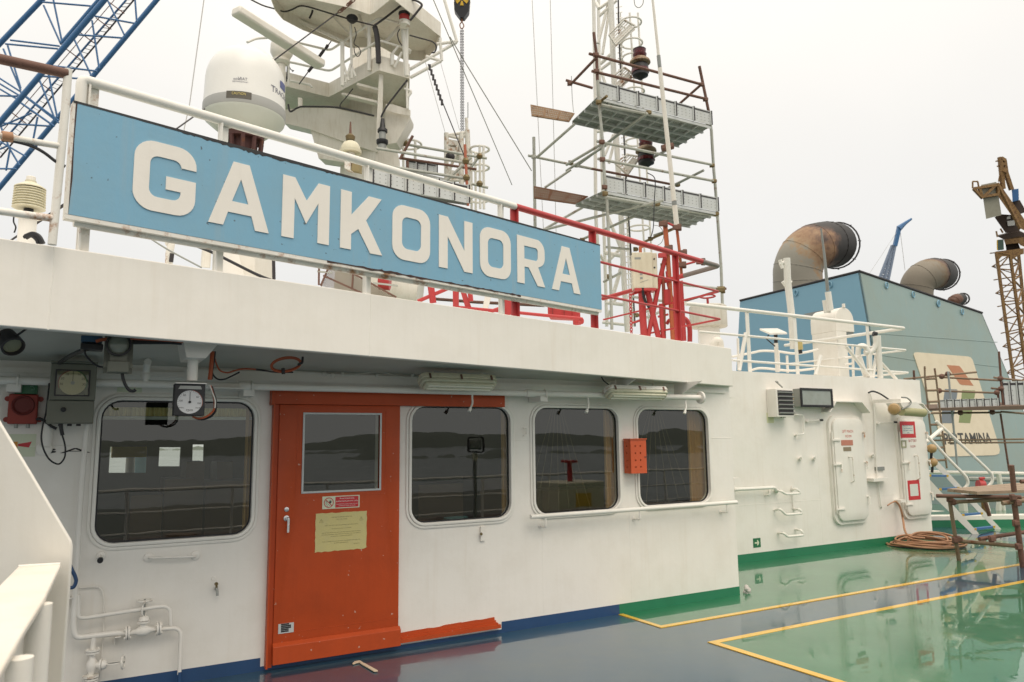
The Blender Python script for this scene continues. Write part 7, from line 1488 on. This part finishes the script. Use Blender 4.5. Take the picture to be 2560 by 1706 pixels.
emit('deck_board', MB().slab([KK(470, 1270, 16.6), KK(2400, 1210, 16.6), KK(2400, 1290, 16.6), KK(480, 1315, 16.6)], FW*.9), paint('board_brown', (.16,.11,.08), .8, .5), t)
toeboard(t, KK(690, 1255, 16.7), KK(1860, 1215, 16.7), 1.25*.95*.0+(KK(690, 1100, 16.7).z-KK(690, 1255, 16.7).z), .02, 8); toeboard(t, KK(1960, 1210, 16.9), KK(2400, 1200, 16.9), .55, .02, 3)
t = thing('scaffold_ladder', 'narrow rusty ladder standing before the funnel emblem panel', 'ladder', RR(1700, 1270, 16.5))
for pts in ([KK(405, 440, 16.5), KK(410, 680, 16.5), KK(475, 1280, 16.5), RR(1655, 1050, 16.5)], [KK(600, 480, 16.5), KK(640, 760, 16.5), KK(715, 1420, 16.5), RR(1770, 1270, 16.5)]): emit('stile', MB().tube(pts, .020, 8), TR, t)
for a_, b_ in (((410, 690), (625, 680)), ((440, 915), (650, 910)), ((470, 1140), (680, 1130))): emit('rung', MB().tube([KK(*a_, 16.5), KK(*b_, 16.5)], .025, 6), TR, t)
for y, x0, x1 in ((855, 1640, 1720), (942, 1650, 1732), (1025, 1660, 1745), (1115, 1670, 1755), (1210, 1690, 1765)): emit('rung', MB().tube([RR(x0, y, 16.5), RR(x1, y-2, 16.5)], .025, 6), TR, t)
J = lambda x, y, d=13.2: D('j', x, y, d)
t = thing('deck_stair', 'white steel stair with blue treads and curved handrails leading down to the deck', 'stair', J(810, 1220))
def stringer(pts, d0, d1):
    P_ = [J(x, y, d) for (x, y), d in zip(pts, (d0, d1, d1, d0))]; emit('stringer', MB().slab(P_, V((.02, .05, 0))), WHC, t)
stringer([(265, 590), (812, 1190), (790, 1245), (290, 760)], 13.0, 13.0); stringer([(305, 340), (1072, 1160), (1050, 1210), (330, 450)], 13.6, 13.6)
for x0, y0, x1, y1 in ((272, 555, 485, 560), (385, 705, 605, 690), (500, 845, 730, 830), (635, 985, 860, 968), (765, 1140, 995, 1115)):
    tr = emit('tread', MB().slab([J(x0, y0, 13.05), J(x1, y1, 13.55), J(x1, y1+18, 13.55), J(x0, y0+22, 13.05)], V((0, .10, .0))), STEPB, t)
    for xx, yy, dd in ((x0+14, y0+8, 13.0), (x1-12, y1+8, 13.5)): emit('tread_edge', MB().slab([J(xx-12, yy-11, dd), J(xx+12, yy-11, dd), J(xx+12, yy+12, dd), J(xx-12, yy+12, dd)], V((0, .02, 0))), YEL, tr)
emit('handrail', MB().tube(crv([J(x, y, 12.95) for x, y in ((200, 75), (330, 215), (520, 420), (640, 540), (685, 600), (692, 660), (650, 710), (600, 740))]), .027, 10), WHC, t); emit('handrail', MB().tube(crv([J(x, y, 13.6) for x, y in ((350, -30), (500, 110), (700, 300), (920, 510), (962, 580), (955, 640), (900, 695), (870, 705))]), .027, 10), WHC, t)
emit('brace', MB().tube([J(410, 55, 13.6), J(235, 205, 13)], .035, 8), WHC, t); emit('foot', MB().tube([J(720, 1240, 13), J(770, 1245, 13)], .06, 8), BGRN, t)
for lab, x, y in (('upper amber bulkhead lamp on the end of the aft deckhouse', 300, 270), ('lower amber bulkhead lamp on the end of the aft deckhouse', 310, 420)):
    t = thing('bulkhead_lamp', lab, 'lamp', J(x, y+50, 12.6), 'amber lamps beside the stair'); c_ = J(x, y, 12.6)
    emit('globe', MB().lathe(zdir(c_, V((.9, -.3, .2))), [(.04, -.07), (.07, -.04), (.078, .02), (.055, .06), (.02, .08)], 18), AMBER, t); emit('gland', MB().tube([J(x, y+40, 12.6), J(x-5, y+110, 12.6)], .022, 8), BLK, t)
t = thing('stern_railing', 'white railing far behind the stair on the lower right', 'railing', J(1000, 1050, 17)); JJ = lambda x, y, d=17: D('j', x, y, d)
for a_, b_, r_ in (((260, 525), (1400, 545), .045), ((300, 955), (480, 965), .03), ((620, 1000), (1400, 1025), .025), ((700, 1190), (1000, 1200), .03)): emit('rail', MB().tube([JJ(*a_), JJ(*b_)], r_, 8), WHC, t)
for a_, b_, r_ in (((1030, 545), (1050, 685), .055), ((1040, 840), (1020, 1080), .06), ((1075, 850), (1100, 1090), .045), ((890, 850), (935, 1000), .05), ((640, 860), (650, 960), .09)): emit('post', MB().tube([JJ(*a_), JJ(*b_)], r_, 8), WHC, t)
emit('pipe', MB().tube([JJ(700, 600, 18), JJ(1400, 610, 18)], .06, 8), paint('pipe_dull', (.35,.37,.33), .5, .4), t)
emit('bollard_post', MB().tube([JJ(870, 840, 16.8), JJ(880, 950, 16.8)], .06, 10), RUSTY, None, 'rusty yellow post among the white railings behind the stair', 'post')
t = thing('fire_hydrant_valve', 'small red hydrant valve on the pipe behind the stair', 'valve', JJ(840, 700, 16.6)); emit('body', MB().tube([JJ(805, 660, 16.6), JJ(870, 665, 16.6)], .10, 12), RED, t); emit('stem', MB().tube([JJ(845, 640, 16.6), JJ(845, 600, 16.6)], .04, 8), RED, t); emit('wheel', MB().tube([JJ(820, 595, 16.6), JJ(875, 592, 16.6)], .03, 8), RED, t)
dcm = (G('j', 600, 1125)-CAM).dot(FW); cm0, cm1 = D('j', 300, 1100, dcm), D('j', 1500, 1130, dcm)
t = thing('low_coaming', 'low white and green steel coaming crossing behind the stair', 'coaming', V((cm0.x, cm0.y, 0)))
za, zb_ = D('j', 300, 1010, dcm).z, D('j', 300, 1052, dcm).z
emit('upper_strip', MB().slab([V((cm0.x, cm0.y, zb_)), V((cm1.x, cm1.y, zb_)), V((cm1.x, cm1.y, za)), V((cm0.x, cm0.y, za))], V((0, .3, 0))), WHC, t); emit('lower_strip', MB().slab([V((cm0.x, cm0.y, 0)), V((cm1.x, cm1.y, 0)), V((cm1.x, cm1.y, zb_-.002)), V((cm0.x, cm0.y, zb_-.002))], V((0, .3, 0))), BGRN, t)
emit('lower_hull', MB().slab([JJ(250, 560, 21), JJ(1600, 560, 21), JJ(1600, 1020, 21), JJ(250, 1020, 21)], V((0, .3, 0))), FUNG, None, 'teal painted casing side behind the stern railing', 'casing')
# scaffold table
t = thing('scaffold_table', 'low rusty scaffold platform with weathered planks at the right edge', 'scaffold', G('j', 600, 1485)); 
g1 = G('j', 598, 1490); d1 = (g1-CAM).dot(FW); dR2 = (G('g', 2345, 330)-CAM).dot(FW)
TT = lambda x, y, d=None: D('j', x, y, d or d1)
for a_, b_, r_, mt, da, db in (((498, 840), (598, 1490), .026, TR, d1, d1), ((1170, 450), (1200, 740), .032, RUST, dR2, dR2), ((1190, 780), (1300, 1600), .034, RUST, dR2, dR2), ((350, 785), (1280, 800), .026, RUST, d1, dR2), ((500, 855), (1340, 810), .026, TR, d1, dR2), ((580, 1275), (1260, 1335), .026, TR, d1, dR2), ((820, 1255), (1340, 1175), .026, RUST, dR2, dR2+.3), ((1070, 865), (1340, 830), .030, TR, dR2, dR2), ((1270, 630), (1340, 625), .026, RUST, dR2, dR2), ((880, 840), (930, 1000), .03, RUST, d1+1.5, d1+1.5)):
    emit('tube', MB().tube([TT(*a_, da), TT(*b_, db)], r_, 10), mt, t)
for x, y in ((500, 815), (560, 1265), (600, 1255), (540, 850), (1190, 800), (1240, 860), (1250, 1335), (960, 1250), (1220, 1080)): M_ = fr(TT(x, y, (d1 if x < 900 else dR2)-.04), RT, FW, Z); emit('coupler', MB().box(M_, -.035, .035, -.03, .03, -.03, .03).box(M_, -.045, .02, -.015, .015, -.045, .04), RUST, t, bev=.006)
zt2 = TT(600, 745, d1).z
PQ = [G('j', x, y, zt2) for x, y in ((470, 742), (560, 733), (890, 700), (1450, 652), (1450, 748), (800, 772))]
nb = [(470, 742), (1450, 700)]
for i in range(4):
    f0, f1 = i/4+.01, (i+1)/4-.01; L_ = lambda f: (G('j', 470+330*f, 742+30*f-4*(1-f), zt2), G('j', 1450, 652+96*f, zt2)); a0_, b0_ = L_(f0); a1_, b1_ = L_(f1)
    emit('plank', MB().slab([a0_, b0_, b1_, a1_], (0, 0, .04)), WOOD, t)
# coiled hose
t = thing('coiled_hose', 'tan hose coiled in a loose flat pile on the green deck', 'hose', G('g', 1810, 225)); rd = random.Random(11)
c_ = G('g', 1805, 212); rx = (G('g', 2030, 225)-G('g', 1585, 215)).length/2; ax = (G('g', 2030, 225)-G('g', 1585, 215)).normalized(); ay = Z.cross(ax)
k3 = (G('g', 1800, 170)-G('g', 1800, 240)).length/2
for i in range(9):
    f_ = 1-.07*i*rd.uniform(.6, 1.2); ox, oy = rd.uniform(-.12, .12), rd.uniform(-.1, .1); ph = rd.uniform(0, 6)
    pts = [c_+ax*(ox+rx*f_*math.cos(a_))+ay*(oy+rx*.78*f_*math.sin(a_))+Z*(.018+.022*(i % 5)+.10*max(0, math.sin(a_+.3))*(.2+i/9)+.01*math.sin(3*a_+ph)) for a_ in [2*math.pi*j/20 for j in range(20)]]
    emit('coil', MB().tube(crv(pts, 2, True), .014, 8, closed=True), COP, t)
emit('tail', MB().tube(crv([W2('w', x, y, .1) for x, y in ((1740, 1300), (1790, 1360), (1830, 1480), (1845, 1568))]+[W2('g', 1705, 150, .3), c_+Z*.12]), .016, 8), COP, t); emit('hang_loop', MB().tube(crv([W2('w', x, y, .1) for x, y in ((1620, 1360), (1680, 1320), (1740, 1300), (1760, 1330))]), .012, 6), COP, t)
emit('wall_hook', MB().box(M2(*U2('w', 1745, 1290)), -.06, .06, -.02, .02, .001, .12), WHW, None, 'small white hook plate holding the tan hose', 'hook')
emit('hose_disc', MB().prism(circ(0, 0, 1, 28, .8), fr(c_+Z*.0045, ax*rx*.98, ay*rx*.98, Z), 0, .01), BLK, None, 'flat black disc under the coiled hose', 'mat')  # flat black disc that follows the outline of the coil
# small things at the wheelhouse corner and on the deck
t = thing('corner_drain', 'white crumpled rag or fitting at the foot of the wheelhouse corner', 'fitting', G('g', 800, 480)); c_ = G('g', 797, 475)
mb = MB(); rd = random.Random(9)
for i in range(5): mb.ball(c_+V((rd.uniform(-.03, .06), rd.uniform(-.03, .03), .02+i*.012)), .022+.008*rd.random(), 8)
emit('rag', mb, paint('rag_grey', (.55,.52,.48), .9, .5), t)
mb = MB(); P_ = [G('e', x, y, .006) for x, y in ((865, 1405), (890, 1385), (935, 1378), (960, 1395), (1000, 1415), (1045, 1440), (1095, 1468), (1095, 1476), (1060, 1476), (1000, 1440), (950, 1412), (930, 1395), (900, 1400), (875, 1412))]
emit('tape_strip', MB().slab(P_, (0, 0, .006)), paint('masking_tape', (.62,.52,.38), .7, .3), None, 'torn strip of pale tape lying on the blue deck near the door', 'tape')
# ------------------------------------------------------------------ foreground bulwark structure at the left
t = thing('foreground_bulwark', 'white steel bulwark plate with a slanted top and ledge at the lower left corner', 'bulwark', D('h', 300, 1500, 2.2)); hB = lambda x, y, d=2.3: D('h', x, y, d)
P_ = [hB(-250, -800), hB(0, -355), hB(215, 0), hB(520, 515), hB(530, 560), hB(508, 900), hB(470, 1400), hB(440, 1750), hB(-250, 1750)]
emit('plate', MB().slab(P_, FW*.012), WHC, t, bev=.003)
zl = hB(300, 690, 2.28).z
LQ = [G('h', x, y, zl) for x, y in ((455, 690), (130, 708), (-60, 900), (-200, 1300), (-60, 1620), (0, 1500), (200, 1150), (330, 950))]
emit('ledge', MB().slab(LQ, (0, 0, -.016)), paint('ledge_stained', (.78,.73,.645), .45, .45, 0, 0, .2, dcol=(.66,.54,.38,1), scale=4), t, bev=.004)
emit('weld_seam', MB().tube([G('h', 450, 687, zl+.002)-FW*.0, G('h', 140, 705, zl+.002)], .005, 8), WHC, t)
zv = zl-.02
web = [G('h', 420, 700, zv)+V((-.05, 0, 0)), G('h', 0, 1520, zv)+V((-.05, 0, 0))]
emit('web_plate', MB().slab([web[0]+V((-.03, 0, 0)), web[1]+V((-.03, 0, 0)), web[1]+V((-.03, 0, -1.0)), web[0]+V((-.03, 0, -1.0))], V((-.01, 0, 0))), WHC, t)
for x0, y0, xe, ye, r_ in ((300, 985, 320, 960, .026), (150, 1385, 110, 1330, .022)):
    d_ = (G('h', xe, ye, zl)-CAM).dot(FW)+.03; a_ = hB(x0, y0, d_); emit('side_pipe', MB().tube([a_, V((a_.x, a_.y, a_.z-1.3))], r_, 16), WHC, t)
# railing, lamp and boxes on the near deck edge (they show in the window reflections)
q6 = lambda u, z, o=6.95: A+wd*u+Z*z+wn*o
t = thing('edge_railing', 'white railing along the near deck edge, mirrored in the windows', 'railing', q6(0, 0))
for z_, r_ in ((1.02, .03), (.68, .018), (.36, .018)): emit('rail', MB().tube([q6(-14, z_), q6(12, z_)], r_, 8), WH, t)
for i in range(17): emit('post', MB().tube([q6(-13.5+1.55*i, 0), q6(-13.5+1.55*i, 1.0)], .025, 8), WH, t)
t = thing('deck_floodlight', 'floodlight on a grey post at the near deck edge, mirrored in the second window', 'floodlight', q6(-.7, 0, 5.0)); emit('post', MB().tube([q6(-.7, 0, 5), q6(-.7, 1.40, 5)], .03, 10), GREYM, t)
Mq = WM(-.7, 1.66, 5.0); emit('head', MB().box(Mq, -.11, .11, -.08, .08, -.05, .06), GREYM, t, bev=.02); emit('guard', cmesh([rrect(-.15, -.13, .15, .13, .05), rrect(-.13, -.11, .13, .11, .04)], Mq, -.06, -.03), DARK, t); emit('yoke', MB().box(Mq, -.03, .03, -.26, -.14, -.03, .03), CREAM, t)
t = thing('deck_locker', 'white deck locker with a red valve on top near the deck edge', 'locker', q6(1.6, 0, 5.6)); emit('body', MB().box(WM(1.6, 0, 5.6), -.5, .5, 0, .95, -.4, .4), CREAM, t, bev=.02); emit('label', MB().box(WM(1.6, 0, 5.6), -.15, .2, .5, .75, -.405, -.4005), YEL, t); emit('valve', MB().tube([q6(1.6, .951, 5.6), q6(1.6, 1.3, 5.6)], .05, 8).lathe(Matrix.Translation(q6(1.6, 1.3, 5.6)), [(.16, 0), (.16, .04)], 16), RED, t)
# unseen roof deck under the roof gear, added to block light bounced off the sea
emit('bounce_block_deck', MB().slab([V((-9, 8.0, 2.38)), V((2.2, 8.9, 2.38)), V((5.5, 17, 2.38)), V((-9, 19, 2.38))], (0, 0, .22)), paint('roof_green', (.05,.14,.08), .5, .3), None, 'unseen green roof deck under the masts, blocking light from the sea', 'roof deck')

rd = random.Random(21)
for i in range(11):
    u = -4.5+i*1.15+rd.uniform(-.2, .2); q_ = q6(u, -.9, 9.5+rd.uniform(-.6, .8)); t = thing('deck_drum', ('teal' if i % 2 else 'brown')+' drum on the lower deck beyond the near railing, mirrored in the windows', 'drum', q_, 'drums beyond the near railing')
    emit('barrel', MB().lathe(Matrix.Translation(q_), [(.28, 0), (.29, .3), (.28, .32), (.29, .6), (.28, .9), (.1, .92)], 16), paint('drum_teal', (.10,.30,.30), .5) if i % 2 else paint('drum_brown', (.12,.08,.05), .6), t)
emit('manifold_pipe', MB().tube([q6(-12, -.3, 11), q6(10, -.3, 11)], .18, 12), DARK, None, 'long dark cargo pipe on the lower deck, mirrored in the windows', 'pipe')
emit('lower_deck', MB().box(GM, -16, 14, -30, -7.8, -1.1, -.95), paint('lower_deck_green', (.035,.05,.04), .6, .5), kind='structure')
